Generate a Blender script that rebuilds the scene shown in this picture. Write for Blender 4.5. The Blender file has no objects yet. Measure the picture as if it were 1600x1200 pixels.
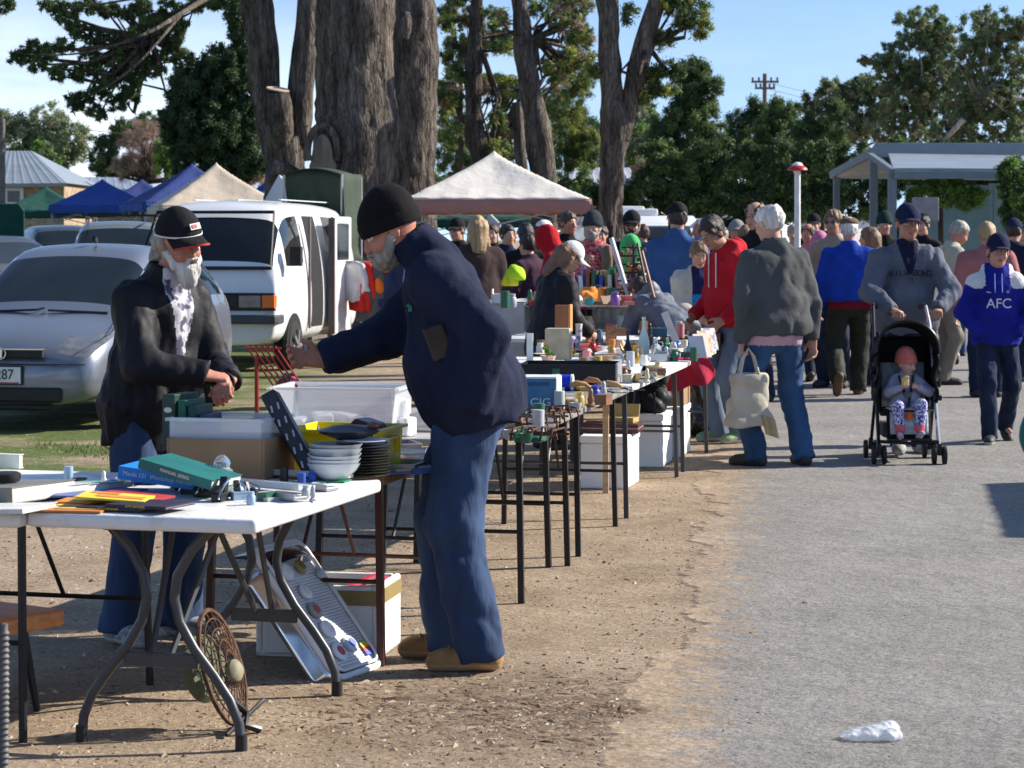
import bpy, bmesh, math, random
import numpy as np
from mathutils import Vector, Matrix, Euler
random.seed(7); RN=np.random.default_rng(7)
R=math.radians; SC=bpy.context.scene; COL=SC.collection
# ---------------- camera, sky, sun, exposure
FPX=3700.0; CAMH=1.55; HZ=372.0
cd=bpy.data.cameras.new('camera'); cam=bpy.data.objects.new('camera',cd); COL.objects.link(cam)
cam.location=(0,0,CAMH); cam.rotation_euler=(R(90),0,0)
cd.sensor_width=36; cd.lens=FPX/1600*36; cd.shift_y=(HZ-600)/1600; cd.clip_end=5000; cd.clip_start=.1
cd.dof.use_dof=True; cd.dof.focus_distance=10.5; cd.dof.aperture_fstop=11
SC.camera=cam
SUN_EL=R(31); SUN_AZ=R(17)      # azimuth counted from +X towards +Y
w=bpy.data.worlds.new('World'); SC.world=w; w.use_nodes=True
nt=w.node_tree; N=nt.nodes; N.clear()
out=N.new('ShaderNodeOutputWorld'); bg=N.new('ShaderNodeBackground'); sky=N.new('ShaderNodeTexSky')
sky.sky_type='NISHITA'; sky.sun_disc=False; sky.sun_elevation=SUN_EL; sky.sun_rotation=R(90)-SUN_AZ
sky.air_density=1.0; sky.dust_density=.35; sky.ozone_density=4.5
tc=N.new('ShaderNodeTexCoord'); mp=N.new('ShaderNodeMapping'); mp.inputs['Scale'].default_value=(2.2,2.2,11)
nz=N.new('ShaderNodeTexNoise'); nz.inputs['Scale'].default_value=1.6; nz.inputs['Detail'].default_value=7; nz.inputs['Roughness'].default_value=.55
cr=N.new('ShaderNodeValToRGB'); cr.color_ramp.elements[0].position=.30; cr.color_ramp.elements[1].position=.56
sep=N.new('ShaderNodeSeparateXYZ'); mr=N.new('ShaderNodeMapRange'); mr.inputs[1].default_value=.02; mr.inputs[2].default_value=-.2; mr.inputs[3].default_value=.22; mr.inputs[4].default_value=1
mz=N.new('ShaderNodeMapRange'); mz.inputs[1].default_value=.115; mz.inputs[2].default_value=.045; mz.inputs[3].default_value=.05; mz.inputs[4].default_value=1
mul=N.new('ShaderNodeMath'); mul.operation='MULTIPLY'; mul2=N.new('ShaderNodeMath'); mul2.operation='MULTIPLY'
mx=N.new('ShaderNodeMix'); mx.data_type='RGBA'; mx.inputs[7].default_value=(7.6,8.2,9.0,1)
L=nt.links.new
L(tc.outputs['Generated'],mp.inputs[0]); L(mp.outputs[0],nz.inputs[0]); L(nz.outputs[0],cr.inputs[0]); L(tc.outputs['Generated'],sep.inputs[0])
L(sep.outputs[0],mr.inputs[0]); L(sep.outputs[2],mz.inputs[0]); L(cr.outputs[0],mul.inputs[0]); L(mr.outputs[0],mul.inputs[1]); L(mul.outputs[0],mul2.inputs[0]); L(mz.outputs[0],mul2.inputs[1])
L(mul2.outputs[0],mx.inputs[0]); L(sky.outputs[0],mx.inputs[6])
va=N.new('ShaderNodeVectorMath'); va.operation='ADD'; va.inputs[1].default_value=(0,0,.13); vn=N.new('ShaderNodeVectorMath'); vn.operation='NORMALIZE'; L(tc.outputs['Generated'],va.inputs[0]); L(va.outputs[0],vn.inputs[0]); L(vn.outputs[0],sky.inputs[0])
L(mx.outputs[2],bg.inputs[0]); L(bg.outputs[0],out.inputs[0])
bg.inputs[1].default_value=.095
sd=bpy.data.lights.new('sun','SUN'); so=bpy.data.objects.new('sun',sd); COL.objects.link(so)
sd.energy=4.6; sd.angle=R(.5); sd.color=(1,.92,.80)
sdir=Vector((math.cos(SUN_AZ)*math.cos(SUN_EL),math.sin(SUN_AZ)*math.cos(SUN_EL),math.sin(SUN_EL)))
so.rotation_euler=sdir.to_track_quat('Z','Y').to_euler()
SC.view_settings.view_transform='Standard'; SC.view_settings.look='None'; SC.view_settings.exposure=0.98
SC.cycles.max_bounces=6; SC.cycles.transparent_max_bounces=12; SC.cycles.use_denoising=True
SC.cycles.caustics_reflective=False; SC.cycles.caustics_refractive=False; SC.cycles.sample_clamp_indirect=4
# ---------------- helpers
def W(px,py,Y): return Vector(((px-800)*Y/FPX,Y,CAMH+(HZ-py)*Y/FPX))
def G(px,py):
    Y=CAMH*FPX/(py-HZ); return Vector(((px-800)*Y/FPX,Y,0))
def GX(px,Y): return Vector(((px-800)*Y/FPX,Y,0))
MATS={}
def mat(key,col,rough=.8,var=.12,scale=6,bump=0.,bs=60,metal=0.,spec=.4,col2=None,stretch=None,lo=.35,hi=.65,alpha=None,trans=0.,coat=0.,sheen=0.,detail=5,sub=0.,ior=1.45,det2=None):
    if key in MATS: return MATS[key]
    m=bpy.data.materials.new(key); m.use_nodes=True; t=m.node_tree; b=t.nodes['Principled BSDF']; l=t.links.new
    b.inputs['Roughness'].default_value=rough; b.inputs['Metallic'].default_value=metal; b.inputs['Specular IOR Level'].default_value=spec
    b.inputs['Transmission Weight'].default_value=trans; b.inputs['Coat Weight'].default_value=coat; b.inputs['Sheen Weight'].default_value=sheen; b.inputs['IOR'].default_value=ior
    if sub: b.inputs['Subsurface Weight'].default_value=sub; b.inputs['Subsurface Radius'].default_value=(.02,.008,.004); b.inputs['Subsurface Scale'].default_value=.5
    if alpha is not None: b.inputs['Alpha'].default_value=alpha
    tc=t.nodes.new('ShaderNodeTexCoord'); src=tc.outputs['Object']
    if stretch:
        mp=t.nodes.new('ShaderNodeMapping'); mp.inputs['Scale'].default_value=stretch; l(src,mp.inputs[0]); src=mp.outputs[0]
    n=t.nodes.new('ShaderNodeTexNoise'); n.inputs['Scale'].default_value=scale; n.inputs['Detail'].default_value=detail; l(src,n.inputs[0])
    c=t.nodes.new('ShaderNodeValToRGB'); e=c.color_ramp.elements; e[0].position=lo; e[1].position=hi
    a=col; d=col2 or tuple(min(1,x*(1+var)+var*.02) for x in col)
    if not col2: a=tuple(x*(1-var) for x in col)
    e[0].color=(*a,1); e[1].color=(*d,1); l(n.outputs[0],c.inputs[0]); l(c.outputs[0],b.inputs['Base Color'])
    if bump:
        n2=t.nodes.new('ShaderNodeTexNoise'); n2.inputs['Scale'].default_value=bs; n2.inputs['Detail'].default_value=4; l(src,n2.inputs[0])
        bp=t.nodes.new('ShaderNodeBump'); bp.inputs['Strength'].default_value=bump; bp.inputs['Distance'].default_value=.01 if det2 is None else det2; l(n2.outputs[0],bp.inputs['Height']); l(bp.outputs[0],b.inputs['Normal'])
    MATS[key]=m; return m
def tag(o,label=None,cat=None,group=None,kind=None):
    if label: o['label']=label
    if cat: o['category']=cat
    if group: o['group']=group
    if kind: o['kind']=kind
    return o
def root(name,label,cat,loc=(0,0,0),rz=0,group=None):
    o=bpy.data.objects.new(name,None); COL.objects.link(o); o.location=loc; o.rotation_euler=(0,0,R(rz)); o.empty_display_size=.1
    return tag(o,label,cat,group)
def link(name,me,mats,parent=None):
    o=bpy.data.objects.new(name,me); COL.objects.link(o)
    for m in (mats if isinstance(mats,(list,tuple)) else [mats]): me.materials.append(m)
    if parent: o.parent=parent
    return o
def fastmesh(name,V,F,mats,parent=None,mi=None,smooth=True):
    F=np.asarray(F); me=bpy.data.meshes.new(name); n=len(F); k=F.shape[1]
    me.vertices.add(len(V)); me.vertices.foreach_set('co',np.asarray(V,dtype=np.float32).ravel())
    me.loops.add(n*k); me.loops.foreach_set('vertex_index',F.astype(np.int32).ravel())
    me.polygons.add(n); me.polygons.foreach_set('loop_start',np.arange(0,n*k,k,dtype=np.int32))
    if mi is not None: me.polygons.foreach_set('material_index',np.asarray(mi,dtype=np.int32))
    me.update(calc_edges=True); me.validate()
    me.polygons.foreach_set('use_smooth',np.full(len(me.polygons),smooth)); me.update()
    return link(name,me,mats,parent)
def rotm(rx=0,ry=0,rz=0): return Euler((R(rx),R(ry),R(rz))).to_matrix()
class MB:
    def __init__(s): s.v=[]; s.f=[]; s.m=[]
    def add(s,V,F,mi=0):
        o=len(s.v); s.v+=[Vector(p) for p in V]; s.f+=[tuple(i+o for i in q) for q in F]; s.m+=[mi]*len(F); return s
    def box(s,c,d,rz=0,rx=0,ry=0,mi=0,tp=(1,1)):
        M=rotm(rx,ry,rz); c=Vector(c); x,y,z=d[0]/2,d[1]/2,d[2]/2
        V=[]
        for k in (-1,1):
            tx,ty=(tp if k>0 else (1,1))
            V+=[c+M@Vector((a*x*tx,b*y*ty,k*z)) for a,b in ((-1,-1),(1,-1),(1,1),(-1,1))]
        return s.add(V,[(3,2,1,0),(4,5,6,7),(0,1,5,4),(1,2,6,5),(2,3,7,6),(3,0,4,7)],mi)
    def cyl(s,a,b,r,r2=None,n=12,mi=0,cap=True): return s.tube([a,b],[r,r if r2 is None else r2],n,mi,cap)
    def tube(s,P,r,n=8,mi=0,cap=True):
        P=[Vector(p) for p in P]; k=len(P); r=r if isinstance(r,(list,tuple)) else [r]*k
        V=[]; F=[]; up=None
        for i,p in enumerate(P):
            d=(P[min(i+1,k-1)]-P[max(i-1,0)]).normalized()
            if up is None: up=d.orthogonal().normalized()
            up=(up-d*up.dot(d)).normalized(); q=d.cross(up)
            for j in range(n):
                a=2*math.pi*j/n; V.append(p+(up*math.cos(a)+q*math.sin(a))*r[i])
        for i in range(k-1):
            for j in range(n):
                j2=(j+1)%n; F.append((i*n+j,i*n+j2,(i+1)*n+j2,(i+1)*n+j))
        if cap: F+=[tuple(range(n-1,-1,-1)),tuple((k-1)*n+j for j in range(n))]
        return s.add(V,F,mi)
    def lathe(s,prof,c=(0,0,0),n=16,mi=0,M=None,sx=1,sy=1):
        V=[];F=[];c=Vector(c)
        for r,z in prof:
            for j in range(n):
                a=2*math.pi*j/n; p=Vector((r*math.cos(a)*sx,r*math.sin(a)*sy,z)); V.append(c+(M@p if M else p))
        k=len(prof)
        for i in range(k-1):
            for j in range(n):
                j2=(j+1)%n; F.append((i*n+j,i*n+j2,(i+1)*n+j2,(i+1)*n+j))
        F+=[tuple(range(n-1,-1,-1)),tuple((k-1)*n+j for j in range(n))]
        return s.add(V,F,mi)
    def prism(s,pts,z0,z1,M=None,c=(0,0,0),mi=0):
        n=len(pts); c=Vector(c); f=(lambda p:c+(M@Vector(p) if M else Vector(p)))
        V=[f((x,y,z0)) for x,y in pts]+[f((x,y,z1)) for x,y in pts]
        return s.add(V,[tuple(range(n-1,-1,-1)),tuple(range(n,2*n))]+[(i,(i+1)%n,n+(i+1)%n,n+i) for i in range(n)],mi)
    def sheet(s,fn,nu,nv,mi=0):
        V=[fn(i/nu,j/nv) for i in range(nu+1) for j in range(nv+1)]
        F=[(i*(nv+1)+j,(i+1)*(nv+1)+j,(i+1)*(nv+1)+j+1,i*(nv+1)+j+1) for i in range(nu) for j in range(nv)]
        return s.add(V,F,mi)
    def build(s,name,mats,parent=None,smooth=False,bevel=0,thick=0,loc=None,seg=2):
        me=bpy.data.meshes.new(name); me.from_pydata([tuple(p) for p in s.v],[],s.f)
        me.polygons.foreach_set('material_index',s.m); me.validate(); me.update()
        bm=bmesh.new(); bm.from_mesh(me)
        if not thick: bmesh.ops.recalc_face_normals(bm,faces=bm.faces)
        if bevel:
            E=[e for e in bm.edges if len(e.link_faces)==2 and e.calc_face_angle(0)>R(35)]
            bmesh.ops.bevel(bm,geom=E,offset=bevel,segments=seg,affect='EDGES',profile=.5,clamp_overlap=True)
        bm.to_mesh(me); bm.free()
        if smooth:
            me.polygons.foreach_set('use_smooth',[True]*len(me.polygons))
            try: me.set_sharp_from_angle(angle=R(40))
            except Exception: pass
        o=link(name,me,mats,parent)
        if loc: o.location=loc
        if thick:
            md=o.modifiers.new('solid','SOLIDIFY'); md.thickness=thick; md.offset=0
        return o
def lettering(s,size,m,parent,loc,rot,name='lettering',ext=.0008,sx=1,shear=0):
    c=bpy.data.curves.new('t','FONT'); c.body=s; c.size=size; c.extrude=ext; c.align_x='CENTER'; c.align_y='CENTER'; c.shear=shear
    o=bpy.data.objects.new('t',c); COL.objects.link(o)
    dg=bpy.context.evaluated_depsgraph_get(); me=bpy.data.meshes.new_from_object(o.evaluated_get(dg)); me=me.copy()
    bpy.data.objects.remove(o); me.materials.clear()
    q=link(name,me,m,parent); q.location=loc; q.rotation_euler=rot if isinstance(rot,Euler) else Euler([R(a) for a in rot]); q.scale=(sx,1,1); return q
def copytree(o,parent=None):
    c=o.copy(); COL.objects.link(c); c.parent=parent
    for ch in list(o.children): copytree(ch,c)
    return c
# ---------------- implicit surfaces (bodies, garments, bags)
def axis(lo,hi,h,fine=(),hf=None):
    if not fine or hf is None: return np.arange(lo,hi+h,h)
    out=[lo]
    while out[-1]<hi:
        x=out[-1]; out.append(x+(hf if any(a-h<=x<=b for a,b in fine) else h))
    return np.array(out)
def sines(p,f,seed,n=5):
    g=np.random.default_rng(seed); o=0; q=p
    wv=g.normal(size=(3,3))*.5; q=p+.35/f*np.sin(f*.8*(p@wv.T)+g.uniform(0,6,3))
    for i in range(n):
        d=g.normal(size=3); d/=np.linalg.norm(d); o=o+np.sin(f*(1+.45*i)*(q@d)*2+g.uniform(0,6))/(1+.5*i)
    return o/2.2
class Sdf:
    def __init__(s,xs,ys,zs):
        s.X=[np.asarray(a,dtype=np.float32) for a in (xs,ys,zs)]; s.F=np.full([len(a) for a in s.X],1.,np.float32)
    def blk(s,lo,hi):
        r=[]
        for a,l,h in zip(s.X,lo,hi):
            i=max(0,np.searchsorted(a,l)-1); j=min(len(a),np.searchsorted(a,h)+1); r.append(slice(i,max(j,i+1)))
        sl=tuple(r); return sl,[s.X[0][sl[0]][:,None,None],s.X[1][sl[1]][None,:,None],s.X[2][sl[2]][None,None,:]]
    def cone(s,a,b,ra,rb,k=.02,lat=None,sc=1.,cut=False,cuta=False,sub=False):
        a=np.array(a,dtype=float); b=np.array(b,dtype=float); m=max(ra,rb)*max(sc,1)+k+.03
        sl,(x,y,z)=s.blk(np.minimum(a,b)-m,np.maximum(a,b)+m)
        if sl[0].start>=sl[0].stop: return s
        p=[x-a[0],y-a[1],z-a[2]]; ba=b-a
        if lat is not None:
            L_=np.array(lat,dtype=float); L_/=np.linalg.norm(L_); q=1/sc-1
            dl=p[0]*L_[0]+p[1]*L_[1]+p[2]*L_[2]; p=[p[i]+q*dl*L_[i] for i in range(3)]; ba=ba+q*ba.dot(L_)*L_
        bb=max(ba.dot(ba),1e-9); h0=(p[0]*ba[0]+p[1]*ba[1]+p[2]*ba[2])/bb; h=np.clip(h0,0,1)
        d=np.sqrt((p[0]-h*ba[0])**2+(p[1]-h*ba[1])**2+(p[2]-h*ba[2])**2)-(ra+(rb-ra)*h)
        if cut: d=np.maximum(d,(h0-1)*math.sqrt(bb))
        if cuta: d=np.maximum(d,-h0*math.sqrt(bb))
        return s.comb(sl,d,k,sub)
    def comb(s,sl,d,k,sub=False):
        f=s.F[sl]
        if sub:
            d=-d; hh=np.clip(.5-.5*(f-d)/k,0,1); s.F[sl]=f+(d-f)*hh+k*hh*(1-hh)
        else:
            hh=np.clip(.5+.5*(f-d)/k,0,1); s.F[sl]=f+(d-f)*hh-k*hh*(1-hh)
        return s
    def ell(s,c,r,M=None,k=.015,sub=False):
        c=np.array(c,dtype=float); m=max(r)+k+.02; sl,(x,y,z)=s.blk(c-m,c+m)
        p=[x-c[0],y-c[1],z-c[2]]
        if M is not None: p=[p[0]*M[0,i]+p[1]*M[1,i]+p[2]*M[2,i] for i in range(3)]
        u=np.sqrt((p[0]/r[0])**2+(p[1]/r[1])**2+(p[2]/r[2])**2)+1e-6; v=np.sqrt((p[0]/r[0]**2)**2+(p[1]/r[1]**2)**2+(p[2]/r[2]**2)**2)+1e-6
        return s.comb(sl,u*(u-1)/v,k,sub)
    def plane(s,pt,n,k=.004):   # removes the side n points to
        n=np.array(n,dtype=float); n/=np.linalg.norm(n); d=s.X[0][:,None,None]*n[0]+s.X[1][None,:,None]*n[1]+s.X[2][None,None,:]*n[2]-np.dot(pt,n)
        s.F=np.maximum(s.F,d.astype(np.float32)); return s
    def noise(s,amp,f,seed,band=.05,rid=False):
        I=np.nonzero(np.abs(s.F)<band)
        p=np.stack([s.X[i][I[i]] for i in range(3)],1); n=sines(p*(np.array([1,1,.62]) if rid else 1),f,seed); n=(.55-2.1*np.abs(n)) if rid else n; s.F[I]+=(amp*n).astype(np.float32); return s
    def nets(s):
        F=s.F; F=np.pad(F,1,constant_values=1.); X=[np.concatenate([[a[0]-.01],a,[a[-1]+.01]]) for a in s.X]
        S=F<0; c=np.zeros([n-1 for n in F.shape],np.int8)
        for i in (0,1):
            for j in (0,1):
                for k in (0,1): c+=S[i:F.shape[0]-1+i,j:F.shape[1]-1+j,k:F.shape[2]-1+k]
        act=(c>0)&(c<8); I=np.stack(np.nonzero(act),1); idx=np.full(c.shape,-1,np.int64); idx[act]=np.arange(len(I))
        P=np.zeros((len(I),3)); cnt=np.zeros(len(I)); C=[(i,j,k) for i in (0,1) for j in (0,1) for k in (0,1)]
        val={q:F[I[:,0]+q[0],I[:,1]+q[1],I[:,2]+q[2]] for q in C}
        for q in C:
            for ax in range(3):
                if q[ax]==0:
                    r=list(q); r[ax]=1; r=tuple(r); a,b=val[q],val[r]; M=(a<0)!=(b<0); t=np.where(M,a/np.where(M,a-b,1),0)
                    for d in range(3):
                        p0=X[d][I[:,d]+q[d]]; p1=X[d][I[:,d]+r[d]]; P[:,d]+=np.where(M,p0+(p1-p0)*t,0)
                    cnt+=M
        P/=cnt[:,None]; Q=[]
        for ax in range(3):
            o1,o2=[(1,2),(2,0),(0,1)][ax]; sa=[slice(None)]*3; sb=[slice(None)]*3; sa[ax]=slice(0,-1); sb[ax]=slice(1,None)
            A=S[tuple(sa)]; E=A!=S[tuple(sb)]; T=np.stack(np.nonzero(E),1); T=T[(T[:,o1]>0)&(T[:,o2]>0)&(T[:,o1]<F.shape[o1]-1)&(T[:,o2]<F.shape[o2]-1)]
            e1=np.zeros(3,int); e1[o1]=1; e2=np.zeros(3,int); e2[o2]=1
            g=lambda U: idx[U[:,0],U[:,1],U[:,2]]
            q=np.stack([g(T-e1-e2),g(T-e2),g(T),g(T-e1)],1); fl=~A[T[:,0],T[:,1],T[:,2]]; q[fl]=q[fl][:,::-1]; Q.append(q)
        Q=np.concatenate(Q); Q=Q[(Q>=0).all(1)]; return P,Q
    def build(s,name,mats,parent,paint=None,relax=1):
        P,Q=s.nets()
        if len(Q)==0: return None
        for _ in range(relax):
            A=np.zeros_like(P); n=np.zeros(len(P))
            for i in range(4):
                a,b=Q[:,i],Q[:,(i+1)%4]; np.add.at(A,a,P[b]); np.add.at(n,a,1)
            P=P*.5+.5*A/np.maximum(n,1)[:,None]
        mi=None
        if paint is not None: mi=paint(P[Q].mean(1))
        return fastmesh(name,P,Q,mats,parent,mi)
# ---------------- people
SKIN=mat('skin',(.50,.27,.19),.55,.10,14,.08,120,spec=.35,sub=.08)
SKINR=mat('skin_ruddy',(.45,.19,.13),.5,.18,18,.15,120,spec=.35,sub=.08)
SKINT=mat('skin_tan',(.40,.21,.14),.55,.10,14,.08,120,sub=.08)
LIP=mat('lips',(.36,.10,.09),.45); EYEW=mat('eye_white',(.6,.58,.55),.2,.02); EYED=mat('eye_dark',(.03,.02,.015),.15)
BROW=mat('brow_grey',(.18,.13,.10),.9)
def hairm(k,c): return mat('hair_'+k,c,.55,.3,30,.9,140,stretch=(1,1,.16),spec=.5,det2=.006)
HW=hairm('white',(.55,.53,.50)); HG=hairm('grey',(.28,.25,.22)); HB=hairm('brown',(.055,.03,.018)); HK=hairm('black',(.018,.012,.010)); HBL=hairm('blonde',(.34,.22,.11)); HLB=hairm('light_brown',(.16,.09,.05))
def cloth(k,c,rough=.9,v=.14,bump=.5,bs=22,**a): a.setdefault('spec',.18); return mat('cloth_'+k,c,rough,v,5,bump,bs,det2=.012,**a)
def denim(k,c): return mat('denim_'+k,(c[0]*.42,c[1]*.42,c[2]*.40),.9,0,7,.45,40,col2=(c[0]*1.15,c[1]*1.05,c[2]*.9),stretch=(1,1,.35),lo=.3,hi=.72,det2=.01)
RUBBER=mat('shoe_rubber',(.03,.03,.03),.7); SOLEW=mat('sole_white',(.5,.49,.46),.7,bump=.2)
def V3(*a): return np.array(a,dtype=float)
def unit(v): v=np.array(v,dtype=float); return v/max(np.linalg.norm(v),1e-9)
def ik(a,b,l1,l2,pole):
    a,b=V3(*a),V3(*b); d=b-a; D=np.linalg.norm(d); D2=min(max(D,abs(l1-l2)+.02),l1+l2-.004); d=d/max(D,1e-6); b=a+d*D2
    x=(l1*l1-l2*l2+D2*D2)/(2*D2); hh=math.sqrt(max(l1*l1-x*x,0)); p=V3(*pole); p=unit(p-d*p.dot(d)); return a+d*x+p*hh,b
def hand(s,w,d,n,side,curl=.45,spread=1.,hs=1.,thumb=.5):
    d=unit(d); n=unit(V3(*n)-d*np.dot(n,d)); ts=np.cross(d,n)*side; k=.004
    kn=w+d*.088*hs
    s.cone(w-d*.01,kn,.021*hs,.0165*hs,.008,lat=ts,sc=1.75); s.cone(w+d*.02+ts*.018+n*.008,w+d*.05+ts*.02+n*.01,.017*hs,.014*hs,.01)
    for q,(o,l) in enumerate(((.030,.9),(.010,1.),(-.011,.95),(-.031,.76))):
        c=curl*(1+.12*(q-1)); p=kn+ts*o*hs-d*.004; a=.15; dd=d+ts*o*1.6*spread
        for L_,bnd,r0,r1 in ((.044,.75,.0105,.0095),(.028,1.0,.0095,.0088),(.022,.7,.0088,.0075)):
            a+=c*bnd; e=p+unit(dd*math.cos(a)+n*math.sin(a))*L_*l*hs; s.cone(p,e,r0*hs,r1*hs,k); p=e
    p=w+d*.022*hs+ts*.026*hs; t1=unit(d*.62+ts*(.75-.35*thumb)+n*(.15+.5*thumb)); e=p+t1*.045*hs; s.cone(p,e,.0145*hs,.0115*hs,.008); t2=unit(d*.85+ts*(.35-.4*thumb)+n*.45*thumb); s.cone(e,e+t2*.03*hs,.0112*hs,.009*hs,k)
def SK(s,hp,M,hk,off=0,k=.02):   # skull
    s.ell(hp((0,-.012,.022)),[(.0745+off)*hk,(.095+off)*hk,(.097+off)*hk],M,k)
def person(label,px,Y,yaw=180,H=1.75,top=None,tops=None,tpaint=None,legs=None,shoe=None,sole=None,skin=None,hair='short',hm=None,hat=None,hatm=None,brimm=None,
    lean=0,side=0,tw=0,crouch=0,fat=1.,bw=1.,head=(0,0,0),hL=None,hR=None,eL=None,eR=None,curlL=.5,curlR=.5,dL=None,dR=None,nL=None,nR=None,fL=None,fR=None,toeL=None,toeR=None,pL=0,pR=0,
    hem=.1,th=.012,h=.016,hf=.009,group=None,pocket=(),tl=1.,hood=None,beard=None,glasses=None,hk=1.,puff=1.,skirt=None,loc=None,collar=.028,fold=1.,seed=None,flare=0,headfwd=0,showhands=True,base=0,cuffw=1.,stub=False,legcut=.045,female=False,lpaint=None,legms=None,neckup=0,eyes=True,htop=None):
    seed=seed if seed is not None else int(px*7+Y*13); skin=skin or SKIN; k_=H/1.75
    r=root('person',label,'person',loc if loc is not None else GX(px,Y)+Vector((0,0,base)),yaw,group); r.scale=(k_,)*3
    l=R(lean); u=unit((math.sin(R(side)),math.sin(l),math.cos(l))); lat0=V3(math.cos(R(tw)),math.sin(R(tw)),0); lat=unit(lat0-u*lat0.dot(u)); fwd=np.cross(u,lat)
    P=V3(0,0,.95-crouch); sh=P+.475*u; nk=P+.525*u+fwd*.0
    hpit,hyaw,hrol=head; M=np.array(Euler((R(-hpit),R(hrol),0)).to_matrix()); Mz=np.array(Euler((0,0,R(hyaw))).to_matrix()); M=Mz@M
    Hc=nk+u*(.065+neckup)+fwd*(.02+headfwd)+M@V3(0,.012,.075)*hk; hp=lambda v:Hc+M@V3(*v)*hk
    sx=.166*bw; A={}
    for sd_,tg,el,nm in ((-1,hL,eL,'L'),(1,hR,eR,'R')):
        S=sh+lat*sx*sd_-u*.062; tg=V3(*tg) if tg is not None else V3(sd_*(.235*bw+.02*fat),.04+math.sin(l)*.25,.83)
        E,Wr=ik(S,tg,.285,.255,el if el is not None else (sd_*.6,-1,-.1)); A[nm]=(S,E,Wr)
    Lg={}
    for sd_,ft,nm,to in ((-1,fL,'L',toeL),(1,fR,'R',toeR)):
        hipj=P+lat0*.088*sd_-V3(0,0,.03); ft=V3(*ft) if ft is not None else V3(sd_*.105,0,.09); to=unit(to) if to is not None else unit((sd_*.2,1,0))
        K,An=ik(hipj,ft,.44,.425,to*1.0+V3(0,0,.1)); Lg[nm]=(hipj,K,An,to)
    pts=np.array([*[q for a in A.values() for q in a],*[q for a in Lg.values() for q in a[:3]],Hc,P,nk]); lo=pts.min(0)-.22; hi=pts.max(0)+.22; lo[2]=max(lo[2],-.02) if stub is False else lo[2]
    F=[[],[],[]]
    for i in range(3): F[i].append((Hc[i]-.13*hk,Hc[i]+.14*hk))
    if showhands:
        for sd_,nm,dd in ((-1,'L',dL),(1,'R',dR)):
            if nm in pocket: continue
            S,E,Wr=A[nm]; d=unit(dd) if dd is not None else unit(Wr-E); q=Wr+d*.1
            for i in range(3): F[i].append((min(Wr[i],q[i])-.07,max(Wr[i],q[i])+.07))
    ax=[axis(lo[i],hi[i],h,F[i],hf) for i in range(3)]
    s=Sdf(*ax)
    # body, one continuous skin
    s.cone(P,P+.15*u,.095*min(fat,1.2),.09*fat,.03,lat,1.35); s.cone(P+.15*u,P+.38*u,.09*fat,.095,.03,lat,1.4*bw); s.cone(sh-lat*sx*.8-u*.06,sh+lat*sx*.8-u*.06,.045,.045,.04)
    s.cone(nk-u*.04,Hc+M@V3(0,-.012,-.05)*hk,.057,.053,.03)
    for nm in A:
        S,E,Wr=A[nm]; s.cone(S,E,.042,.036,.02); s.cone(E,Wr-(unit(Wr-E)*.06 if nm in pocket else 0),.036,.024,.015)
    for nm in Lg:
        hj,K,An,to=Lg[nm]; s.cone(hj,K,.07,.045,.02); s.cone(K,An,.045,.03,.015); s.cone(An-V3(0,0,.03),An+to*.12-V3(0,0,.055),.028,.02,.02)
    SK(s,hp,M,hk); m=lambda r_:[x*hk for x in r_]
    s.ell(hp((0,.028,-.052)),m((.057,.062,.07)),M,.025*hk); s.ell(hp((0,.055,-.093)),m((.027,.027,.021)),M,.02*hk)
    s.cone(hp((-.03,.073,.018)),hp((.03,.073,.018)),.014*hk,.014*hk,.012*hk)
    for q in (-1,1):
        s.ell(hp((q*.031,.093,-.002)),m((.017,.012,.011)),M,.010*hk,sub=True); s.ell(hp((q*.031,.0785,-.002)),m((.0125,.0095,.0095)),M,.003*hk)
        s.ell(hp((q*.034,.062,-.038)),m((.022,.022,.02)),M,.02*hk); s.ell(hp((q*.076,-.012,-.012)),m((.009,.02,.031)),M,.006*hk); s.ell(hp((q*.008,.097,-.037)),m((.008,.009,.007)),M,.006*hk)
    s.cone(hp((0,.083,.01)),hp((0,.104,-.034)),.0085*hk,.0125*hk,.009*hk)
    s.ell(hp((0,.082,-.063)),m((.024,.013,.006)),M,.005*hk); s.ell(hp((0,.080,-.072)),m((.02,.013,.006)),M,.005*hk); s.ell(hp((0,.096,-.0675)),m((.02,.008,.0016)),M,.003*hk,sub=True)
    if showhands:
        for sd_,nm,dd,nn,cu in ((-1,'L',dL,nL,curlL),(1,'R',dR,nR,curlR)):
            if nm in pocket: continue
            S,E,Wr=A[nm]; d=unit(dd) if dd is not None else unit(Wr-E); nn=nn if nn is not None else lat*-sd_+V3(0,-.3,0); hand(s,Wr,d,nn,sd_,cu,hs=.98)
    def fp(C):
        q=(C-Hc)@M/hk; mi=np.zeros(len(C),int)
        if not eyes: return mi
        ax_=np.abs(q[:,0]); f=(q[:,1]>.06)
        mi[f&(((q[:,0]/.022)**2+((q[:,2]+.0675)/.0105)**2)<1)]=1
        mi[f&(((ax_-.031)/.0135)**2+((q[:,2]+.002)/.0068)**2<1)]=2; mi[f&(((ax_-.031)**2+(q[:,2]+.002)**2)<.0058**2)]=3
        mi[f&(np.abs(ax_-.033)<.02)&(np.abs(q[:,2]-.0225-.08*(.033-ax_)*0)<.005)]=4; return mi
    s.build('body',[skin,LIP,EYEW,EYED,BROW],r,fp)
    lo2=lo.copy(); 
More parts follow.
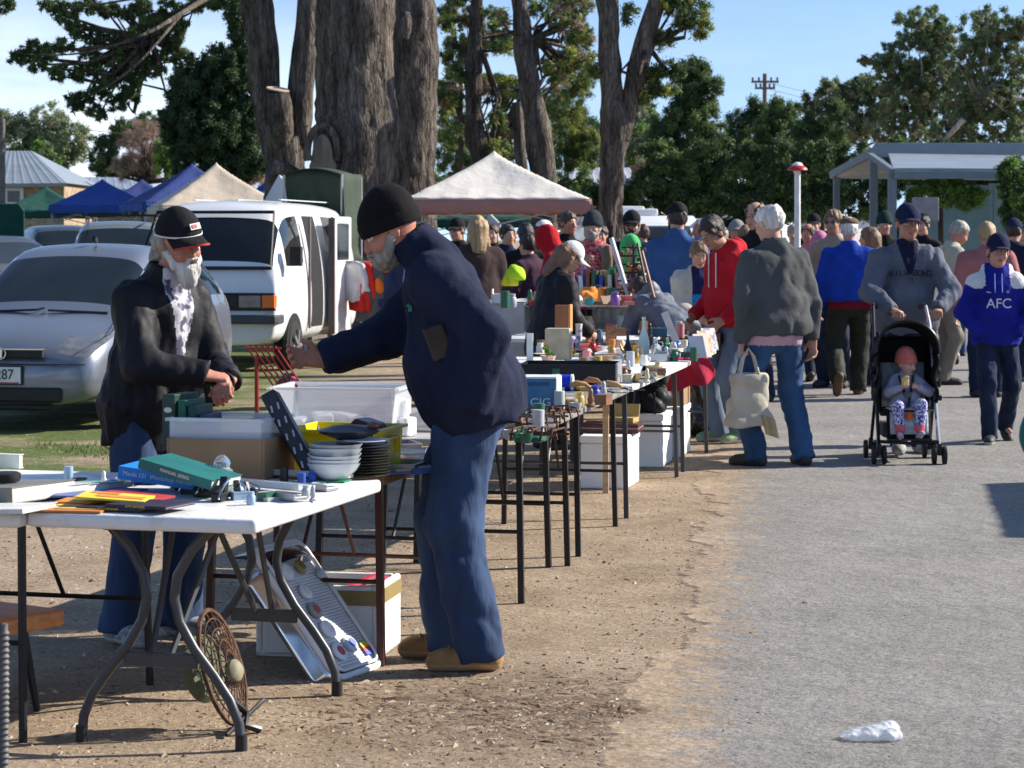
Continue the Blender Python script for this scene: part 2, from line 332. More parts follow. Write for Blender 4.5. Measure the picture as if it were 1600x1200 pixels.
    # top garment
    if top is not None:
        s=Sdf(*[axis(lo[i],hi[i],htop or h*.9) for i in range(3)]); bot=P-hem*u
        rb=.124*min(fat,1.4)+th; s.cone(P-(hem+.05)*u,P+.0*u,rb*.90+flare,rb*1.03,.03,lat,1.46); s.cone(P,P+.14*u,rb*1.03,.113*fat+th,.03,lat,1.46); s.cone(P+.13*u,P+.36*u,.112*fat+th,.112+th,.04,lat,1.42*bw)
        if fat>1.1: s.ell(P+.10*u+fwd*.07*(fat-.6),[.17*fat,.14*fat,.19],None,.05)
        s.cone(sh-lat*sx*.75-u*.062,sh+lat*sx*.75-u*.062,.060+th*.7,.060+th*.7,.045)
        for q in (-1,1): s.cone(nk-u*.03,sh+lat*sx*.8*q-u*.055,.050+th*.5,.048+th*.5,.04)
        if female:
            for q in (-1,1): s.ell(P+.33*u+fwd*.10+lat*.065*q,[.06,.05,.06],None,.04)
        s.plane(bot,-u)
        for nm in A:
            S,E,Wr=A[nm]; s.cone(S,E,(.054+th)*puff,(.044+th)*puff,.035); fe=unit(Wr-E); s.cone(E,Wr+fe*.004,(.045+th)*puff,(.034+th)*cuffw,.02,cut=True)
        if collar: cdir=unit(Hc-M@V3(0,.02,.02)*hk-nk); s.cone(nk-u*.05,nk+cdir*collar,.080+th*.5,.068+th*.5,.025,cut=True)
        if hood=='down': s.cone(nk-lat*.08-fwd*.03+u*.0,nk+lat*.08-fwd*.03,.05,.05,.04); s.ell(nk-fwd*.1-u*.03,[.1,.07,.09],None,.04)
        if hood=='up':
            SK(s,hp,M,hk,.03,.04); s.cone(hp((0,-.02,-.02)),nk-u*.04,.1,.09,.04); s.ell(hp((0,.135,-.035)),m((.058,.085,.10)),M,.015,sub=True)
        a=.0052*fold
        s.noise(a,10,seed,rid=True); s.noise(a*.55,24,seed+1,rid=True)
        pf=None
        if tpaint: 
            def pf(C):
                D=C-P; return tpaint(D@lat,D@fwd,D@u,C,dict(A=A,Hc=Hc,M=M,nk=nk))
        s.build('jacket' if th>.015 else 'top',[top]+(tops or []),r,pf,2)
    if legs is not None:
        s=Sdf(*[axis(lo[i],hi[i] if i<2 else P[2]+.15,h*.9) for i in range(3)])
        s.cone(P-V3(0,0,.06),P+.05*u,.112*min(fat,1.2),.105*min(fat,1.2),.03,lat0,1.32); s.plane(P+.075*u,u)
        for nm in Lg:
            hj,K,An,to=Lg[nm]; d=unit(An-K); s.cone(hj,K,.086*tl,.074*tl,.03); s.cone(K,An+d*legcut,.070*tl,.064*tl*cuffw,.03,cut=True)
        s.noise(.005*fold,10,seed+5,rid=True); s.noise(.0032*fold,24,seed+6,rid=True)
        s.build('trousers',[legs]+(legms or []),r,lpaint,2)
    if skirt is not None: pass
    if shoe is not None:
        for nm,pt in (('L',pL),('R',pR)):
            hj,K,An,to=Lg[nm]; s=Sdf(axis(-.08,.08,h*.5),axis(-.12,.24,h*.5),axis(-.10,.07,h*.5))
            s.cone((0,-.045,-.05),(0,.13,-.052),.040,.036,.02,(1,0,0),1.12); s.cone((0,.06,-.045),(0,.155,-.06),.042,.032,.02,(1,0,0),1.15); s.cone((0,-.015,.02),(0,-.012,-.03),.039,.042,.03); s.plane((0,0,-.089),(0,0,-1))
            sl=s.build('shoe',[shoe,sole or RUBBER],r,lambda C:(C[:,2]<-.062).astype(int),1)
            y_=math.atan2(to[1],to[0])-math.pi/2; sl.location=An; sl.rotation_euler=Euler((R(pt),0,y_),'XYZ')
    # head pieces live in the head frame
    MH=Matrix.LocRotScale(Vector(Hc),Matrix(M.tolist()).to_quaternion(),Vector((hk,)*3))
    def headpart(name,fn,mats,rng=((-.15,.15),(-.17,.2),(-.3,.17)),hh=None,paint=None,relax=1):
        s=Sdf(*[axis(a,b,hh or max(hf*.8,.005)) for a,b in rng]); fn(s); o=s.build(name,mats,r,paint,relax)
        if o: o.matrix_local=MH
        return o
    I=lambda v:np.array(v,dtype=float); I3=np.eye(3)
    hm=hm or HB
    if hair and hair!='none':
        def fh(s):
            o=.013 if hat is None else .007
            s.ell((0,-.014,.02),(.0745+o,.095+o,.097+o),I3); 
            if hair!='long' : s.plane((0,-.06,-.055),(0,.15,-1))
            s.ell((0,.115,-.035),(.075,.075,.10),I3,.012,sub=True); s.plane((0,.0,-.045),(0,.9,-.75)); 
            for q in (-1,1): s.ell((q*.085,.004,-.015),(.02,.024,.034),I3,.006,sub=True)
            if hair=='ring': s.ell((0,.03,.115),(.062,.10,.075),I3,.01,sub=True)
            if hair=='long':
                s.cone((0,-.07,.0),(0,-.10,-.2),.078,.055,.03,(1,0,0),1.25); 
                for q in (-1,1): s.cone((q*.07,-.01,.03),(q*.085,-.03,-.2),.024,.03,.02)
            if hair=='tail': s.cone((0,-.10,.03),(0,-.15,.0),.02,.03,.01); s.cone((0,-.15,.0),(0,-.14,-.17),.03,.015,.01)
            if hair=='mop': s.ell((0,.03,.085),(.085,.075,.05),I3,.02)
            s.noise(.0045,26,seed,rid=True); s.noise(.003,62,seed)
        headpart('hair',fh,hm)
    if beard:
        def fb(s):
            s.ell((0,.052,-.088),(.052,.055,.045),I3); s.ell((0,.062,-.125*beard[1]),(.042,.038,.05*beard[1]),I3,.03); s.ell((0,.10,-.052),(.026,.012,.008),I3,.01)
            for q in (-1,1): s.cone((q*.066,.01,-.03),(q*.05,.045,-.08),.016,.02,.015)
            s.ell((0,.105,-.067),(.018,.02,.006),I3,.003,sub=True); s.noise(.004,60,seed)
        headpart('beard',fb,beard[0])
    if hat=='beanie':
        def fb(s):
            s.ell((0,-.014,.028),(.091,.113,.116),I3); s.ell((0,-.035,.068),(.072,.085,.084),I3,.03); s.plane((0,0,-.004),(0,.12,-1)); s.cone((0,-.015,.055),(0,-.012,.02),.0,.0,.01); s.noise(.003,20,seed)
        o=headpart('beanie',fb,hatm,relax=2)
        def fr(s): s.ell((0,-.014,.024),(.096,.118,.116),I3); s.plane((0,0,-.006),(0,.12,-1)); s.plane((0,0,.046),(0,-.12,1))
        q=headpart('cuff',fr,hatm,relax=2)
    if hat in('cap','bucket','flat'):
        def fc(s):
            if hat=='flat': s.ell((0,.01,.075),(.093,.125,.05),I3); s.plane((0,0,.035),(0,0,-1))
            else: s.ell((0,-.008,.034),(.090,.108,.112 if hat=='cap' else .1),I3); s.plane((0,0,.034),(0,-.12,-1))
            s.noise(.0015,20,seed)
        cp=headpart('cap' if hat!='bucket' else 'hat',fc,hatm,relax=2,paint=None)
        b=MB(); bh=.036
        if hat=='bucket': b.sheet(lambda U,v:Vector(((.084+.045*v)*math.cos(U*6.2832),-.01+(.10+.045*v)*math.sin(U*6.2832),.05-.035*v)),28,3)
        else:
            q=.10 if hat=='cap' else .035
            b.sheet(lambda U,v:Vector((.080*math.sin((U-.5)*2.5)*(1-.06*v),-.01+.102*math.cos((U-.5)*2.5)+q*v*(math.cos((U-.5)*2.3)**.6),bh+.002-.03*abs(U-.5)**2*4*v-.016*v)),16,6)
        o=b.build('brim',brimm or hatm,r,True,thick=.004); o.matrix_local=MH
    if glasses:
        b=MB()
        for q in (-1,1):
            if glasses=='sun': b.lathe([(.003,0),(.021,.0005),(.021,.003),(.003,.004)],(q*.033,.098,-.002),14,M=rotm(-90),sy=.8)
            else: b.tube([(q*.033+.02*math.cos(a),.1,-.003+.014*math.sin(a)) for a in np.linspace(0,6.28,14)],.0015,4)
            b.tube([(q*.055,.095,.004),(q*.078,.04,.004),(q*.08,-.02,.0)],.0022,5)
        b.tube([(-.012,.108,.002),(.012,.108,.002)],.0018,4)
        o=b.build('glasses',mat('black_plastic',(.012,.012,.014),.15),r,True); o.matrix_local=MH
    r['_h']=0; del r['_h']
    r_info=dict(root=r,P=P,u=u,lat=lat,fwd=fwd,A=A,L=Lg,Hc=Hc,M=M,MH=MH,nk=nk,sh=sh,hp=hp,k=k_); return r_info
# ---------------- ground and road
def roadx(Y): return .33+.121*(Y-6.9)
def groundmat(name,asphalt):
    m=bpy.data.materials.new(name); m.use_nodes=True; t=m.node_tree; b=t.nodes['Principled BSDF']; l=t.links.new; b.inputs['Roughness'].default_value=.95; b.inputs['Specular IOR Level'].default_value=.2
    tc=t.nodes.new('ShaderNodeTexCoord')
    def noise(sc,det=6,ro=.6,st=None):
        n=t.nodes.new('ShaderNodeTexNoise'); n.inputs['Scale'].default_value=sc; n.inputs['Detail'].default_value=det; n.inputs['Roughness'].default_value=ro
        l(tc.outputs['Object'],n.inputs[0]); return n.outputs[0]
    def ramp(src,stops):
        c=t.nodes.new('ShaderNodeValToRGB'); e=c.color_ramp.elements
        while len(e)<len(stops): e.new(.5)
        for q,(p,col) in zip(e,stops): q.position=p; q.color=(*col,1) if len(col)==3 else col
        l(src,c.inputs[0]); return c.outputs[0]
    def mix(f,a,bb,mode='MIX'):
        x=t.nodes.new('ShaderNodeMix'); x.data_type='RGBA'; x.blend_type=mode
        (l(f,x.inputs[0]) if not isinstance(f,float) else setattr(x.inputs[0],'default_value',f)); l(a,x.inputs[6]); l(bb,x.inputs[7]); return x.outputs[2]
    g=lambda v:(v,v,v)
    dirt=ramp(noise(1.6,8,.65),[(.3,(.265,.195,.13)),(.5,(.385,.292,.203)),(.72,(.475,.375,.27))])
    dirt=mix(.75,dirt,ramp(noise(55,3,.7),[(.30,g(.42)),(.5,g(1)),(.68,g(1.3))]),'MULTIPLY')
    vo=t.nodes.new('ShaderNodeTexVoronoi'); vo.inputs['Scale'].default_value=26; l(tc.outputs['Object'],vo.inputs[0]); 
    dirt=mix(.55,dirt,ramp(vo.outputs['Distance'],[(.0,g(1.25)),(.25,g(1)),(.6,g(.72))]),'MULTIPLY')
    # patches of sparse turf towards the parked cars
    sx=t.nodes.new('ShaderNodeSeparateXYZ'); l(tc.outputs['Object'],sx.inputs[0])
    if not asphalt:
        mr=t.nodes.new('ShaderNodeMapRange'); mr.inputs[1].default_value=-1.4; mr.inputs[2].default_value=-2.8; l(sx.outputs[0],mr.inputs[0])
        my=t.nodes.new('ShaderNodeMapRange'); my.inputs[1].default_value=13.2; my.inputs[2].default_value=15.2; l(sx.outputs[1],my.inputs[0])
        pr=t.nodes.new('ShaderNodeMath'); pr.operation='MULTIPLY'; l(mr.outputs[0],pr.inputs[0]); l(my.outputs[0],pr.inputs[1])
        p2=t.nodes.new('ShaderNodeMath'); p2.operation='MULTIPLY'; l(pr.outputs[0],p2.inputs[0]); l(ramp(noise(1.3,6,.6),[(.36,g(0)),(.52,g(1))]),p2.inputs[1])
        turf=ramp(noise(14,5,.7),[(.3,(.05,.085,.02)),(.7,(.16,.19,.06))]); col=mix(p2.outputs[0],dirt,turf)
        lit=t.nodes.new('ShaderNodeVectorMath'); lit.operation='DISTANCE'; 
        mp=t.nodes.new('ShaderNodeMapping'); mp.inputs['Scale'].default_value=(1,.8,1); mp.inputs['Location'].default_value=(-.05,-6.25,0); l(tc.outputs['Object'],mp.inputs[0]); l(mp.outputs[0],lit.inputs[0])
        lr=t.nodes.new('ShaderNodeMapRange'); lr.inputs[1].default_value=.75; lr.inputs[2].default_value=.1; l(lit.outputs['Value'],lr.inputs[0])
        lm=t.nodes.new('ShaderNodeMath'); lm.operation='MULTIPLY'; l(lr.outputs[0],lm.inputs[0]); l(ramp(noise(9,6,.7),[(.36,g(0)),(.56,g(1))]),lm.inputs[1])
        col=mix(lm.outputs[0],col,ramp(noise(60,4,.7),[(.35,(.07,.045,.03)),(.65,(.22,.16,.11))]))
    else:
        gr=ramp(noise(1.1,7,.6),[(.3,(.205,.198,.190)),(.7,(.28,.271,.26))]); fine=ramp(noise(120,3,.75),[(.30,g(.42)),(.5,(1,.99,.97)),(.7,(1.5,1.46,1.38))]); gr=mix(.95,gr,fine,'MULTIPLY')
        v2=t.nodes.new('ShaderNodeTexVoronoi'); v2.inputs['Scale'].default_value=75; l(tc.outputs['Object'],v2.inputs[0]); gr=mix(.55,gr,ramp(v2.outputs['Color'],[(.1,(.55,.55,.56)),(.5,g(1)),(.9,(1.3,1.27,1.2))]),'MULTIPLY')
        gr=mix(.3,gr,ramp(noise(.5,3,.5),[(.3,(.85,.85,.9)),(.7,(1.1,1.05,.98))]),'MULTIPLY')
        ma=t.nodes.new('ShaderNodeMath'); ma.operation='MULTIPLY'; ma.inputs[1].default_value=-.118; l(sx.outputs[1],ma.inputs[0]); mb=t.nodes.new('ShaderNodeMath'); l(ma.outputs[0],mb.inputs[0]); l(sx.outputs[0],mb.inputs[1])
        ed=t.nodes.new('ShaderNodeMapRange'); ed.inputs[1].default_value=.42-.118*6.9-.1; ed.inputs[2].default_value=.42-.118*6.9+.55; ed.inputs[3].default_value=.24; ed.inputs[4].default_value=-.08; l(mb.outputs[0],ed.inputs[0])
        th=t.nodes.new('ShaderNodeMath'); l(ed.outputs[0],th.inputs[0]); l(noise(7,10,.85),th.inputs[1]); col=mix(ramp(th.outputs[0],[(.60,g(0)),(.68,g(1))]),gr,dirt)
    l(col,b.inputs['Base Color'])
    h=noise(70 if asphalt else 38,6,.75); bp=t.nodes.new('ShaderNodeBump'); bp.inputs['Strength'].default_value=.55 if asphalt else .8; bp.inputs['Distance'].default_value=.012 if asphalt else .022; l(h,bp.inputs['Height'])
    b2=t.nodes.new('ShaderNodeBump'); b2.inputs['Strength'].default_value=.5; b2.inputs['Distance'].default_value=.05; l(noise(5,5,.6),b2.inputs['Height']); l(bp.outputs[0],b2.inputs['Normal']); l(b2.outputs[0],b.inputs['Normal']); return m
GM=groundmat('packed_dirt',False); RM=groundmat('asphalt',True)
b=MB(); b.add([(-900,-40,0),(900,-40,0),(900,1500,0),(-900,1500,0)],[(0,1,2,3)]); tag(b.build('ground',GM),kind='structure')
ys=[2.0]; 
while ys[-1]<75: ys.append(ys[-1]+max(.025,ys[-1]*.003))
ys=np.array(ys); e=np.array([roadx(y) for y in ys]); g_=np.random.default_rng(3)
def n1(y,f,s): return np.interp(y*f,np.arange(0,3000),np.random.default_rng(s).uniform(-1,1,3000))
e=e+.16*n1(ys,1.1,1)+.10*n1(ys,4,2)+.07*np.maximum(0,n1(ys,11,4))+.02*n1(ys,33,5)
V=[];F=[]
for i,(y,x) in enumerate(zip(ys,e)):
    V+=[(x-.02,y,0.0005),(x,y,.006),(60,y,.006)]
    if i: a=3*i; F+=[(a-3,a-2,a+1,a),(a-2,a-1,a+2,a+1)]
b=MB(); b.add(V,F); tag(b.build('road',RM),kind='structure')
# loose stones, chips and litter
def scatter(name,P,S,mats,flat=.5,seed=1,long=1.):
    g=np.random.default_rng(seed); n=len(P); base=np.array([(1,0,0),(0,1,0),(-1,0,0),(0,-1,0),(0,0,1)],float); 
    base=base[None]*g.uniform(.6,1.3,(n,5,1)); base[:,:,0]*=long; base*=S[:,None,None]; base[:,:,2]*=flat
    a=g.uniform(0,6.28,n); c,s_=np.cos(a)[:,None],np.sin(a)[:,None]; x=base[:,:,0]*c-base[:,:,1]*s_; y=base[:,:,0]*s_+base[:,:,1]*c; base=np.stack([x,y,base[:,:,2]],2)
    V=(P[:,None]+base).reshape(-1,3); f=np.array([(0,1,4),(1,2,4),(2,3,4),(3,0,4)]); F=(f[None]+5*np.arange(n)[:,None,None]).reshape(-1,3)
    return fastmesh(name,V,F,mats,None,np.repeat(g.integers(0,len(mats),n),4),False)
def onground(n,x0,x1,y0,y1,seed,road=False,pw=1.6):
    g=np.random.default_rng(seed); y=y0+(y1-y0)*g.uniform(0,1,n)**pw; x=g.uniform(0,1,n)*(x1-x0)*(y/y1)+x0*(y/y1); k=(x<.42+.118*(y-6.9)+.02)|road; return np.stack([x[k],y[k],np.zeros(k.sum())],1)
SM=[mat('stone_tan',(.33,.25,.17),.95),mat('stone_pale',(.5,.43,.34),.95),mat('stone_brown',(.14,.09,.06),.95)]
P=onground(16000,-5.5,4.2,6.0,22,11); g=np.random.default_rng(5); tag(scatter('gravel',P,g.gamma(2,.0019,len(P))+.0016,[SM[0],SM[2],SM[0],SM[1],SM[2]],.6,2),'small loose stones strewn over the bare brown dirt','gravel',kind='stuff')
g=np.random.default_rng(8); c=np.stack([g.normal(.0,.42,3000),g.normal(7.75,.34,3000),np.zeros(3000)],1); c=c[(c[:,0]<.42+.118*(c[:,1]-6.9)+.15)]; P=np.concatenate([c,onground(900,-4,3,6.2,15,12)])
tag(scatter('leaf_litter',P,g.gamma(2,.0022,len(P))+.002,[SM[2],SM[2],SM[2],SM[0],mat('bark_chip',(.10,.055,.035),.95),mat('chip_grey',(.22,.17,.13),.95)],.35,3,2.6),'bark chips and twigs littering the dirt edge','bark litter',kind='stuff')
P=onground(1500,-1,4,6.2,24,17,True); P=P[P[:,0]>roadx(P[:,1])]; P[:,2]=.006; tag(scatter('road_grit',P,g.gamma(2,.0013,len(P))+.001,[SM[2],SM[0]],.5,4,1.5),'grit and leaf crumbs on the grey road','grit',kind='stuff')
g=np.random.default_rng(31); n_=9000; gx=g.uniform(-5.2,-1.6,n_); gy=g.uniform(13.6,17.8,n_); k_=(np.sin(gx*3.1+gy*1.7)+np.sin(gx*7+gy*5)*.6+g.uniform(-1,1,n_)*.5)>.1; gx,gy=gx[k_],gy[k_]; n_=len(gx); a_=g.uniform(0,6.28,n_); h_=g.uniform(.015,.05,n_); w_=.0035; dx,dy=np.cos(a_)*w_,np.sin(a_)*w_
V=np.stack([np.stack([gx-dx,gy-dy,gx*0],1),np.stack([gx+dx,gy+dy,gx*0],1),np.stack([gx+g.normal(size=n_)*.012,gy+g.normal(size=n_)*.012,h_],1)],1).reshape(-1,3)
tag(fastmesh('grass',V,np.arange(3*n_).reshape(-1,3),[mat('grass_green',(.07,.13,.025),.8),mat('grass_dry',(.22,.2,.08),.9)],None,g.integers(0,2,n_)*(g.uniform(size=n_)<.5),False),'short patchy green grass between the tables and the silver car','grass',kind='stuff')
# ---------------- foliage
def leafmat(k,c,tr=.3):
    m=bpy.data.materials.new('leaf_'+k); m.use_nodes=True; t=m.node_tree; l=t.links.new; b=t.nodes['Principled BSDF']; b.inputs['Roughness'].default_value=.6; b.inputs['Specular IOR Level'].default_value=.25
    n=t.nodes.new('ShaderNodeTexNoise'); n.inputs['Scale'].default_value=1.7; tc=t.nodes.new('ShaderNodeTexCoord'); l(tc.outputs['Object'],n.inputs[0]); r=t.nodes.new('ShaderNodeValToRGB'); r.color_ramp.elements[0].position=.3; r.color_ramp.elements[1].position=.7
    r.color_ramp.elements[0].color=(c[0]*1.3,c[1]*1.35,c[2]*1.2,1); r.color_ramp.elements[1].color=(c[0]*3.3,c[1]*3.0,c[2]*2.4,1); l(n.outputs[0],r.inputs[0]); l(r.outputs[0],b.inputs['Base Color'])
    tr_=t.nodes.new('ShaderNodeBsdfTranslucent'); l(r.outputs[0],tr_.inputs[0]); mx=t.nodes.new('ShaderNodeMixShader'); mx.inputs[0].default_value=tr; l(b.outputs[0],mx.inputs[1]); l(tr_.outputs[0],mx.inputs[2]); l(mx.outputs[0],t.nodes['Material Output'].inputs[0]); return m
LM={k:leafmat(k,c) for k,c in dict(pine=(.055,.082,.034),pinedark=(.028,.046,.022),pineyel=(.13,.15,.04),gum=(.078,.108,.066),gumred=(.088,.086,.055),oak=(.055,.088,.034),oakd=(.026,.044,.021),gumgrey=(.12,.14,.10),shrub=(.07,.13,.03),twig=(.14,.10,.085),twigp=(.17,.125,.12)).items()}
def leaves(name,C,R_,n,size,mats,parent=None,seed=0,aspect=.45,mi=None,shell=.25,outw=.7,kind=None,zs=1.):
    """C clump centres, R_ clump radii, n leaves per clump"""
    g=np.random.default_rng(seed); C=np.asarray(C,float); R_=np.asarray(R_,float); k=len(C)
    cnt=np.maximum(3,(n*(R_/R_.mean())**2)).astype(int); ci=np.repeat(np.arange(k),cnt); N_=len(ci)
    d=g.normal(size=(N_,3)); d/=np.linalg.norm(d,axis=1)[:,None]; rad=R_[ci]*(shell+(1-shell)*g.uniform(0,1,N_))*g.uniform(.5,1.45,N_); P=C[ci]+d*rad[:,None]*np.array([1,1,zs])
    nr=d*outw+g.normal(size=(N_,3))*.7; nr/=np.linalg.norm(nr,axis=1)[:,None]; t=np.cross(nr,g.normal(size=(N_,3))); t/=np.linalg.norm(t,axis=1)[:,None]; s=np.cross(nr,t)
    L_=(size*g.uniform(.6,1.4,N_))[:,None]; Wd=L_*aspect
    V=np.stack([P-t*L_,P+s*Wd,P+t*L_,P-s*Wd],1).reshape(-1,3); F=np.arange(4*N_).reshape(-1,4)
    m=(mi if mi is not None else g.integers(0,len(mats),k))[ci]; return fastmesh(name,V,F,mats,parent,m,False)
def trunkmesh(mb,path,radii,seed,n=28,step=.13,amp=.045,mi=0):
    P=[Vector(p) for p in path]; Ls=[0]
    for a,b_ in zip(P,P[1:]): Ls.append(Ls[-1]+(b_-a).length)
    m=max(4,int(Ls[-1]/step)); t=np.linspace(0,Ls[-1],m); co=np.stack([np.interp(t,Ls,[p[i] for p in P]) for i in range(3)],1)
    for _ in range(3): co[1:-1]=.25*co[:-2]+.5*co[1:-1]+.25*co[2:]
    rr=np.interp(t,Ls,radii); d=np.gradient(co,axis=0); d/=np.linalg.norm(d,axis=1)[:,None]; up=np.cross(d,[0,1,.01]); up/=np.linalg.norm(up,axis=1)[:,None]; q=np.cross(d,up)
    a=np.linspace(0,2*np.pi,n,endpoint=False); dr=up[:,None]*np.cos(a)[None,:,None]+q[:,None]*np.sin(a)[None,:,None]
    V=co[:,None]+dr*rr[:,None,None]; pp=V.reshape(-1,3)*np.array([1,1,.38]); nn=sines(pp,7,seed); n2=sines(pp,2.2,seed+1); n3=sines(V.reshape(-1,3),15,seed+2)
    off=((.4-np.abs(nn)*1.3)*amp+n2*amp*1.1+n3*amp*.3)*np.minimum(1,np.repeat(rr,n)/.25); V=V+dr*off.reshape(m,n)[:,:,None]
    F=[(i*n+j,i*n+(j+1)%n,(i+1)*n+(j+1)%n,(i+1)*n+j) for i in range(m-1) for j in range(n)]; F.append(tuple((m-1)*n+j for j in range(n))); mb.add(V.reshape(-1,3),F,mi)
def barkmat(k,a,b_,sc=9):
    m=mat('bark_'+k,a,.95,0,sc,1.,22,col2=b_,stretch=(1,1,.17),lo=.30,hi=.70,spec=.15,det2=.05,detail=10); t=m.node_tree; l=t.links.new; b=t.nodes['Principled BSDF']
    mp=next(n for n in t.nodes if n.bl_idname=='ShaderNodeMapping'); n2=t.nodes.new('ShaderNodeTexNoise'); n2.inputs['Scale'].default_value=5; n2.inputs['Detail'].default_value=4; l(mp.outputs[0],n2.inputs[0]); mx=t.nodes.new('ShaderNodeMix'); mx.data_type='RGBA'; mx.inputs[0].default_value=.12; l(mp.outputs[0],mx.inputs[6]); l(n2.outputs['Color'],mx.inputs[7])
    v=t.nodes.new('ShaderNodeTexVoronoi'); v.feature='DISTANCE_TO_EDGE'; v.inputs['Scale'].default_value=sc*2.6; l(mx.outputs[2],v.inputs[0]); r=t.nodes.new('ShaderNodeValToRGB'); r.color_ramp.elements[0].color=(.16,.14,.13,1); r.color_ramp.elements[1].color=(1.05,1.05,1.05,1); r.color_ramp.elements[0].position=.0; r.color_ramp.elements[1].position=.16; l(v.outputs[0],r.inputs[0])
    m2=t.nodes.new('ShaderNodeMix'); m2.data_type='RGBA'; m2.blend_type='MULTIPLY'; m2.inputs[0].default_value=.5; l(b.inputs['Base Color'].links[0].from_socket,m2.inputs[6]); l(r.outputs[0],m2.inputs[7]); l(m2.outputs[2],b.inputs['Base Color'])
    bp=t.nodes.new('ShaderNodeBump'); bp.inputs['Strength'].default_value=.6; bp.inputs['Distance'].default_value=.03; l(r.outputs[0],bp.inputs['Height']); l(b.inputs['Normal'].links[0].from_socket,bp.inputs['Normal']); l(bp.outputs[0],b.inputs['Normal']); return m
BK=barkmat('pine',(.042,.034,.029),(.205,.175,.15)); BKD=barkmat('dark',(.03,.024,.02),(.14,.11,.09)); BKG=barkmat('gum',(.28,.25,.21),(.5,.46,.4),4); CUT=mat('cut_wood',(.42,.33,.24),.9,.2,12,.3)
def TP(px,py,Y): return tuple(W(px,py,Y))
def tree(name,label,stems,Y,bark,crown=None,group=None,seed=1,extra=None,twigs=None):
    """stems: lists of (px,py,halfwidth_px[,dY]); crown: dict"""
    x0,y0=stems[0][0][:2]; r=root(name,label,'tree',(0,0,0),0,group); base=W(x0,372,Y); base.z=0; r.location=base; mb=MB(); off=Vector(base)
    for i,st in enumerate(stems):
        p=[Vector(TP(q[0],q[1],Y+(q[3] if len(q)>3 else 0)))-off for q in st]; rd=[q[2]*Y/FPX for q in st]
        if i==0: p.insert(0,Vector((p[0].x,p[0].y,-.1))); rd.insert(0,rd[0]*1.25)
        mx=max(rd); trunkmesh(mb,p,rd,seed+i,n=40 if mx>.3 else (14 if mx>.08 else 7),step=.09 if mx>.3 else .2,amp=.05 if mx>.3 else mx*.18)
    mb.build('trunk',bark,r,True)
    if extra: extra(r,off)
    if crown:
        c=dict(crown); C=[];RR=[];MI=[]
        g=np.random.default_rng(seed+50)
        for q in c['blobs']:
            px,py,rx,ry=q[:4]; m=max(3,int(c.get('den',1)*(rx*ry)/(c['cr']**2)*3.6)); mi=q[4] if len(q)>4 else None
            for _ in range(m):
                d=g.normal(size=3); d/=np.linalg.norm(d); f=g.uniform(.15,1)**.5; s_=Y/FPX; w_=W(px,py,Y)-off
                f=min(f,1.); C.append((w_.x+d[0]*f*rx*s_,w_.y+d[1]*f*min(rx,ry)*1.1*s_,w_.z+d[2]*f*ry*s_)); RR.append(c['cr']*s_*g.uniform(.6,1.3)); MI.append(mi if (mi is not None and g.uniform()<.8) else g.integers(0,len(c['mats'])))
        leaves('crown',C,RR,c['n'],c['size'],[LM[k] for k in c['mats']],r,seed,c.get('asp',.45),np.array(MI),zs=c.get('zs',1.))
        if c.get('limbs',0):
            m2=MB(); idx=g.choice(len(C),min(len(C),c['limbs']),replace=False); top=Vector(TP(*c['from'],Y))-off
            for i in idx:
                e_=Vector(C[i]); md=(top+e_)/2+Vector(g.normal(size=3))*.25+Vector((0,0,-.1)); m2.tube([top,md,e_],[.07*Y/100+.02,.035,.012],5)
            m2.build('limbs',c.get('lm',BKG),r,True)
    return r
# big foreground pines
S=1
def stub(r,off):
    m=MB(); trunkmesh(m,[Vector(TP(440,250,40))-off,Vector(TP(437,190,39.6))-off,Vector(TP(434,143,39.5))-off],[.30,.24,.21],4,n=24,step=.08,amp=.03); m.build('stub',BK,r,True)
    m=MB(); m.lathe([(.16,0),(.2,.012),(.19,.03),(.02,.034)],Vector(TP(434,141,39.5))-off,18,M=rotm(12,8)); m.build('cut_face',CUT,r,True)
OV=[(300,10),(262,12),(232,30),(200,22),(170,15),(140,10),(110,15),(240,62),(212,72),(182,60),(150,58),(120,48),(100,70),(80,82),(50,76),(32,92),(60,100),(92,112),(122,115),(150,108),(182,100),(224,95),(250,55),(200,130),(160,142),(130,152),(182,160),(152,176),(118,160),(210,120),(105,28),(78,10),(232,40),(262,88),(330,4),(190,80),(170,125),(140,85),(215,50),(250,30),(276,40),(5,10),(340,0),(220,10),(285,90),(272,60),(240,110),(205,150)]
tree('pine_tree','huge forked pine with a sawn stub and a needle branch reaching over the tents',[[(445,330,36),(447,260,31),(445,215,30)],[(430,235,21),(418,180,21),(412,90,22),(400,0,24),(392,-80,24)],[(466,225,20),(470,150,20),(480,60,17),(484,0,16),(486,-80,16)],[(395,-60,9),(352,-22,6),(318,0,4.5,-3),(285,20,3.5,-5),(240,48,2.5,-6),(190,70,1.8,-6),(110,88,1.2,-6),(45,85,.8,-6)],[(285,20,2.5,-5),(235,80,1.8,-6),(190,125,1.3,-6),(140,150,.8,-6)],[(335,-12,3,-3),(250,-10,2,-6),(170,5,1.5,-6),(95,15,.8,-6)]],40,BK,
  dict(blobs=[(x,y,19,14) for x,y in OV],cr=3.4,den=.42,n=20,size=.066,mats=['pinedark','pine','pine'],asp=.16,limbs=60,**{'from':(235,60),'lm':BKD}),seed=3,extra=stub)
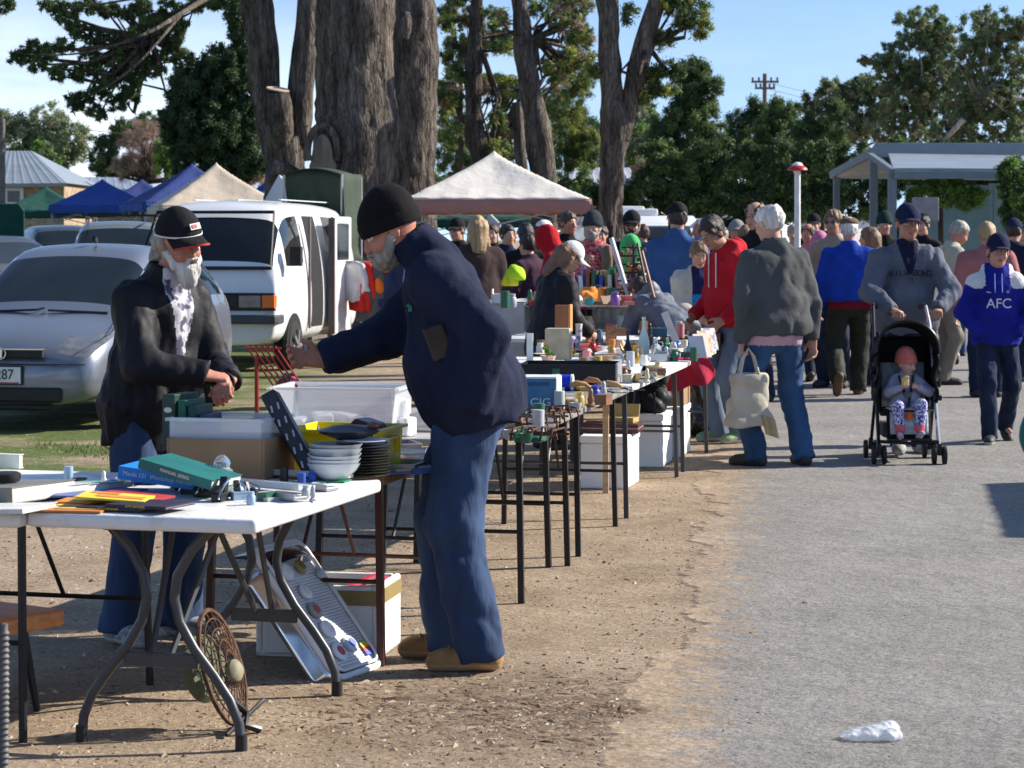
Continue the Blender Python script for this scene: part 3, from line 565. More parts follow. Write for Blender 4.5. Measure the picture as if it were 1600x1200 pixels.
# move the overhead foliage to its branch depth
def scar(r,off):
    m=MB(); c=Vector(TP(509,240,37))-off; c.y-=.60
    pts=[(.22*math.sin(a)*(.75 if math.cos(a)>0 else 1),.40*math.cos(a)) for a in np.linspace(0,6.28,22)[:-1]]
    m.prism([(x,y-.12) for x,y in pts],-.12,.03,M=rotm(90,0,-12),c=c); m.build('scar_wood',mat('weathered_wood',(.17,.14,.11),.95,.25,9,.6,30,stretch=(1,1,.2)),r,True,bevel=.02)
    m=MB(); m.tube([c+Vector((.23*math.sin(a),-.02,.41*math.cos(a))) for a in np.linspace(-1.9,1.9,16)],.055,8); m.build('bark_lip',BK,r,True)
tree('pine_tree','thickest pine trunk with an oval pruning scar and a bulge on its right',[[(548,330,72),(548,290,66),(550,240,64),(558,200,64),(556,150,60),(554,100,57),(555,0,58),(556,-90,58)],[(600,260,14),(606,205,16),(600,165,12)],[(470,280,12),(440,262,15,-.5),(428,262,12,-.6)]],37,BK,seed=8,extra=scar)
tree('pine_tree','stout pine trunk close behind the thickest one, knotted up its left side',[[(640,350,40),(641,300,37),(645,200,37),(648,100,36),(645,0,34),(640,-90,34)],[(632,60,8,-.8),(635,38,12,-.9),(633,20,8,-.8)]],41,BK,seed=13)
tree('pine_tree','slim leaning pine trunk above the left of the beige gazebo',[[(758,330,17),(752,235,15),(740,180,12.5),(741,100,11.5),(746,0,11),(750,-60,11)]],50,BKD,dict(blobs=[(700,210,24,22),(775,240,26,24),(715,120,20,14),(790,70,22,16),(770,190,20,16),(705,40,22,16),(770,20,24,14),(720,-5,26,12),(840,10,30,18),(795,130,18,14)],cr=8,den=1.0,n=40,size=.055,mats=['pine','pineyel','pinedark'],asp=.2,limbs=9,**{'from':(745,60),'lm':BKD}),seed=17)
tree('pine_tree','twin stemmed pine rising behind the peak of the beige gazebo',[[(848,350,19),(852,290,19),(846,230,18),(832,150,17),(820,80,17),(812,0,14),(808,-70,14)],[(818,300,11,1),(812,230,10,1),(808,160,9,1)]],44,BK,dict(blobs=[(880,30,30,22),(905,90,26,20),(870,110,24,20),(890,-5,30,14),(780,30,16,12)],cr=8,den=.8,n=36,size=.055,mats=['pineyel','pine','twig'],asp=.2,limbs=16,**{'from':(835,60),'lm':BKD}),seed=21)
tree('pine_tree','tall pine forking into two pale stems right of the beige gazebo',[[(953,378,25),(955,300,22),(958,240,23),(962,195,23),(955,150,17),(952,80,15),(950,0,16),(946,-70,16)],[(968,215,17),(980,180,14),(992,130,15),(1006,70,16),(1022,20,14),(1038,-60,12)],[(1000,95,7,.3),(1015,50,8,.3),(1035,5,8,.3),(1050,-50,8,.3)],[(951,50,9),(938,15,8),(928,-60,8)]],38,BK,
  dict(blobs=[(1075,20,34,26),(1095,45,18,14),(1050,5,26,16),(1040,60,18,16),(1020,118,20,14),(1050,110,26,12),(1035,140,24,14),(1012,150,12,14),(925,110,16,12),(985,20,12,16),(1000,150,14,12),(900,60,18,12)],cr=9,den=1.4,n=52,size=.05,mats=['pine','pineyel','pinedark'],asp=.2,limbs=8,**{'from':(1010,70),'lm':BKD}),seed=27)
def bush(name,label,Y,blobs,mats,cr,n,size,seed,trunk=None,den=1.,group=None,asp=.45,limbs=0,frm=None,lm=None,zs=1.):
    cr*=.72; size*=.50; n=int(n*1.9); px=blobs[0][0]; lowest=max(b_[1]+b_[3] for b_ in blobs); st=trunk or [[(px,min(lowest,372),4),(px,blobs[0][1],2.5)]]
    return tree(name,label,st,Y,lm or BKD,dict(blobs=blobs,cr=cr,den=den,n=n,size=size,mats=mats,asp=asp,limbs=limbs,zs=zs,**{'from':frm or (px,blobs[0][1]+20),'lm':lm or BKD}),group,seed)
BG='trees behind the market'
bush('cypress_tree','very dark dense cypress left of the forked pine trunk',60,[(330,200,80,70),(300,140,40,45),(360,110,50,50),(385,60,28,50),(340,265,70,40),(280,190,30,50),(395,200,40,80),(370,20,18,30)],['oakd','pinedark'],13,130,.075,31,den=1.3)
bush('gum_tree','pale grey-green gum behind the house on the far left',120,[(30,225,45,45),(75,200,38,40),(110,225,35,40),(60,250,60,30),(5,195,20,22)],['gumgrey','gum'],11,60,.13,32,den=1.3,limbs=10,frm=(70,262),lm=BKG)
bush('garden_tree','small olive-green tree beside the slate grey roof',100,[(62,245,22,26),(80,258,18,20)],['shrub','gum'],9,60,.12,33)
bush('garden_tree','dark rounded garden tree left of the bare purple shrub',95,[(165,245,26,40),(205,205,34,24),(235,195,28,18),(180,270,40,20)],['oakd','pine'],10,70,.10,34,den=1.2)
bush('bare_shrub','leafless purple-brown shrub beyond the blue gazebos',85,[(225,225,40,38),(250,255,40,30),(200,260,30,25)],['twigp','twig'],10,80,.075,35,asp=.12,den=1.6,limbs=40,frm=(228,285))
bush('garden_tree','yellow-green bush just left of the beige peaked gazebo',80,[(262,238,22,24),(255,262,20,16)],['shrub','pine'],9,70,.08,36)
bush('bare_shrub','bare brown thicket behind the beige peaked gazebo',75,[(350,265,40,26),(385,280,30,24),(310,255,24,18),(400,262,20,24)],['twig','twigp'],9,80,.07,37,asp=.12,den=1.6,limbs=30,frm=(355,300))
bush('pine_tree','feathery yellow-green pine between the twin stem and forked trunks',80,[(885,190,42,52),(905,120,34,36),(870,245,40,26),(915,235,26,40)],['pineyel','pine','pine'],11,95,.085,38,den=1.3,asp=.25,group=BG)
bush('pine_tree','open twiggy pine filling the gap behind the slim trunk',66,[(720,90,34,40),(700,150,26,30),(780,140,34,34),(770,60,34,30),(720,20,40,24),(840,220,30,30),(870,110,26,36),(905,60,26,30),(800,200,30,30),(895,10,34,20)],['pine','pineyel','twig','pinedark'],9,60,.10,77,den=1.0,asp=.2,limbs=40,frm=(745,250))
bush('pine_tree','soft green pine low between the stout and slim trunks',85,[(715,245,38,45),(705,185,26,30),(775,235,34,40),(735,290,60,26),(690,150,18,26)],['pine','pineyel','pinedark'],11,90,.085,39,den=1.3,asp=.25,group=BG)
bush('gum_tree','grey-green gum crown behind the forked pine',105,[(905,215,40,44),(1005,190,30,40),(1000,250,40,34),(870,160,26,26),(1005,130,20,20)],['gum','gumgrey','shrub'],12,80,.12,40,den=1.2,limbs=14,frm=(940,270),lm=BKG,group=BG)
bush('conifer','broad dark conifer right of the forked pine',75,[(1075,215,62,62),(1090,145,42,42),(1085,112,26,20),(1060,285,60,40),(1110,250,34,60),(1030,225,28,40)],['oakd','oak','oakd'],13,130,.095,41,den=1.5,asp=.3,group=BG)
bush('she_oak','feathery dark green tree left of the power pole',82,[(1165,215,40,44),(1160,290,46,44),(1185,175,22,22)],['oak','oakd','oakd'],13,120,.10,42,den=1.5,asp=.25,group=BG)
bush('she_oak','bright tipped green tree under the power pole',80,[(1215,220,40,50),(1225,175,24,22),(1220,290,46,46),(1200,195,24,24)],['oak','oakd','oak'],13,120,.10,43,den=1.5,asp=.25,group=BG)
bush('she_oak','green tree between the power pole and the shelter roof',78,[(1285,225,44,46),(1290,290,48,44),(1300,180,24,22),(1260,200,20,22)],['oak','oakd','oakd'],13,120,.10,44,den=1.5,asp=.25,group=BG)
bush('hedge','dark clipped hedge mass behind the caravans',70,[(x,310,34,42) for x in range(680,1380,46)]+[(x,292,34,40) for x in range(1395,1640,46)]+[(x,250,34,30) for x in range(1040,1640,60)],['oakd','oakd','oak'],14,90,.11,45,den=.8)
bush('gum_tree','thin topped gum left of the tallest gums',125,[(1265,165,22,18),(1300,145,24,22),(1330,150,24,26),(1355,135,26,20),(1335,195,44,28),(1380,165,30,30)],['gum','gumgrey','oakd'],9,60,.13,46,den=1.2,limbs=16,frm=(1350,230),lm=BKG,group=BG)
bush('gum_tree','tall round-headed gum with pale forked limbs',115,[(1440,40,44,34),(1425,85,50,34),(1400,115,36,30),(1470,60,28,34),(1375,95,20,16),(1430,150,60,44),(1415,205,60,40),(1465,120,40,50),(1350,95,12,10)],['gum','gum','oak','gum','gumred'],9,60,.12,47,trunk=[[(1457,340,5),(1457,260,4),(1457,200,3.5),(1456,145,2.5)],[(1457,165,3),(1465,150,2.2),(1476,142,1.5)],[(1430,230,3),(1412,180,2.6),(1400,140,2),(1392,110,1.4)]],den=.75,limbs=40,frm=(1440,170),lm=BKG,group=BG)
bush('gum_tree','tallest reddish gum at the right edge of the frame',110,[(1545,45,50,36),(1520,90,46,36),(1580,95,36,46),(1535,150,60,44),(1590,170,34,50),(1500,190,50,44),(1560,225,50,30),(1480,235,40,22),(1600,40,20,20)],['gum','gumred','gum','oak','gum'],9,60,.12,48,trunk=[[(1520,340,6),(1515,240,5),(1522,170,4),(1518,100,3),(1510,65,1.5)],[(1460,232,4.5,-4),(1480,215,4,-4),(1505,186,3.5,-4)],[(1582,152,2.5,-4),(1600,158,2.5,-4),(1620,150,2.2,-4)]],den=.75,limbs=40,frm=(1530,150),lm=BKG,group=BG)
bush('shrub','bright green shrub in front of the shelter wall',41,[(1470,300,44,24),(1440,312,30,18),(1500,308,36,20),(1475,280,26,12),(1530,302,14,10)],['shrub','oak'],9,70,.045,49,den=1.3)
bush('shrub','dark green shrub at the right end of the shelter',39,[(1585,290,26,44),(1600,330,40,36),(1570,262,14,12)],['oakd','shrub'],9,70,.045,50,den=1.3)
# ---------------- buildings
def corr(k,c): return mat(k,c,.45,.08,2,.0,metal=.25)
ROOF=corr('corrugated_roof',(.26,.30,.34)); TRIM=mat('steel_trim',(.15,.19,.22),.5,.06); WALLC=mat('cladding_teal',(.22,.34,.38),.6,.06); CREAM=mat('soffit_cream',(.42,.36,.29),.7); BRICK=mat('brick',(.26,.13,.085),.9,.25,30); TANW=mat('sandstone_wall',(.33,.24,.16),.9,.3,6); ROOFP=corr('pale_roof',(.50,.52,.56))
def slab(b,A,B,C,D,t=.12,mi=0,rib=0):
    A,B,C,D=[Vector(p) for p in (A,B,C,D)]; n=(B-A).cross(D-A).normalized()*t; b.add([A,B,C,D,A-n,B-n,C-n,D-n],[(0,1,2,3),(7,6,5,4),(0,4,5,1),(1,5,6,2),(2,6,7,3),(3,7,4,0)],mi)
    if rib:
        k=int((B-A).length/rib)
        for i in range(k):
            p=A.lerp(B,(i+.5)/k); q=D.lerp(C,(i+.5)/k); m=n.normalized()*.012; w_=(B-A).normalized()*rib*.22; b.add([p-w_-m*0,p+m,p+w_,q-w_,q+m,q+w_],[(0,1,4,3),(1,2,5,4),(0,2,1),(3,4,5)],mi)
o_=GX(1365,44); r=root('park_shelter','blue-grey steel shelter with a skillion roof, lean-to and teal walls','shelter',o_)
q=lambda px,py,Y: W(px,py,Y)-o_
def loc(o,v): return o
b=MB(); slab(b,q(1370,226,44),q(1720,232,44),q(1640,272,55),q(1296,268,55),.16); b.build('main_roof',TRIM,r)
b=MB(); A=q(1366,226,43.9); b.box(((A.x+q(1720,0,43.9).x)/2,A.z*0+43.87-44,A.z-.1),(q(1720,0,43.9).x-A.x,.06,.26)); b.build('fascia',mat('fascia_steel',(.20,.25,.29),.45,.06),r,bevel=.01)
b=MB(); slab(b,q(1388,243,43.7),q(1720,248,43.7),q(1740,268,40.5),q(1396,266,40.5),.04,rib=.12); b.build('lean_to_roof',ROOF,r)
b=MB(); A=q(1396,268,40.4); B=q(1740,270,40.4); b.box(((A.x+B.x)/2,A.y-.02,A.z-.06),(B.x-A.x,.1,.13)); A2=q(1360,243,43.7); b.tube([A2,A],.07,4); b.build('gutter',TRIM,r,bevel=.01)
for px,Y in ((1394,40.5),(1365,43.8),(1307,54)):
    g0=q(px,268 if Y<41 else (250 if Y<50 else 275),Y); m=MB(); m.box((g0.x,g0.y,g0.z/2),(.14,.14,g0.z)); m.build('post',TRIM,r,bevel=.01)
b=MB(); A=q(1545,0,45.5); b.box((A.x+2.2,A.y,1.3),(4.4,.12,2.6)); A=q(1440,0,47); b.box((A.x+.9,A.y,1.3),(2.4,.12,2.6)); 
for i in range(22): 
    A=q(1545,0,45.5); b.box((A.x+.1+i*.2,A.y-.07,1.3),(.03,.03,2.55))
b.build('wall',WALLC,r)
b=MB(); A=q(1300,277,53.8); B=q(1390,262,46); b.add([q(1304,276,54.5),q(1372,240,44.3),q(1392,262,44.3),q(1392,268,50)],[(0,1,2,3)]); b.build('gable_lining',CREAM,r,thick=.04)
def house(label,Y,roofpts,wall,rm,wm,win=(),chim=None,depth=6):
    x0,x1,yt,yb=wall; o=GX((x0+x1)/2,Y); r=root('house',label,'house',o); q=lambda px,py,Yy=Y:W(px,py,Yy)-o
    b=MB(); A=q(x0,yt); B=q(x1,yt); b.box(((A.x+B.x)/2,depth/2,A.z/2),(B.x-A.x,depth,A.z)); b.build('wall',wm,r)
    (ra,rb),(ea,eb)=roofpts; b=MB(); R1=q(*ra,Y+depth/2); R2=q(*rb,Y+depth/2); E1=q(*ea,Y-.4); E2=q(*eb,Y-.4); slab(b,E1,E2,R2,R1,.12,rib=.3); E3=Vector((E1.x,depth+.4,E1.z)); E4=Vector((E2.x,depth+.4,E2.z)); slab(b,R1,R2,E4,E3,.12); b.add([E1,R1,E3,E2,R2,E4],[(0,1,2),(3,5,4)]); b.build('roof',rm,r)
    for (a,bb,c,d) in win:
        A=q(a,bb,Y-.03); B=q(c,d,Y-.03); f=MB(); f.box(((A.x+B.x)/2,-.05,(A.z+B.z)/2),(B.x-A.x+.12,.1,A.z-B.z+.12)); w_=f.build('window',mat('white_paint',(.7,.7,.68),.5),r,bevel=.01); f=MB(); f.box(((A.x+B.x)/2,-.11,(A.z+B.z)/2),(B.x-A.x-.1,.02,A.z-B.z-.1)); f.build('pane',mat('dark_glass',(.05,.06,.07),.08),w_)
    if chim:
        A=q(chim[0],chim[1],Y+1.5); f=MB(); f.box((A.x,1.5,A.z-.7),(.5,.5,1.4)); f.box((A.x,1.5,A.z-.05),(.6,.6,.14)); f.build('chimney',BRICK,r)
    return r
house('low house with a grey hip roof and tan wall at the far left',75,(((4,236),(50,236)),((-30,287),(104,286))),(-20,100,286,380),ROOF,TANW,[(10,296,34,318)])
house('long shed with a pale blue-grey roof behind the blue gazebos',85,(((100,276),(232,278)),((92,300),(245,302))),(98,238,300,400),corr('bluegrey_roof',(.30,.35,.44)),TANW)
house('house with a pale tin roof and brick chimney behind the forked pine',88,(((885,262),(985,262)),((868,306),(1014,306))),(875,1005,305,400),ROOFP,CREAM,chim=(997,259))
# poles and wires
def pole(label,px,Y,ytop,arms,w_=.16,name='power_pole'):
    o=GX(px,Y); zt=W(px,ytop,Y).z; r=root(name,label,'power pole',o); m=MB(); m.cyl((0,0,0),(0,0,zt),w_,w_*.75,10); m.build('pole',mat('weathered_timber',(.16,.14,.12),.9,.2,8),r,True)
    for py,half in arms:
        z=W(px,py,Y).z; m=MB(); m.box((0,-.12,z),(half*2,.1,.12)); a=m.build('crossarm',mat('weathered_timber',(.16,.14,.12)),r)
        for i in (-.9,-.45,.45,.9): m=MB(); m.lathe([(.03,0),(.07,.04),(.05,.1),(.08,.14),(.02,.2)],(i*half,-.12,z+.06),8); m.build('insulator',mat('porcelain',(.2,.17,.15),.3),a)
    return r
pole('dark timber power pole with crossarms above the green trees',1195,130,115,[(128,.75),(138,.55)])
pole('pale timber power pole at the far left edge',3,58,186,[],.10)
def wire(A,B,sag,label):
    m=MB(); m.tube([A.lerp(B,t)-Vector((0,0,sag*4*t*(1-t))) for t in np.linspace(0,1,14)],.012,4); tag(m.build('overhead_wire',mat('cable',(.03,.03,.03),.6)),label,'cable')
wire(W(3,188,58),W(700,215,70),.3,'overhead wire running right from the far left pole'); wire(W(1197,128,130),W(1700,190,140),.7,'upper overhead wire running right from the dark power pole'); wire(W(1197,138,130),W(1700,200,140),.7,'lower overhead wire running right from the dark power pole')
wire(W(880,213,90),W(1060,211,95),.1,'short overhead wire behind the forked pine')
# ---------------- gazebos and canvas
def canvas(k,c,**a): return mat('canvas_'+k,c,.85,.08,3,.35,9,det2=.03,**a)
def gazebo(label,px,Y,w,ze,zp,yaw,cm,vm,legm,val=.22,wy=None,name='gazebo',legs=True,group=None,seed=1,vent=False,loc_=None):
    o=loc_ or GX(px,Y); r=root(name,label,'gazebo',o,yaw,group); wy=wy or w
    def top(u,v):
        x=(u-.5)*w; y=(v-.5)*wy; m=max(abs(u-.5),abs(v-.5))*2; ridge=(abs(u-.5)*abs(v-.5))**.5*2
        z=zp-(zp-ze)*(m**.86)-.07*math.sin(m*3.14)*(1-(min(abs(u-.5),abs(v-.5))/(max(abs(u-.5),abs(v-.5))+.001))); z+=.010*math.sin(u*41+v*17+seed)*math.sin(v*29-u*13)*m; return Vector((x,y,z))
    b=MB().sheet(top,36,36); b.build('canopy',cm,r,True,thick=.006)
    C=[(-w/2,-wy/2),(w/2,-wy/2),(w/2,wy/2),(-w/2,wy/2)]; b=MB()
    for i in range(4):
        a,c=C[i],C[(i+1)%4]; b.sheet(lambda u,v:Vector((a[0]+(c[0]-a[0])*u,a[1]+(c[1]-a[1])*u,ze-.005-val*v*(1-.06*math.sin(u*3.14))))+Vector((c[1]-a[1],-(c[0]-a[0]),0)).normalized()*(.006+.02*v*math.sin(u*23+i)),30,4)
    b.build('valance',vm,r,True,thick=.006)
    for x,y in C:
        m=MB(); k=.95; m.box((x*k,y*k,(ze-.03)/2),(.035,.035,ze-.03)); m.box((x*k,y*k,.01),(.1,.1,.02)); m.build('leg',legm,r)
    m=MB()
    for i in range(4):
        a,c=C[i],C[(i+1)%4]; k=.94; A=Vector((a[0]*k,a[1]*k,ze-.08)); B=Vector((c[0]*k,c[1]*k,ze-.08)); M_=(A+B)/2
        for s,e in ((A,M_),(M_,B)): m.tube([s,e-Vector((0,0,.28))],.012,4); m.tube([s-Vector((0,0,.28)),e],.012,4)
    m.build('truss',legm,r); return r
LEGM=mat('painted_steel_leg',(.35,.35,.36),.4,.05,metal=.3); BLUEC=canvas('blue',(.028,.075,.30)); BLUED=canvas('dark_blue',(.02,.04,.17)); GREENC=canvas('green',(.006,.06,.045)); BEIGE=canvas('beige',(.50,.42,.33)); CRE=canvas('cream',(.60,.56,.51)); MAR=canvas('maroon',(.33,.17,.15)); OLIV=canvas('olive',(.028,.045,.030)); WHC=canvas('white',(.66,.68,.70))
gazebo('large cream gazebo with a dusty maroon valance over the crowd',772,34.5,2.62,2.10,2.82,3,CRE,MAR,LEGM,.2)
gazebo('pale beige peaked gazebo behind the white van',338,50,2.65,2.2,3.15,14,BEIGE,BEIGE,LEGM,.22)
gazebo('bright blue gazebo, left one of the blue row',160,60,2.6,2.35,3.05,10,BLUEC,BLUEC,LEGM,.2,wy=3)
gazebo('darker blue gazebo between two brighter blue ones',222,62,2.6,2.3,3.1,12,BLUED,BLUED,LEGM,.2)
gazebo('tallest blue gazebo half hidden by the beige peaked one',300,56,2.9,2.35,3.32,20,BLUED,BLUEC,LEGM,.2)
gazebo('small dark green gazebo by the tan house wall',72,66,2.4,2.3,3.0,8,GREENC,GREENC,LEGM,.2)
gazebo('dark green gazebo seen underneath the maroon valance',712,47,2.6,1.95,2.5,20,GREENC,GREENC,LEGM,.2,wy=2.4)
gazebo('blue gazebo peeping out between the beige one and the trunks',425,58,1.6,2.4,3.05,30,BLUEC,BLUEC,LEGM,.2)
def prismthing(name,label,cat,pts,Y,depth,m,thick_=None,rz=0):
    o=GX(pts[0][0],Y); r=root(name,label,cat,o); V=[W(x,y,Y)-o for x,y in pts]; n=len(V); b=MB(); b.add(V+[v+Vector((0,depth,0)) for v in V],[tuple(range(n)),tuple(range(2*n-1,n-1,-1))]+[(i,n+i,n+(i+1)%n,(i+1)%n) for i in range(n)]); b.build('cover',m,r,bevel=.04); return r
# olive camper cover: draped sheet over a hoop frame
o=GX(480,31); r=root('camper_annexe','olive canvas annexe hanging off a camper behind the white van','tent',o,-6); m=MB()
def dr(u,v):
    a=W(443+92*u,272-8*math.sin(u*3.1),31)-o; bt=W(458+90*u,412,31)-o; x=a.x+(bt.x-a.x)*v; z=a.z+(bt.z-a.z)*v; return Vector((x,.12*math.sin(u*9+v*3)*v+.05*math.sin(u*23)*v,z))
m.sheet(dr,30,12); m.build('front_panel',OLIV,r,True,thick=.01); m=MB(); A=dr(1,0); B=dr(1,1); m.sheet(lambda u,v:Vector((A.x+.06*math.sin(v*9+u*4)*v,.02+1.5*u,A.z+(B.z-A.z)*v+.03*u)),10,12); m.build('side_panel',OLIV,r,True,thick=.01)
m=MB(); A0=dr(0,0); m.sheet(lambda u,v:Vector((A0.x+(A.x-A0.x)*u,-.08+1.6*v,A0.z+.015+.08*math.sin(u*3.14)-.1*(v-.5)**2)),14,6); m.build('roof_panel',OLIV,r,True,thick=.01)
for p in (dr(0,0),dr(1,0),dr(0,0)+Vector((0,1.5,0)),dr(1,0)+Vector((0,1.5,0))): m=MB(); m.tube([p,(p.x,p.y,0)],.02,6); m.build('pole',LEGM,r)
prismthing('awning_panel','white triangular awning panel beside the olive annexe','awning',[(408,322),(436,272),(455,290),(452,325)],34,.05,WHC)
prismthing('canvas_wall','dark green canvas wall at the far left edge','canvas',[(-30,318),(30,318),(38,330),(38,420),(-30,420)],46,.05,GREENC)
prismthing('awning_panel','small white pointed awning under the maroon valance','awning',[(752,362),(765,332),(783,350),(780,364)],45,.05,WHC)
prismthing('awning_panel','white wedge of awning left of the blonde woman in the brown coat','awning',[(690,320),(728,320),(708,346)],46,.05,WHC)
# ---------------- vehicles
GLASS=mat('car_glass',(.010,.014,.016),.04,.1,2,spec=.5); TYRE=mat('tyre',(.02,.02,.02),.85,.2,20); RIM=mat('alloy_rim',(.45,.45,.46),.3,.05,metal=.8); BLK=mat('black_trim',(.015,.015,.016),.5); CHR=mat('chrome',(.75,.75,.76),.12,.03,metal=1.); WHP=mat('white_car_paint',(.70,.71,.72),.3,.03,2,coat=.6); SIL=mat('silver_car_paint',(.19,.21,.25),.3,.04,2,metal=.5,coat=.7); LENS=mat('headlight_lens',(.13,.135,.15),.08,.25,12,spec=.8,coat=.5); ORG=mat('orange_lens',(.75,.16,.015),.2,.1); REDL=mat('red_lens',(.4,.02,.02),.2)
def wheel(r,x,y,rad=.29,w_=.18,name='wheel',z=None):
    s=1 if x>0 else -1; m=MB(); M=rotm(0,90,0); m.lathe([(rad*.62,-w_/2),(rad*.93,-w_/2),(rad,-w_*.3),(rad,w_*.3),(rad*.93,w_/2),(rad*.62,w_/2)],(0,0,0),28,M=M); o=m.build(name,TYRE,r,True,loc=(x,y,z or rad))
    m=MB(); m.lathe([(rad*.64,-.02),(rad*.6,.02),(rad*.5,.0),(.05,.03),(.01,.035)],(0,0,0),24,M=rotm(0,90*s,0))
    for i in range(5): a=i*1.2566; m.box((s*.04,math.cos(a)*rad*.33,math.sin(a)*rad*.33),(.03,.045,rad*.55),rx=math.degrees(a)-90)
    q=m.build('rim',RIM,o,True); q.location=(s*w_*.38,0,0)
def loft(ST):
    V=[];n=8
    for (y,zl,w_,zb,wb,wt,zt,cr_) in ST:
        ring=[(0,zl),(w_*.88,zl),(w_,zl+.14),(w_*1.0,(zl+zb)*.55),(wb,zb),(wt,zt-.045),(wt*.82,zt),(0,zt+cr_)]
        V+=[(x,y,z) for x,z in ring]+[(-x,y,z) for x,z in ring[-2:0:-1]]
    return V,14
def carbody(r,ST,paint,parts,level=2,names=('body',)):
    V,n=loft(ST); F=[];T=[]; k=len(ST); key={}
    for i in range(k-1):
        for j in range(n):
            F.append((i*n+j,i*n+(j+1)%n,(i+1)*n+(j+1)%n,(i+1)*n+j)); jj=j if j<7 else 13-j; t=0
            for pi,(nm,m,sel) in enumerate(parts):
                if sel(i,jj,1 if j<7 else -1): t=pi+1
            T.append(t)
    F+=[tuple(range(n-1,-1,-1)),tuple((k-1)*n+j for j in range(n))]; T+=[0,0]
    me=bpy.data.meshes.new('tmp'); me.from_pydata(V,[],F); me.update()
    bm=bmesh.new(); bm.from_mesh(me); bmesh.ops.recalc_face_normals(bm,faces=bm.faces); bm.to_mesh(me); bm.free(); me.polygons.foreach_set('material_index',T)
    for _ in range(len(parts)+1): me.materials.append(None)
    o=bpy.data.objects.new('tmp',me); COL.objects.link(o); md=o.modifiers.new('s','SUBSURF'); md.levels=level; md.render_levels=level
    dg=bpy.context.evaluated_depsgraph_get(); ev=bpy.data.meshes.new_from_object(o.evaluated_get(dg)); co=np.zeros(len(ev.vertices)*3); ev.vertices.foreach_get('co',co); co=co.reshape(-1,3); fs=[tuple(p.vertices) for p in ev.polygons]; mi=[p.material_index for p in ev.polygons]; bpy.data.objects.remove(o)
    for t,(nm,m,_) in enumerate([('body',paint,None)]+parts):
        sub=[f for f,q in zip(fs,mi) if q==t]
        if not sub: continue
        ids=sorted({i for f in sub for i in f}); mp={a:b for b,a in enumerate(ids)}; b=bpy.data.meshes.new(nm); b.from_pydata([tuple(co[i]) for i in ids],[],[tuple(mp[i] for i in f) for f in sub]); b.polygons.foreach_set('use_smooth',[True]*len(sub)); b.update(); link(nm,b,m,r)
def arch(r,x,y,rad=.34):
    m=MB(); m.prism([(rad*math.cos(a),rad*math.sin(a)) for a in np.linspace(-.5,3.64,20)],-.03,.02,M=rotm(90,0,90),c=(x,y,.30)); m.build('wheel_arch',BLK,r)
# silver hatchback
o=Vector(((-2-800)*18.9/FPX,18.9,0)); r=root('parked_car','silver five-door hatchback facing the stalls beside the bearded seller','car',o,-10.5)
HS=[(0,.22,.60,.50,.58,.50,.52,.01),(.06,.20,.76,.62,.72,.62,.64,.02),(.30,.20,.82,.74,.80,.66,.77,.03),(.72,.20,.835,.86,.80,.70,.88,.03),(.86,.20,.84,.90,.81,.72,.92,.03),(1.75,.20,.84,.98,.81,.60,1.46,.03),(2.0,.20,.84,1.0,.81,.60,1.49,.035),(3.0,.20,.84,1.02,.81,.60,1.47,.03),(3.45,.22,.83,1.04,.80,.58,1.40,.02),(3.72,.25,.80,1.02,.77,.62,1.12,.01),(3.82,.30,.72,.8,.70,.6,.86,0)]
carbody(r,HS,SIL,[('windscreen',GLASS,lambda i,j,s:i==4 and j>=5),('side_window',GLASS,lambda i,j,s:i in(5,6,7) and j==4 and s>0),('side_window',GLASS,lambda i,j,s:i in(5,6,7) and j==4 and s<0),('rear_window',GLASS,lambda i,j,s:i==8 and j>=5),('headlight',LENS,lambda i,j,s:((i in(1,2) and j==4) or (i==1 and j==5)) and s>0),('headlight',LENS,lambda i,j,s:((i in(1,2) and j==4) or (i==1 and j==5)) and s<0)])
for s in (-1,1):
    for y in (.72,3.17): arch(r,s*.822,y,.32); wheel(r,s*.765,y,.27)
    m=MB(); m.box((s*.93,1.35,1.03),(.2,.1,.14)); m.build('mirror',SIL,r,True,bevel=.03)
m=MB(); m.box((0,.02,.63),(.74,.06,.075)); g_=m.build('grille',BLK,r,bevel=.01); m=MB(); m.box((0,-.005,.665),(.78,.04,.014)); m.build('chrome_bar',CHR,g_,bevel=.004)
m=MB()
for s in (-1,1): m.box((s*.035,-.03,.63),(.018,.02,.075),ry=s*6)
m.box((0,-.03,.63),(.06,.02,.014)); m.tube([(.07*math.cos(a),-.028,.63+.052*math.sin(a)) for a in np.linspace(0,6.283,24)],.006,5); m.build('badge',CHR,g_,bevel=.002)
m=MB(); m.box((0,.0,.30),(1.06,.05,.12)); m.box((0,.02,.20),(.9,.05,.05)); m.build('air_intake',BLK,r,bevel=.02)
m=MB(); m.box((0,-.015,.455),(.385,.015,.135)); p_=m.build('number_plate',mat('plate_white',(.7,.7,.68),.5),r,bevel=.004); m=MB(); m.box((0,-.012,.455),(.41,.012,.155)); m.build('plate_frame',BLK,p_); lettering('S 287',.115,BLK,p_,(.02,-.026,.46),(90,0,0),sx=.9); m=MB(); m.box((0,-.026,.395),(.36,.003,.012)); m.build('plate_band',REDL,p_)
m=MB(); m.tube([(-.62,.86,.93),(0,.80,.955),(.05,.84,.97)],.010,5); m.tube([(.6,.86,.93),(.1,.80,.95)],.010,5); m.build('wiper',BLK,r); m=MB(); m.box((.1,1.9,1.535),(.03,.07,.04),rx=-20); m.build('aerial_base',BLK,r)
m=MB(); m.box((.0,.0,.545),(1.45,.012,.008)); m.build('bumper_seam',BLK,r)
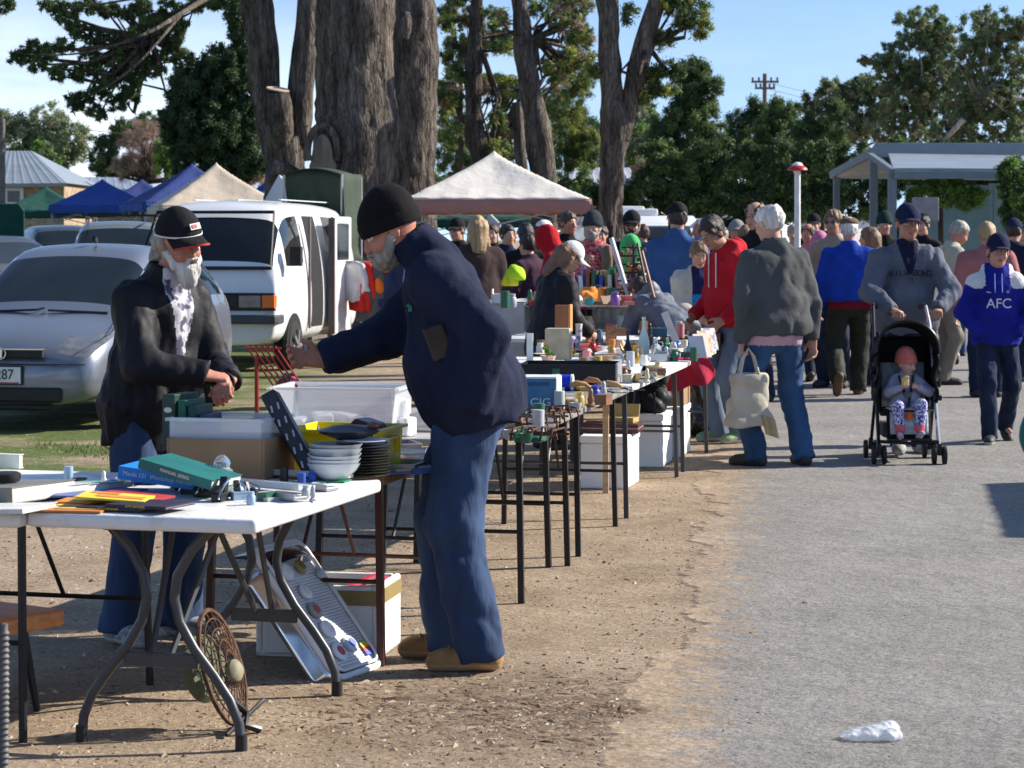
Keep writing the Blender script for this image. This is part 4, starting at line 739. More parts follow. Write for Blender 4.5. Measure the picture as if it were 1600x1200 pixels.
for s in(-1,1):
    for ya,yb in((1.20,1.05),(2.12,2.12),(2.95,2.8)): m=MB(); m.tube([(s*.815,ya,.30),(s*.845,ya,.55),(s*.838,ya,.8),(s*.822,yb,.985)],.005,5); m.build('door_seam',BLK,r,True)
    for ya in(1.95,2.8): m=MB(); m.box((s*.848,ya,.86),(.03,.15,.03)); m.build('door_handle',SIL,r,bevel=.008)
    m=MB(); m.tube([(s*.60,.09,.62),(s*.78,.40,.77),(s*.76,.85,.93)],.004,4); m.build('bonnet_seam',BLK,r,True); m=MB(); m.tube([(s*.845,.5,.48),(s*.852,2,.47),(s*.84,3.5,.5)],.012,5); m.build('side_moulding',SIL,r,True)
for px in (0,):
    m=MB(); 
    for s in(-1,1): m.box((s*.36,1.9,.85),(.46,.2,.75),rx=-12); m.box((s*.36,1.98,1.27),(.24,.1,.18))
    m.build('seat',mat('seat_grey',(.12,.12,.13)),r,bevel=.05)
# white van
o=GX(316,27.2); r=root('parked_van','white forward-control van with its side door slid open','van',o,-9); r.scale=(1.07,1.05,1.03)
VS=[(0,.34,.72,.55,.74,.70,.62,.0),(.03,.30,.80,.90,.80,.74,.98,.01),(.10,.30,.82,1.12,.81,.76,1.16,.01),(.55,.28,.825,1.16,.81,.70,1.82,.03),(.85,.28,.83,1.17,.82,.70,1.90,.04),(1.35,.28,.83,1.17,.82,.70,1.92,.045),(1.45,.28,.83,1.17,.82,.70,1.92,.045),(2.25,.28,.83,1.17,.82,.70,1.92,.045),(2.35,.28,.83,1.17,.82,.70,1.92,.045),(3.3,.28,.83,1.17,.82,.70,1.91,.04),(4.0,.3,.82,1.15,.81,.69,1.86,.03),(4.15,.36,.78,1.1,.77,.66,1.7,.02)]
MATT=mat('painted_interior_shade',(.012,.012,.014),.9)  # near-black colour on closed body faces, painted shade of an open interior
carbody(r,VS,WHP,[('windscreen',GLASS,lambda i,j,s:i==2 and j>=5),('side_window',GLASS,lambda i,j,s:i in(3,4) and j==4 and s>0),('side_window',GLASS,lambda i,j,s:i in(3,4,5,6) and j==4 and s<0),('rear_side_window',GLASS,lambda i,j,s:i==8 and j==4 and s>0),('doorway_shade',MATT,lambda i,j,s:i==6 and s>0 and j in(2,3,4))])
for s in (-1,1):
    for y in (.75,3.1): arch(r,s*.815,y,.35); wheel(r,s*.755,y,.29)
    f=MB(); f.box((s*.53,.01,.80),(.26,.06,.15)); h_=f.build('headlight',LENS,r,bevel=.015); f=MB(); f.box((s*.735,.03,.80),(.14,.12,.15)); f.build('indicator',ORG,h_,bevel=.015)
    f=MB(); f.box((s*.93,.42,1.30),(.13,.10,.22)); f.tube([(s*.83,.45,1.2),(s*.93,.43,1.2)],.015,5); f.build('mirror',BLK,r,bevel=.02)
m=MB(); m.box((0,.0,.80),(.80,.05,.15)); m.box((0,.0,.885),(1.60,.06,.02)); m.box((0,0,.71),(1.62,.06,.025)); g_=m.build('grille',BLK,r,bevel=.006)
m=MB(); m.box((0,-.03,.60),(1.66,.12,.10)); m.box((.80,.12,.60),(.08,.3,.10)); m.build('bumper',mat('bumper_grey',(.05,.055,.06),.5),r,bevel=.02); m=MB(); m.box((0,-.06,.47),(.4,.02,.11)); m.build('number_plate',mat('plate_white',(.7,.7,.68)),r)
m=MB(); m.tube([(-.74,.08,1.17),(-.66,.52,1.80),(.66,.52,1.80),(.74,.08,1.17),(-.74,.08,1.17)],.022,6); m.build('windscreen_seal',BLK,r,True)
m=MB(); m.box((.895,2.75,1.05),(.05,.95,1.44),ry=0); d_=m.build('sliding_door',WHP,r,bevel=.03); m=MB(); m.box((.90,2.75,1.46),(.052,.62,.46)); m.build('door_window',GLASS,d_,bevel=.02); m=MB(); m.box((.90,2.26,1.05),(.07,.05,1.4)); m.build('door_edge',mat('door_edge',(.12,.1,.1)),d_)
m=MB(); m.box((.70,1.75,.62),(.06,.3,.18)); m.build('yellow_crate',mat('yellow_plastic',(.75,.62,.01),.4,.06),r)
m=MB(); m.box((.84,1.42,1.1),(.02,.05,1.3)); m.box((.85,1.9,.33),(.02,.9,.04)); m.build('door_jamb',mat('door_edge',(.12,.1,.1)),r)
m=MB()
for x in(-.5,0,.5): m.box((x,2.6,1.955),(.03,2.4,.012))
m.build('roof_rib',WHP,r)
# background cars
def wagon(label,px,Y,rz,paint,H=1.6,Lf=4.5,gate=False,rack=False,name='parked_car',rear=False,rng=None):
    o=GX(px,Y); r=root(name,label,'car',o,rz); k=H/1.6; S=[(0,.3,.72,.62,.68,.58,.66,.01),(.1,.28,.86,.78,.84,.7,.82,.02),(.9,.28,.9,.94,.86,.74,1.0,.03),(1.3,.28,.9,.98,.87,.74,1.06,.03),(2.0,.28,.9,1.02,.87,.68,1.54,.03),(2.5,.28,.9,1.03,.87,.68,1.58,.03),(3.4,.28,.9,1.04,.87,.68,1.58,.03),(4.1,.28,.9,1.05,.87,.67,1.54,.02),(4.4,.3,.86,1.02,.84,.7,1.1,.01),(4.5,.34,.8,.8,.78,.7,.85,0)]
    S=[(a*Lf/4.5,b_,c,d*k,e,f,g*k,h_) for a,b_,c,d,e,f,g,h_ in S]
    carbody(r,S,paint,[('windscreen',GLASS,lambda i,j,s:i==3 and j>=5),('side_window',GLASS,lambda i,j,s:i in(4,5,6) and j==4 and s>0),('side_window',GLASS,lambda i,j,s:i in(4,5,6) and j==4 and s<0),('rear_window',GLASS if not gate else MATT,lambda i,j,s:i==7 and j>=5),*([('boot_shade',MATT,lambda i,j,s:i==8 and j>=3)] if gate else [])],2)  # with the gate raised, rear faces get the painted shade, no real opening
    for s in (-1,1):
        for y in (.85*Lf/4.5,3.6*Lf/4.5): arch(r,s*.87,y,.37); wheel(r,s*.83,y,.31)
        f=MB(); f.box((s*.62,.04,.72*k),(.34,.12,.14)); f.build('headlight',LENS,r,bevel=.03); f=MB(); f.box((s*.78,Lf-.1,.95*k),(.12,.14,.26)); f.build('tail_light',REDL,r,bevel=.02); f=MB(); f.box((s*1.0,1.55,1.05*k),(.18,.1,.13)); f.build('mirror',BLK,r,bevel=.02)
    f=MB(); f.box((0,.0,.6),(1.1,.08,.18)); f.build('grille',BLK,r,bevel=.01)
    if rack:
        f=MB()
        for s in(-1,1): f.tube([(s*.6,2.0,H+.06),(s*.6,4.0*Lf/4.5,H+.06)],.02,5)
        for y in(2.3,3.4): f.box((0,y,H+.09),(1.3,.06,.03))
        f.build('roof_rack',BLK,r)
    if gate:
        f=MB(); f.sheet(lambda u,v:Vector(((u-.5)*1.35,Lf-.35+.95*v,H+.0+.38*v+.06*math.sin(v*3.1))),8,8); g_=f.build('tailgate',paint,r,True,thick=.06); f=MB(); f.sheet(lambda u,v:Vector(((u-.5)*1.1,Lf-.25+.6*v,H-.02+.24*v+.06*math.sin(v*3.1))),6,6); f.build('rear_window',GLASS,g_,True,thick=.02)
    return r
DG=mat('charcoal_car_paint',(.05,.055,.06),.25,.05,metal=.4,coat=.6); SB=mat('slate_blue_car_paint',(.10,.14,.19),.25,.05,metal=.4,coat=.6); LS=mat('light_silver_car_paint',(.22,.25,.26),.3,.04,metal=.4,coat=.6)
wagon('white sedan parked side on at the far left edge',-5,46,100,WHP,1.42)
wagon('charcoal wagon with its tailgate raised, behind the silver hatchback',100,47,160,DG,1.62,gate=True)
wagon('silver four-wheel drive with roof rails behind the silver hatchback roof',182,39,8,LS,1.86,rack=True)
wagon('pale silver van-like wagon between the charcoal wagon and the roof-railed one',128,50,20,DG,1.85)
wagon('slate blue four-wheel drive with its tailgate raised near the shelter',1500,60,172,SB,1.62,gate=True,rack=True,rear=True)
wagon('dark car parked beyond the blonde woman in the brown coat',772,42,12,DG,1.45)
wagon('dark blue car far back under the cream gazebo',735,52,80,SB,1.5)
# caravans
CW=mat('caravan_white',(.68,.69,.70),.35,.04,2,coat=.3); CGR=mat('caravan_grey',(.22,.26,.31),.35,.05)
def caravan(label,px,Y,rz,Lc=4.6,H=2.35,w_=2.1,group='caravans parked in a row',stripe=True):
    o=GX(px,Y); r=root('caravan',label,'caravan',o,rz,group); pr=[(0,.55),(0.02,1.2),(.12,1.55),(.55,H-.18),(.95,H),(Lc-.5,H),(Lc-.1,H-.15),(Lc,1.6),(Lc,.55),(Lc*.5+.9,.45),(.4,.45)]
    b=MB(); b.prism(pr,-w_/2,w_/2,M=Matrix(((0,0,1),(1,0,0),(0,1,0)))); b.build('body',CW,r,True,bevel=.06,seg=3)
    b=MB(); b.sheet(lambda u,v:Vector(((u-.5)*(w_-.5),.09+.42*v-.03,1.50+(H-.24-1.50)*v)),6,6); b.build('front_window',GLASS,r,True,thick=.03)
    for s in(-1,1):
        for y in(1.2,2.9): f=MB(); f.box((s*(w_/2+.01),y,1.55),(.03,.9,.5)); f.build('side_window',GLASS,r,bevel=.01)
        if stripe: f=MB(); f.box((s*(w_/2+.008),Lc/2,1.02),(.012,Lc-.2,.22)); f.build('stripe',CGR,r)
        wheel(r,s*(w_/2-.12),Lc*.5,.33)
    f=MB(); f.box((0,1.6,H+.08),(.6,.55,.16)); f.build('roof_hatch',CW,r,bevel=.04); f=MB(); f.box((0,3.2,H+.12),(.7,.8,.24)); f.build('air_conditioner',CW,r,bevel=.06); f=MB(); f.box((w_/2+.07,Lc/2,H-.12),(.12,Lc-.9,.12)); f.build('awning_roll',mat('awning_grey',(.5,.52,.55)),r,bevel=.04); f=MB(); f.tube([(0,0,.5),(0,-1.1,.45)],.05,6); f.tube([(0,-1,.45),(0,-1,.05)],.03,6); f.build('drawbar',BLK,r); f=MB(); f.box((0,.02,.9),(w_-.3,.03,.5)); f.build('front_panel',CGR,r,bevel=.01)
caravan('white caravan nearest the forked pine, its hatch showing above the navy cap',965,72,-30)
caravan('grey and white caravan with a rounded nose behind the man in denim',1030,52,10,H=2.05)
caravan('caravan with a big blue-tinted front window above the bald head',1112,70,-25,H=2.3)
caravan('caravan with a pale awning roll behind the dark haired man',1150,78,-60,Lc=5.5)
caravan('long white caravan behind the red-capped post',1235,82,-75,Lc=6)
caravan('white caravan behind the shelter posts',1380,74,-70,Lc=5,H=2.3)
caravan('caravan at the left end of the row, behind the forked pine',905,80,-60,Lc=5,H=2.3)
# posts and signs
o=GX(1246,28); r=root('red_capped_post','slim white post with a wide red and white cap','post',o); zt=W(1246,266,28).z
m=MB(); m.cyl((0,0,0),(0,0,zt),.036,.036,16); m.build('post',mat('white_paint',(.7,.7,.68),.5),r,True); m=MB(); m.lathe([(.04,-.01),(.122,.0),(.118,.02),(.075,.055)],(0,0,zt),24); m.build('cap',mat('red_paint',(.45,.025,.02),.4),r,True); m=MB(); m.lathe([(.074,.05),(.05,.085),(.02,.095),(.005,.097)],(0,0,zt),20); m.build('cap_top',mat('white_paint',(.7,.7,.68)),r,True)
o=GX(1446,30); r=root('sign_board','back of a grey sign board on a steel post near the shelter','sign',o); m=MB(); m.box((0,0,W(0,327,30).z),(.34,.02,.30)); m.build('board',mat('galvanised',(.26,.25,.26),.5,.1,metal=.5),r,bevel=.01); m=MB(); m.cyl((0,.03,0),(0,.03,W(0,308,30).z+.02),.025,n=10); m.build('post',mat('galvanised',(.3,.3,.3)),r,True)
WS=mat('white_paint',(.7,.7,.68))
for i,(px,ty,Y,lb) in enumerate(((993,297,72,'white crossing sign and signal box beside the forked pine'),(1090,298,76,'slim edge-on white crossing sign above the caravans'),(1158,283,72,'tallest white crossing sign, left of the red-capped post'))):
    o=GX(px,Y); r=root('crossing_sign',lb,'sign',o,0 if i==0 else 68,'rail crossing signs'); zt=W(px,ty,Y).z; m=MB(); m.cyl((0,0.05,0),(0,.05,zt),.04,n=8); m.build('post',mat('galvanised',(.3,.3,.3)),r,True)
    m=MB(); 
    for a in(-32,32): m.box((0,0 if a>0 else -.025,zt-.22),(.85,.02,.13),ry=a)
    m.build('crossbuck',WS,r); m=MB(); m.box((0,0,zt-.78),(.55,.05,.3)); q_=m.build('lamp_board',WS,r,bevel=.01)
    for s in(-.14,.14): m=MB(); m.lathe([(.08,0),(.085,.05),(.05,.03)],(s,-.03,zt-.78),14,M=rotm(90)); m.build('lamp',mat('grey_lens',(.2,.2,.2)),q_,True)
# ---------------- tables and goods
TZ=.74
def T(px,py,zt=TZ):
    Y=(CAMH-zt)*FPX/(py-HZ); return Vector(((px-800)*Y/FPX,Y,zt))
WPL=mat('white_plastic',(.70,.71,.72),.45,.05,9,.15,60,col2=(.40,.35,.29),lo=.53,hi=.78,detail=9); GLEG=mat('grey_leg_tube',(.055,.058,.065),.35,.1,metal=.3); BLEG=mat('black_leg_tube',(.012,.012,.013),.4); RLEG=mat('brown_leg_tube',(.07,.022,.014),.45,.1)
def planks(k,a,b_,st=(1,12,12)): return mat(k,a,.45,0,2.2,.25,8,col2=b_,stretch=st,lo=.3,hi=.7)
PINE=planks('varnished_pine',(.42,.15,.045),(.62,.27,.10),(14,2.2,14)); OAKW=planks('brown_wood',(.16,.075,.035),(.28,.14,.07)); LWOOD=planks('pale_wood',(.42,.28,.16),(.58,.42,.27))
CARD=mat('cardboard',(.30,.18,.095),.85,.12,4); FOAM=mat('foam_white',(.80,.81,.80),.75,.04,3,.1,120); GOLDT=mat('packing_tape',(.30,.22,.085),.35,.1); PAPER=mat('paper',(.66,.63,.56),.8,.1,12); DKM=mat('dark_metal',(.035,.037,.04),.4,.3,20,metal=.6); GALV=mat('grey_metal',(.40,.41,.42),.4,.15,8,metal=.6); CLEAR=mat('clear_plastic',(.80,.82,.84),.12,.03,3,spec=.6,alpha=.42); CG=mat('clear_glass',(.85,.9,.9),.03,.02,3,trans=.85,alpha=.75); RUST=mat('rusty_iron',(.10,.05,.028),.85,.35,30,.4,50); BRASS=mat('brass',(.38,.24,.07),.3,.2,10,metal=.9); YEL=mat('yellow_plastic',(.78,.66,.01),.35,.04); 
_cm={}
def CM(c,rough=.5):
    k=tuple(round(x,3) for x in c)+(rough,); 
    if k not in _cm: _cm[k]=mat('paint_%d'%len(_cm),c,rough,.1,12)
    return _cm[k]
DIRZ=-14.7
def rot2(v,dz): c,s=math.cos(R(dz)),math.sin(R(dz)); return Vector((v[0]*c-v[1]*s,v[0]*s+v[1]*c,0))
def ftable(label,corner,W_,L_,h_,topm,legm,style,rz=DIRZ,group=None,th=.045,name='folding_table'):
    """corner = near right corner"""
    o=Vector(corner)+rot2((-W_/2,L_/2),rz); o.z=0; r=root(name,label,'table',o,rz,group)
    b=MB(); b.box((0,0,h_-th/2),(W_,L_,th)); b.build('tabletop',topm,r,bevel=.014 if th>.03 else .004,seg=3,smooth=True)
    for s in(-1,1):
        ye=s*(L_/2-.16)
        if style=='wave':
            for q in(-1,1):
                P=[(.19,.0,.67),(.165,0,.665),(.10,0,.60),(.055,0,.52),(.045,0,.45),(.062,0,.38),(.11,0,.30),(.175,0,.22),(.225,0,.15),(.255,0,.08),(.262,0,0)]
                m=MB(); m.tube([(q*x,ye+y,z*h_/.72) for x,y,z in P],.0155,10); m.build('leg',legm,r,True); m=MB(); m.cyl((q*.262,ye,0),(q*.262,ye,.05),.019,n=10); m.build('foot_cap',BLK,r,True)
            m=MB(); m.box((0,ye,.262),(.24,.012,.045)); m.build('crossbar',legm,r,bevel=.004); m=MB()
            for q in(-1,1): m.tube([(q*.03,ye,.27),(q*.08,ye-s*.30,h_-.06)],.011,6)
            m.build('brace',legm,r,True)
        else:
            for q in(-1,1):
                m=MB(); x=q*(W_/2-.07); m.tube([(x,ye,h_-th),(x+q*.015,ye+s*.02,0)],.014 if style=='tube' else .018,8 if style=='tube' else 4); m.build('leg',legm,r,style=='tube')
            m=MB(); m.tube([(-(W_/2-.07),ye,.30),((W_/2-.07),ye,.30)],.009,6); m.tube([(0,ye-s*.28,h_-th-.01),(0,ye,.30)],.008,6); m.build('brace',legm,r,True)
    return r
ftable('white folding table with curved wishbone legs in the foreground',(-.755,6.98,0),.74,1.21,.72,WPL,GLEG,'wave')
ftable('white folding table piled with books at the left edge',(-1.485,7.13,0),.74,1.25,.72,WPL,BLEG,'tube')
ftable('brown-legged wooden card table under the yellow crate',(-.456,8.43,0),.78,1.0,.70,OAKW,RLEG,'square',th=.03)
ftable('folding table holding the large clear tub',(-.17,9.62,0),.76,1.7,.73,mat('grey_laminate',(.34,.33,.32),.5),BLEG,'square',th=.03)
TG='trestle tables in a line along the dirt'
GT=mat('worn_grey_top',(.20,.19,.18),.6,.25,10)
ftable('grey topped trestle table beside the beanie man, holding rusty wire racks',(.067,9.9,0),.72,1.45,.74,GT,BLEG,'square',-11,TG,.03,'trestle_table')
ftable('grey topped trestle table under the long black drawer',(.35,11.38,0),.72,1.5,.74,GT,BLEG,'square',-11,TG,.03,'trestle_table')
ftable('white topped trestle table crowded with bottles and brass',(.66,12.95,0),1.0,2.55,.74,WPL,GLEG,'square',-11,TG,.03,'trestle_table')
ftable('white topped trestle table draped with the red cloth',(1.16,15.55,0),.8,1.7,.74,WPL,GLEG,'square',-11,TG,.03,'trestle_table')
ftable('inner trestle table before the woman in the white cap',(.25,15.2,0),.7,1.3,.72,WPL,GLEG,'square',-11,TG,.03,'trestle_table')
ftable('trestle table holding the display case and yellow bin',(1.05,18.4,0),1.2,2.0,.76,WPL,GLEG,'square',-11,TG,.03,'trestle_table')
ftable('trestle table heaped with coloured books and toys',(1.15,19.9,0),1.3,1.5,1.0,WPL,GLEG,'square',-8,TG,.03,'trestle_table')
# low wooden table, bottom left
C_=Vector((-1.464,7.77,0)); o=C_+Vector((math.cos(R(144)),math.sin(R(144)),0))*.4+Vector((math.cos(R(234)),math.sin(R(234)),0))*.4; r=root('low_table','low orange-brown varnished timber table at the bottom left','table',o,54)
b=MB(); b.box((0,0,.305),(.8,.8,.055)); b.build('tabletop',PINE,r,bevel=.012,seg=3,smooth=True)
for sx in(-1,1):
    for sy in(-1,1): m=MB(); m.tube([(sx*.30,sy*.30,.28),(sx*.335,sy*.335,0)],[.017,.011],8); m.build('leg',BLEG,r,True)
o=Vector((-1.385,6.45,0)); r=root('ribbed_pole','black and white ribbed pole at the bottom left corner','pole',o); m=MB(); m.lathe([(.012,0)]+[(.012 if i%2 else .017,.01+i*.008) for i in range(60)]+[(.012,.5)],(0,0,0),12); m.build('shaft',mat('ribbed',(.10,.10,.105),.6),r,True); m=MB(); m.cyl((-.014,0,0),(-.014,0,.5),.012,n=8); m.build('backing',BLK,r,True)
def mesh1(mb,name,m,label,cat,o=(0,0,0),rz=0,group=None,**k):
    q=mb.build(name,m,None,**k); q.location=o; q.rotation_euler=(0,0,R(rz)); return tag(q,label,cat,group)
# books
def book(label,px,py,w_,l_,t_,rz,cover,zt=TZ,tilt=0,pitch=0,text=None,tm=None,ts=.02,group=None,z=None,name='book',yo=0,cat='book'):
    p=T(px,py,zt) if z is None else T(px,py,z); p.y+=yo; r=root(name,label,cat,p,rz,group); r.rotation_euler=(R(pitch),R(tilt),R(rz)); m=MB(); m.box((0,0,t_-.0012),(w_,l_,.0024)); m.box((0,0,.0012),(w_,l_,.0024)); m.box((0,-l_/2+.0012,t_/2),(w_,.0024,t_-.005)); m.build('cover',cover,r); m=MB(); m.box((0,.002,t_/2),(w_-.008,l_-.010,t_-.006)); m.build('pages',PAPER,r)
    if text: lettering(text,ts,tm or WS,r,(0,-l_/2-.001,t_/2),(90,0,0))
    return r
B_=CM; g=np.random.default_rng(4)
book('bright blue workshop manual lying on the white table, its spine lettered',262,752,.27,.21,.042,-12,B_((.015,.22,.62)),.72,text='Mazda 121  Workshop Manual',ts=.019,z=.752,tilt=7)
book('dark green manual resting on the blue one',296,744,.27,.20,.032,-22,B_((.012,.13,.12)),.72,z=.785,tilt=13,text='MANUAL SERIES',ts=.015)
MAGS=[(120,790,(.55,.20,.05),4,'orange magazine at the near left corner of the white table'),(190,787,(.03,.03,.05),-4,'dark motoring magazine on the near edge, lower of two'),(235,784,(.035,.02,.04),-9,'dark motoring magazine with a yellow tipped spine, upper of two'),(150,777,(.62,.25,.04),6,'orange and yellow magazine fanned over the dark ones'),(180,772,(.75,.60,.05),12,'yellow covered magazine beside the blue manual'),(205,770,(.45,.05,.05),-14,'red-brown magazine under the yellow one'),(140,768,(.10,.15,.35),18,'navy magazine beneath the yellow one'),(165,762,(.04,.12,.4),-8,'blue pamphlet at the back of the magazine heap')]
for i,(px,py,c,rz,lb) in enumerate(MAGS):
    q=book(lb,px,py+6,.215,.17,.006 if i not in(1,2) else .009,rz+DIRZ,B_(c),.72,z=.722+[0,.004,.014,.008,.026,.018,.010,.006][i],name='magazine',cat='magazine',tilt=[0,0,0,0,4,3,2,0][i])
    if i in(3,4,0): m=MB(); m.box((.02,-.02,.0075),(.15,.05,.001)); m.box((-.04,.05,.0075),(.09,.04,.001)); m.build('cover_print',B_([(.8,.5,.1),0,0,(.85,.75,.2),(.7,.25,.05)][i]),q)
    if i in(1,2): lettering('AUTO RESTORER',.009,B_((.7,.55,.05)),q,(.0,-.0862,.0045),(90,0,0))
for i,(px,py,w_,l_,t_,rz,c,z,lb) in enumerate([(25,780,.24,.30,.05,-30,(.17,.17,.15),.722,'thick grey-covered book on top at the far left, green tab on it'),(62,776,.2,.26,.035,-36,(.5,.5,.47),.722,'pale book leaning beside the thick grey one'),(92,772,.2,.26,.03,-38,(.3,.33,.34),.722,'second pale book in the fanned row'),(118,768,.19,.26,.025,-40,(.12,.38,.22),.722,'thin book with a green cover in the fanned row'),(140,764,.17,.24,.016,-42,(.6,.5,.35),.722,'thin tan book at the right end of the fanned row'),(5,798,.26,.2,.014,-20,(.6,.6,.58),.722,'loose white papers hanging off the left table edge')]): book(lb,px,py,w_,l_,t_,rz,B_(c),.72,z=z,tilt=-3)
m=MB(); m.lathe([(.045,0),(.05,.01),(.05,.025),(.04,.03)],n=20); mesh1(m,'tape_roll',BLK,'black tape reel on the thick grey book','tape',T(8,752,.775),smooth=True)
book('white pad standing behind the books at the left edge',2,735,.12,.03,.05,-20,B_((.7,.72,.6)),.72,z=.722,yo=.1)
# glass insulator
m=MB(); m.lathe([(.034,0),(.036,.015),(.03,.03),(.038,.045),(.03,.06),(.036,.075),(.024,.085),(.028,.10),(.02,.115),(.008,.125)],n=24); mesh1(m,'glass_insulator',CG,'clear ribbed glass insulator standing on the white table','ornament',T(347,771,.72),smooth=True)
for i,(px,py,s_) in enumerate([(300,772,1),(318,776,.9),(345,783,1.15),(372,780,.9),(392,778,.8),(286,765,.8)]):
    r=root('door_catch','small black and chrome car door catch '+['at the left end before the insulator','second from the left before the insulator','largest, just right of the glass insulator','second from the right by the trim strips','at the right end by the trim strips','behind the others beside the green manual'][i],'car part',T(px,py,.72),i*37,'car door catches on the white table'); k=s_; m=MB(); m.box((0,0,.012*k),(.07*k,.03*k,.024*k)); m.box((.02*k,0,.04*k),(.02*k,.022*k,.05*k),ry=25); m.box((-.02*k,.005,.03*k),(.03*k,.02*k,.02*k),ry=-30); m.build('body',DKM,r,bevel=.003); m=MB(); m.tube([(-.04*k,-.01,.01),(-.02*k,-.02,.045*k),(.03*k,-.015,.06*k)],.004,6); m.box((.035*k,0,.008),(.04*k,.028*k,.006),rz=20); m.build('lever',CHR,r,True)
for i,(a,b_,t,c,lb) in enumerate([((330,752),(520,768),.03,GALV,'long grey metal trim strip lying across the white table'),((400,775),(470,785),.02,GALV,'short grey metal trim strip near the table edge'),((360,742),(545,752),.035,B_((.5,.5,.47)),'pale folded newspaper strip behind the trim'),((400,765),(480,772),.05,B_((.45,.5,.55)),'grey-blue folder under the metal strips')]):
    A=T(*a,.72); Bv=T(*b_,.72); m=MB(); d=Bv-A; m.box((0,0,.008+.004*i),(d.length,t+.03,.012)); m.box((0,-(t+.03)/2,.014+.004*i),(d.length,.004,.02)); mesh1(m,'trim_strip' if i<2 else 'newspaper',c,lb,'trim' if i<2 else 'paper',(A+Bv)/2,math.degrees(math.atan2(d.y,d.x)),bevel=.002)
m=MB(); m.box((0,0,.004),(.16,.10,.005)); m.box((.02,-.01,.007),(.05,.02,.001)); mesh1(m,'green_card',B_((.02,.20,.10)),'green printed card under the white bowls','card',T(510,752,.72),-14)
# bowls, plates
BOWL=mat('pale_china',(.42,.46,.50),.25,.06,4)
for i in range(5):
    m=MB(); R0=.092; m.lathe([(.03,0),(.045,.004),(.078,.035),(R0,.058),(R0-.003,.058),(.074,.036),(.04,.010),(.005,.008)],n=32); q=mesh1(m,'bowl',BOWL if i<4 else CM((.25,.27,.3)),['lowest pale bowl of the stack on the white table','second pale bowl up the stack','third pale bowl up the stack','fourth pale bowl, just under the dark top one','dark grey bowl on top of the pale stack'][i],'bowl',T(521,752,.72)+Vector((.002*i,0,.003+.017*i)),smooth=True); q.rotation_euler.x=R((i%3-1)*3)
for i in range(14):
    m=MB(); m.lathe([(.04,0),(.085,.008),(.095,.012),(.093,.014),(.05,.004),(.005,.003)],n=28); q=mesh1(m,'plate',CM((.02,.021,.024),.3) if i<12 else BOWL,'black plate, number '.replace(', number ','')+' '+['lowest','second lowest','third from the bottom','fourth from the bottom','fifth from the bottom','sixth from the bottom','just below the middle','just above the middle','sixth from the top','fifth from the top','fourth from the top','third from the top','second from the top','topmost'][i]+' in the stack by the yellow crate','plate',T(563,752,.72)+Vector((.004*math.sin(i*2.1),.12,.002+.0098*i)),group='black plates stacked by the yellow crate',smooth=True) if i<13 else None
r=root('dark_casserole','dark glazed dish with a brown knob on top of the plate stack','dish',T(555,752,.72)+Vector((-.03,.12,.135))); m=MB(); m.lathe([(.05,0),(.10,.02),(.11,.03),(.06,.045),(.01,.05)],n=28); m.build('dish',CM((.03,.03,.04),.3),r,True); m=MB(); m.lathe([(.012,0),(.022,.012),(.02,.024),(.003,.03)],(.085,0,.03),14); m.build('knob',CM((.15,.05,.03),.3),r,True)
# leaning black slotted unit
A=T(492,744,.72)+Vector((0,.0,0)); Bt=W(425,618,8.35); d=(Bt-A); r=root('slotted_panel','long black slotted panel leaning over the cardboard box','panel',A); u_=d.normalized(); M_=Matrix((Vector((0,1,0)).cross(u_).normalized(),Vector((0,1,0)),u_)).transposed(); r.rotation_mode='QUATERNION'; r.rotation_quaternion=M_.to_quaternion()
m=MB(); m.box((0,.0,d.length/2),(.055,.14,d.length)); m.build('case',mat('black_case',(.02,.021,.035),.4),r,bevel=.008)
for i in range(5):
    for x in(-.013,.013): m=MB(); m.box((x,-.0715,.05+i*.055),(.006,.003,.024),ry=15); m.build('slot',GALV,r)
def openbox(name,label,cat,o,rz,w_,d_,h_,m,t=.008,zs=0,group=None,taper=1.,bevel=.003,lip=0):
    r=root(name,label,cat,o,rz,group); b=MB(); k=1/taper
    b.box((0,0,t/2),(w_*k,d_*k,t))
    for s in(-1,1):
        b.box((s*(w_/2-t/2)*(1+k)/2,0,h_/2),(t,d_*(1+k)/2,h_),ry=s*math.degrees(math.atan((1-k)*w_/2/h_))); b.box((0,s*(d_/2-t/2)*(1+k)/2,h_/2),(w_*(1+k)/2-2*t,t,h_-.002),rx=-s*math.degrees(math.atan((1-k)*d_/2/h_)))
    if lip:
        for s in(-1,1): b.box((s*(w_/2+lip/2),0,h_-.008),(lip,d_+2*lip,.012)); b.box((0,s*(d_/2+lip/2),h_-.008),(w_,lip-.001,.0118))
    b.build('walls',m,r,bevel=bevel); return r
openbox('cardboard_box','low brown cardboard box at the back of the white table','box',T(355,748,.72)+Vector((0,.12,0)),DIRZ,.36,.30,.14,CARD)
m=MB()
openbox('plastic_tray','clear plastic tray of blue boxes set inside the cardboard box','tray',T(352,748,.72)+Vector((0,.14,.085)),DIRZ,.34,.28,.125,CLEAR,.004,lip=.012)
for i,(x,c,h_,lb) in enumerate([(-.10,(.01,.04,.03),.18,'black-green slip case with an oval emblem, left of the green binders'),(-.055,(.006,.10,.06),.16,'dark green binder beside the slip case'),(-.02,(.01,.06,.05),.14,'narrow teal binder standing in the tray'),(.02,(.03,.05,.10),.11,'blue booklet leaning in the tray')]):
    r=root('binder',lb,'binder',T(312,748,.72)+Vector((x*.9,.16,.105)),DIRZ-8+i*4); m=MB(); m.box((0,0,h_/2),(.05 if i==0 else .03,.16,h_)); m.build('cover',CM(c),r,bevel=.003)
    if i==0: m=MB(); m.lathe([(.016,0),(.016,.002),(.002,.003)],(0,-.081,h_*.7),16,M=rotm(90),sy=.6); m.build('emblem',GALV,r)
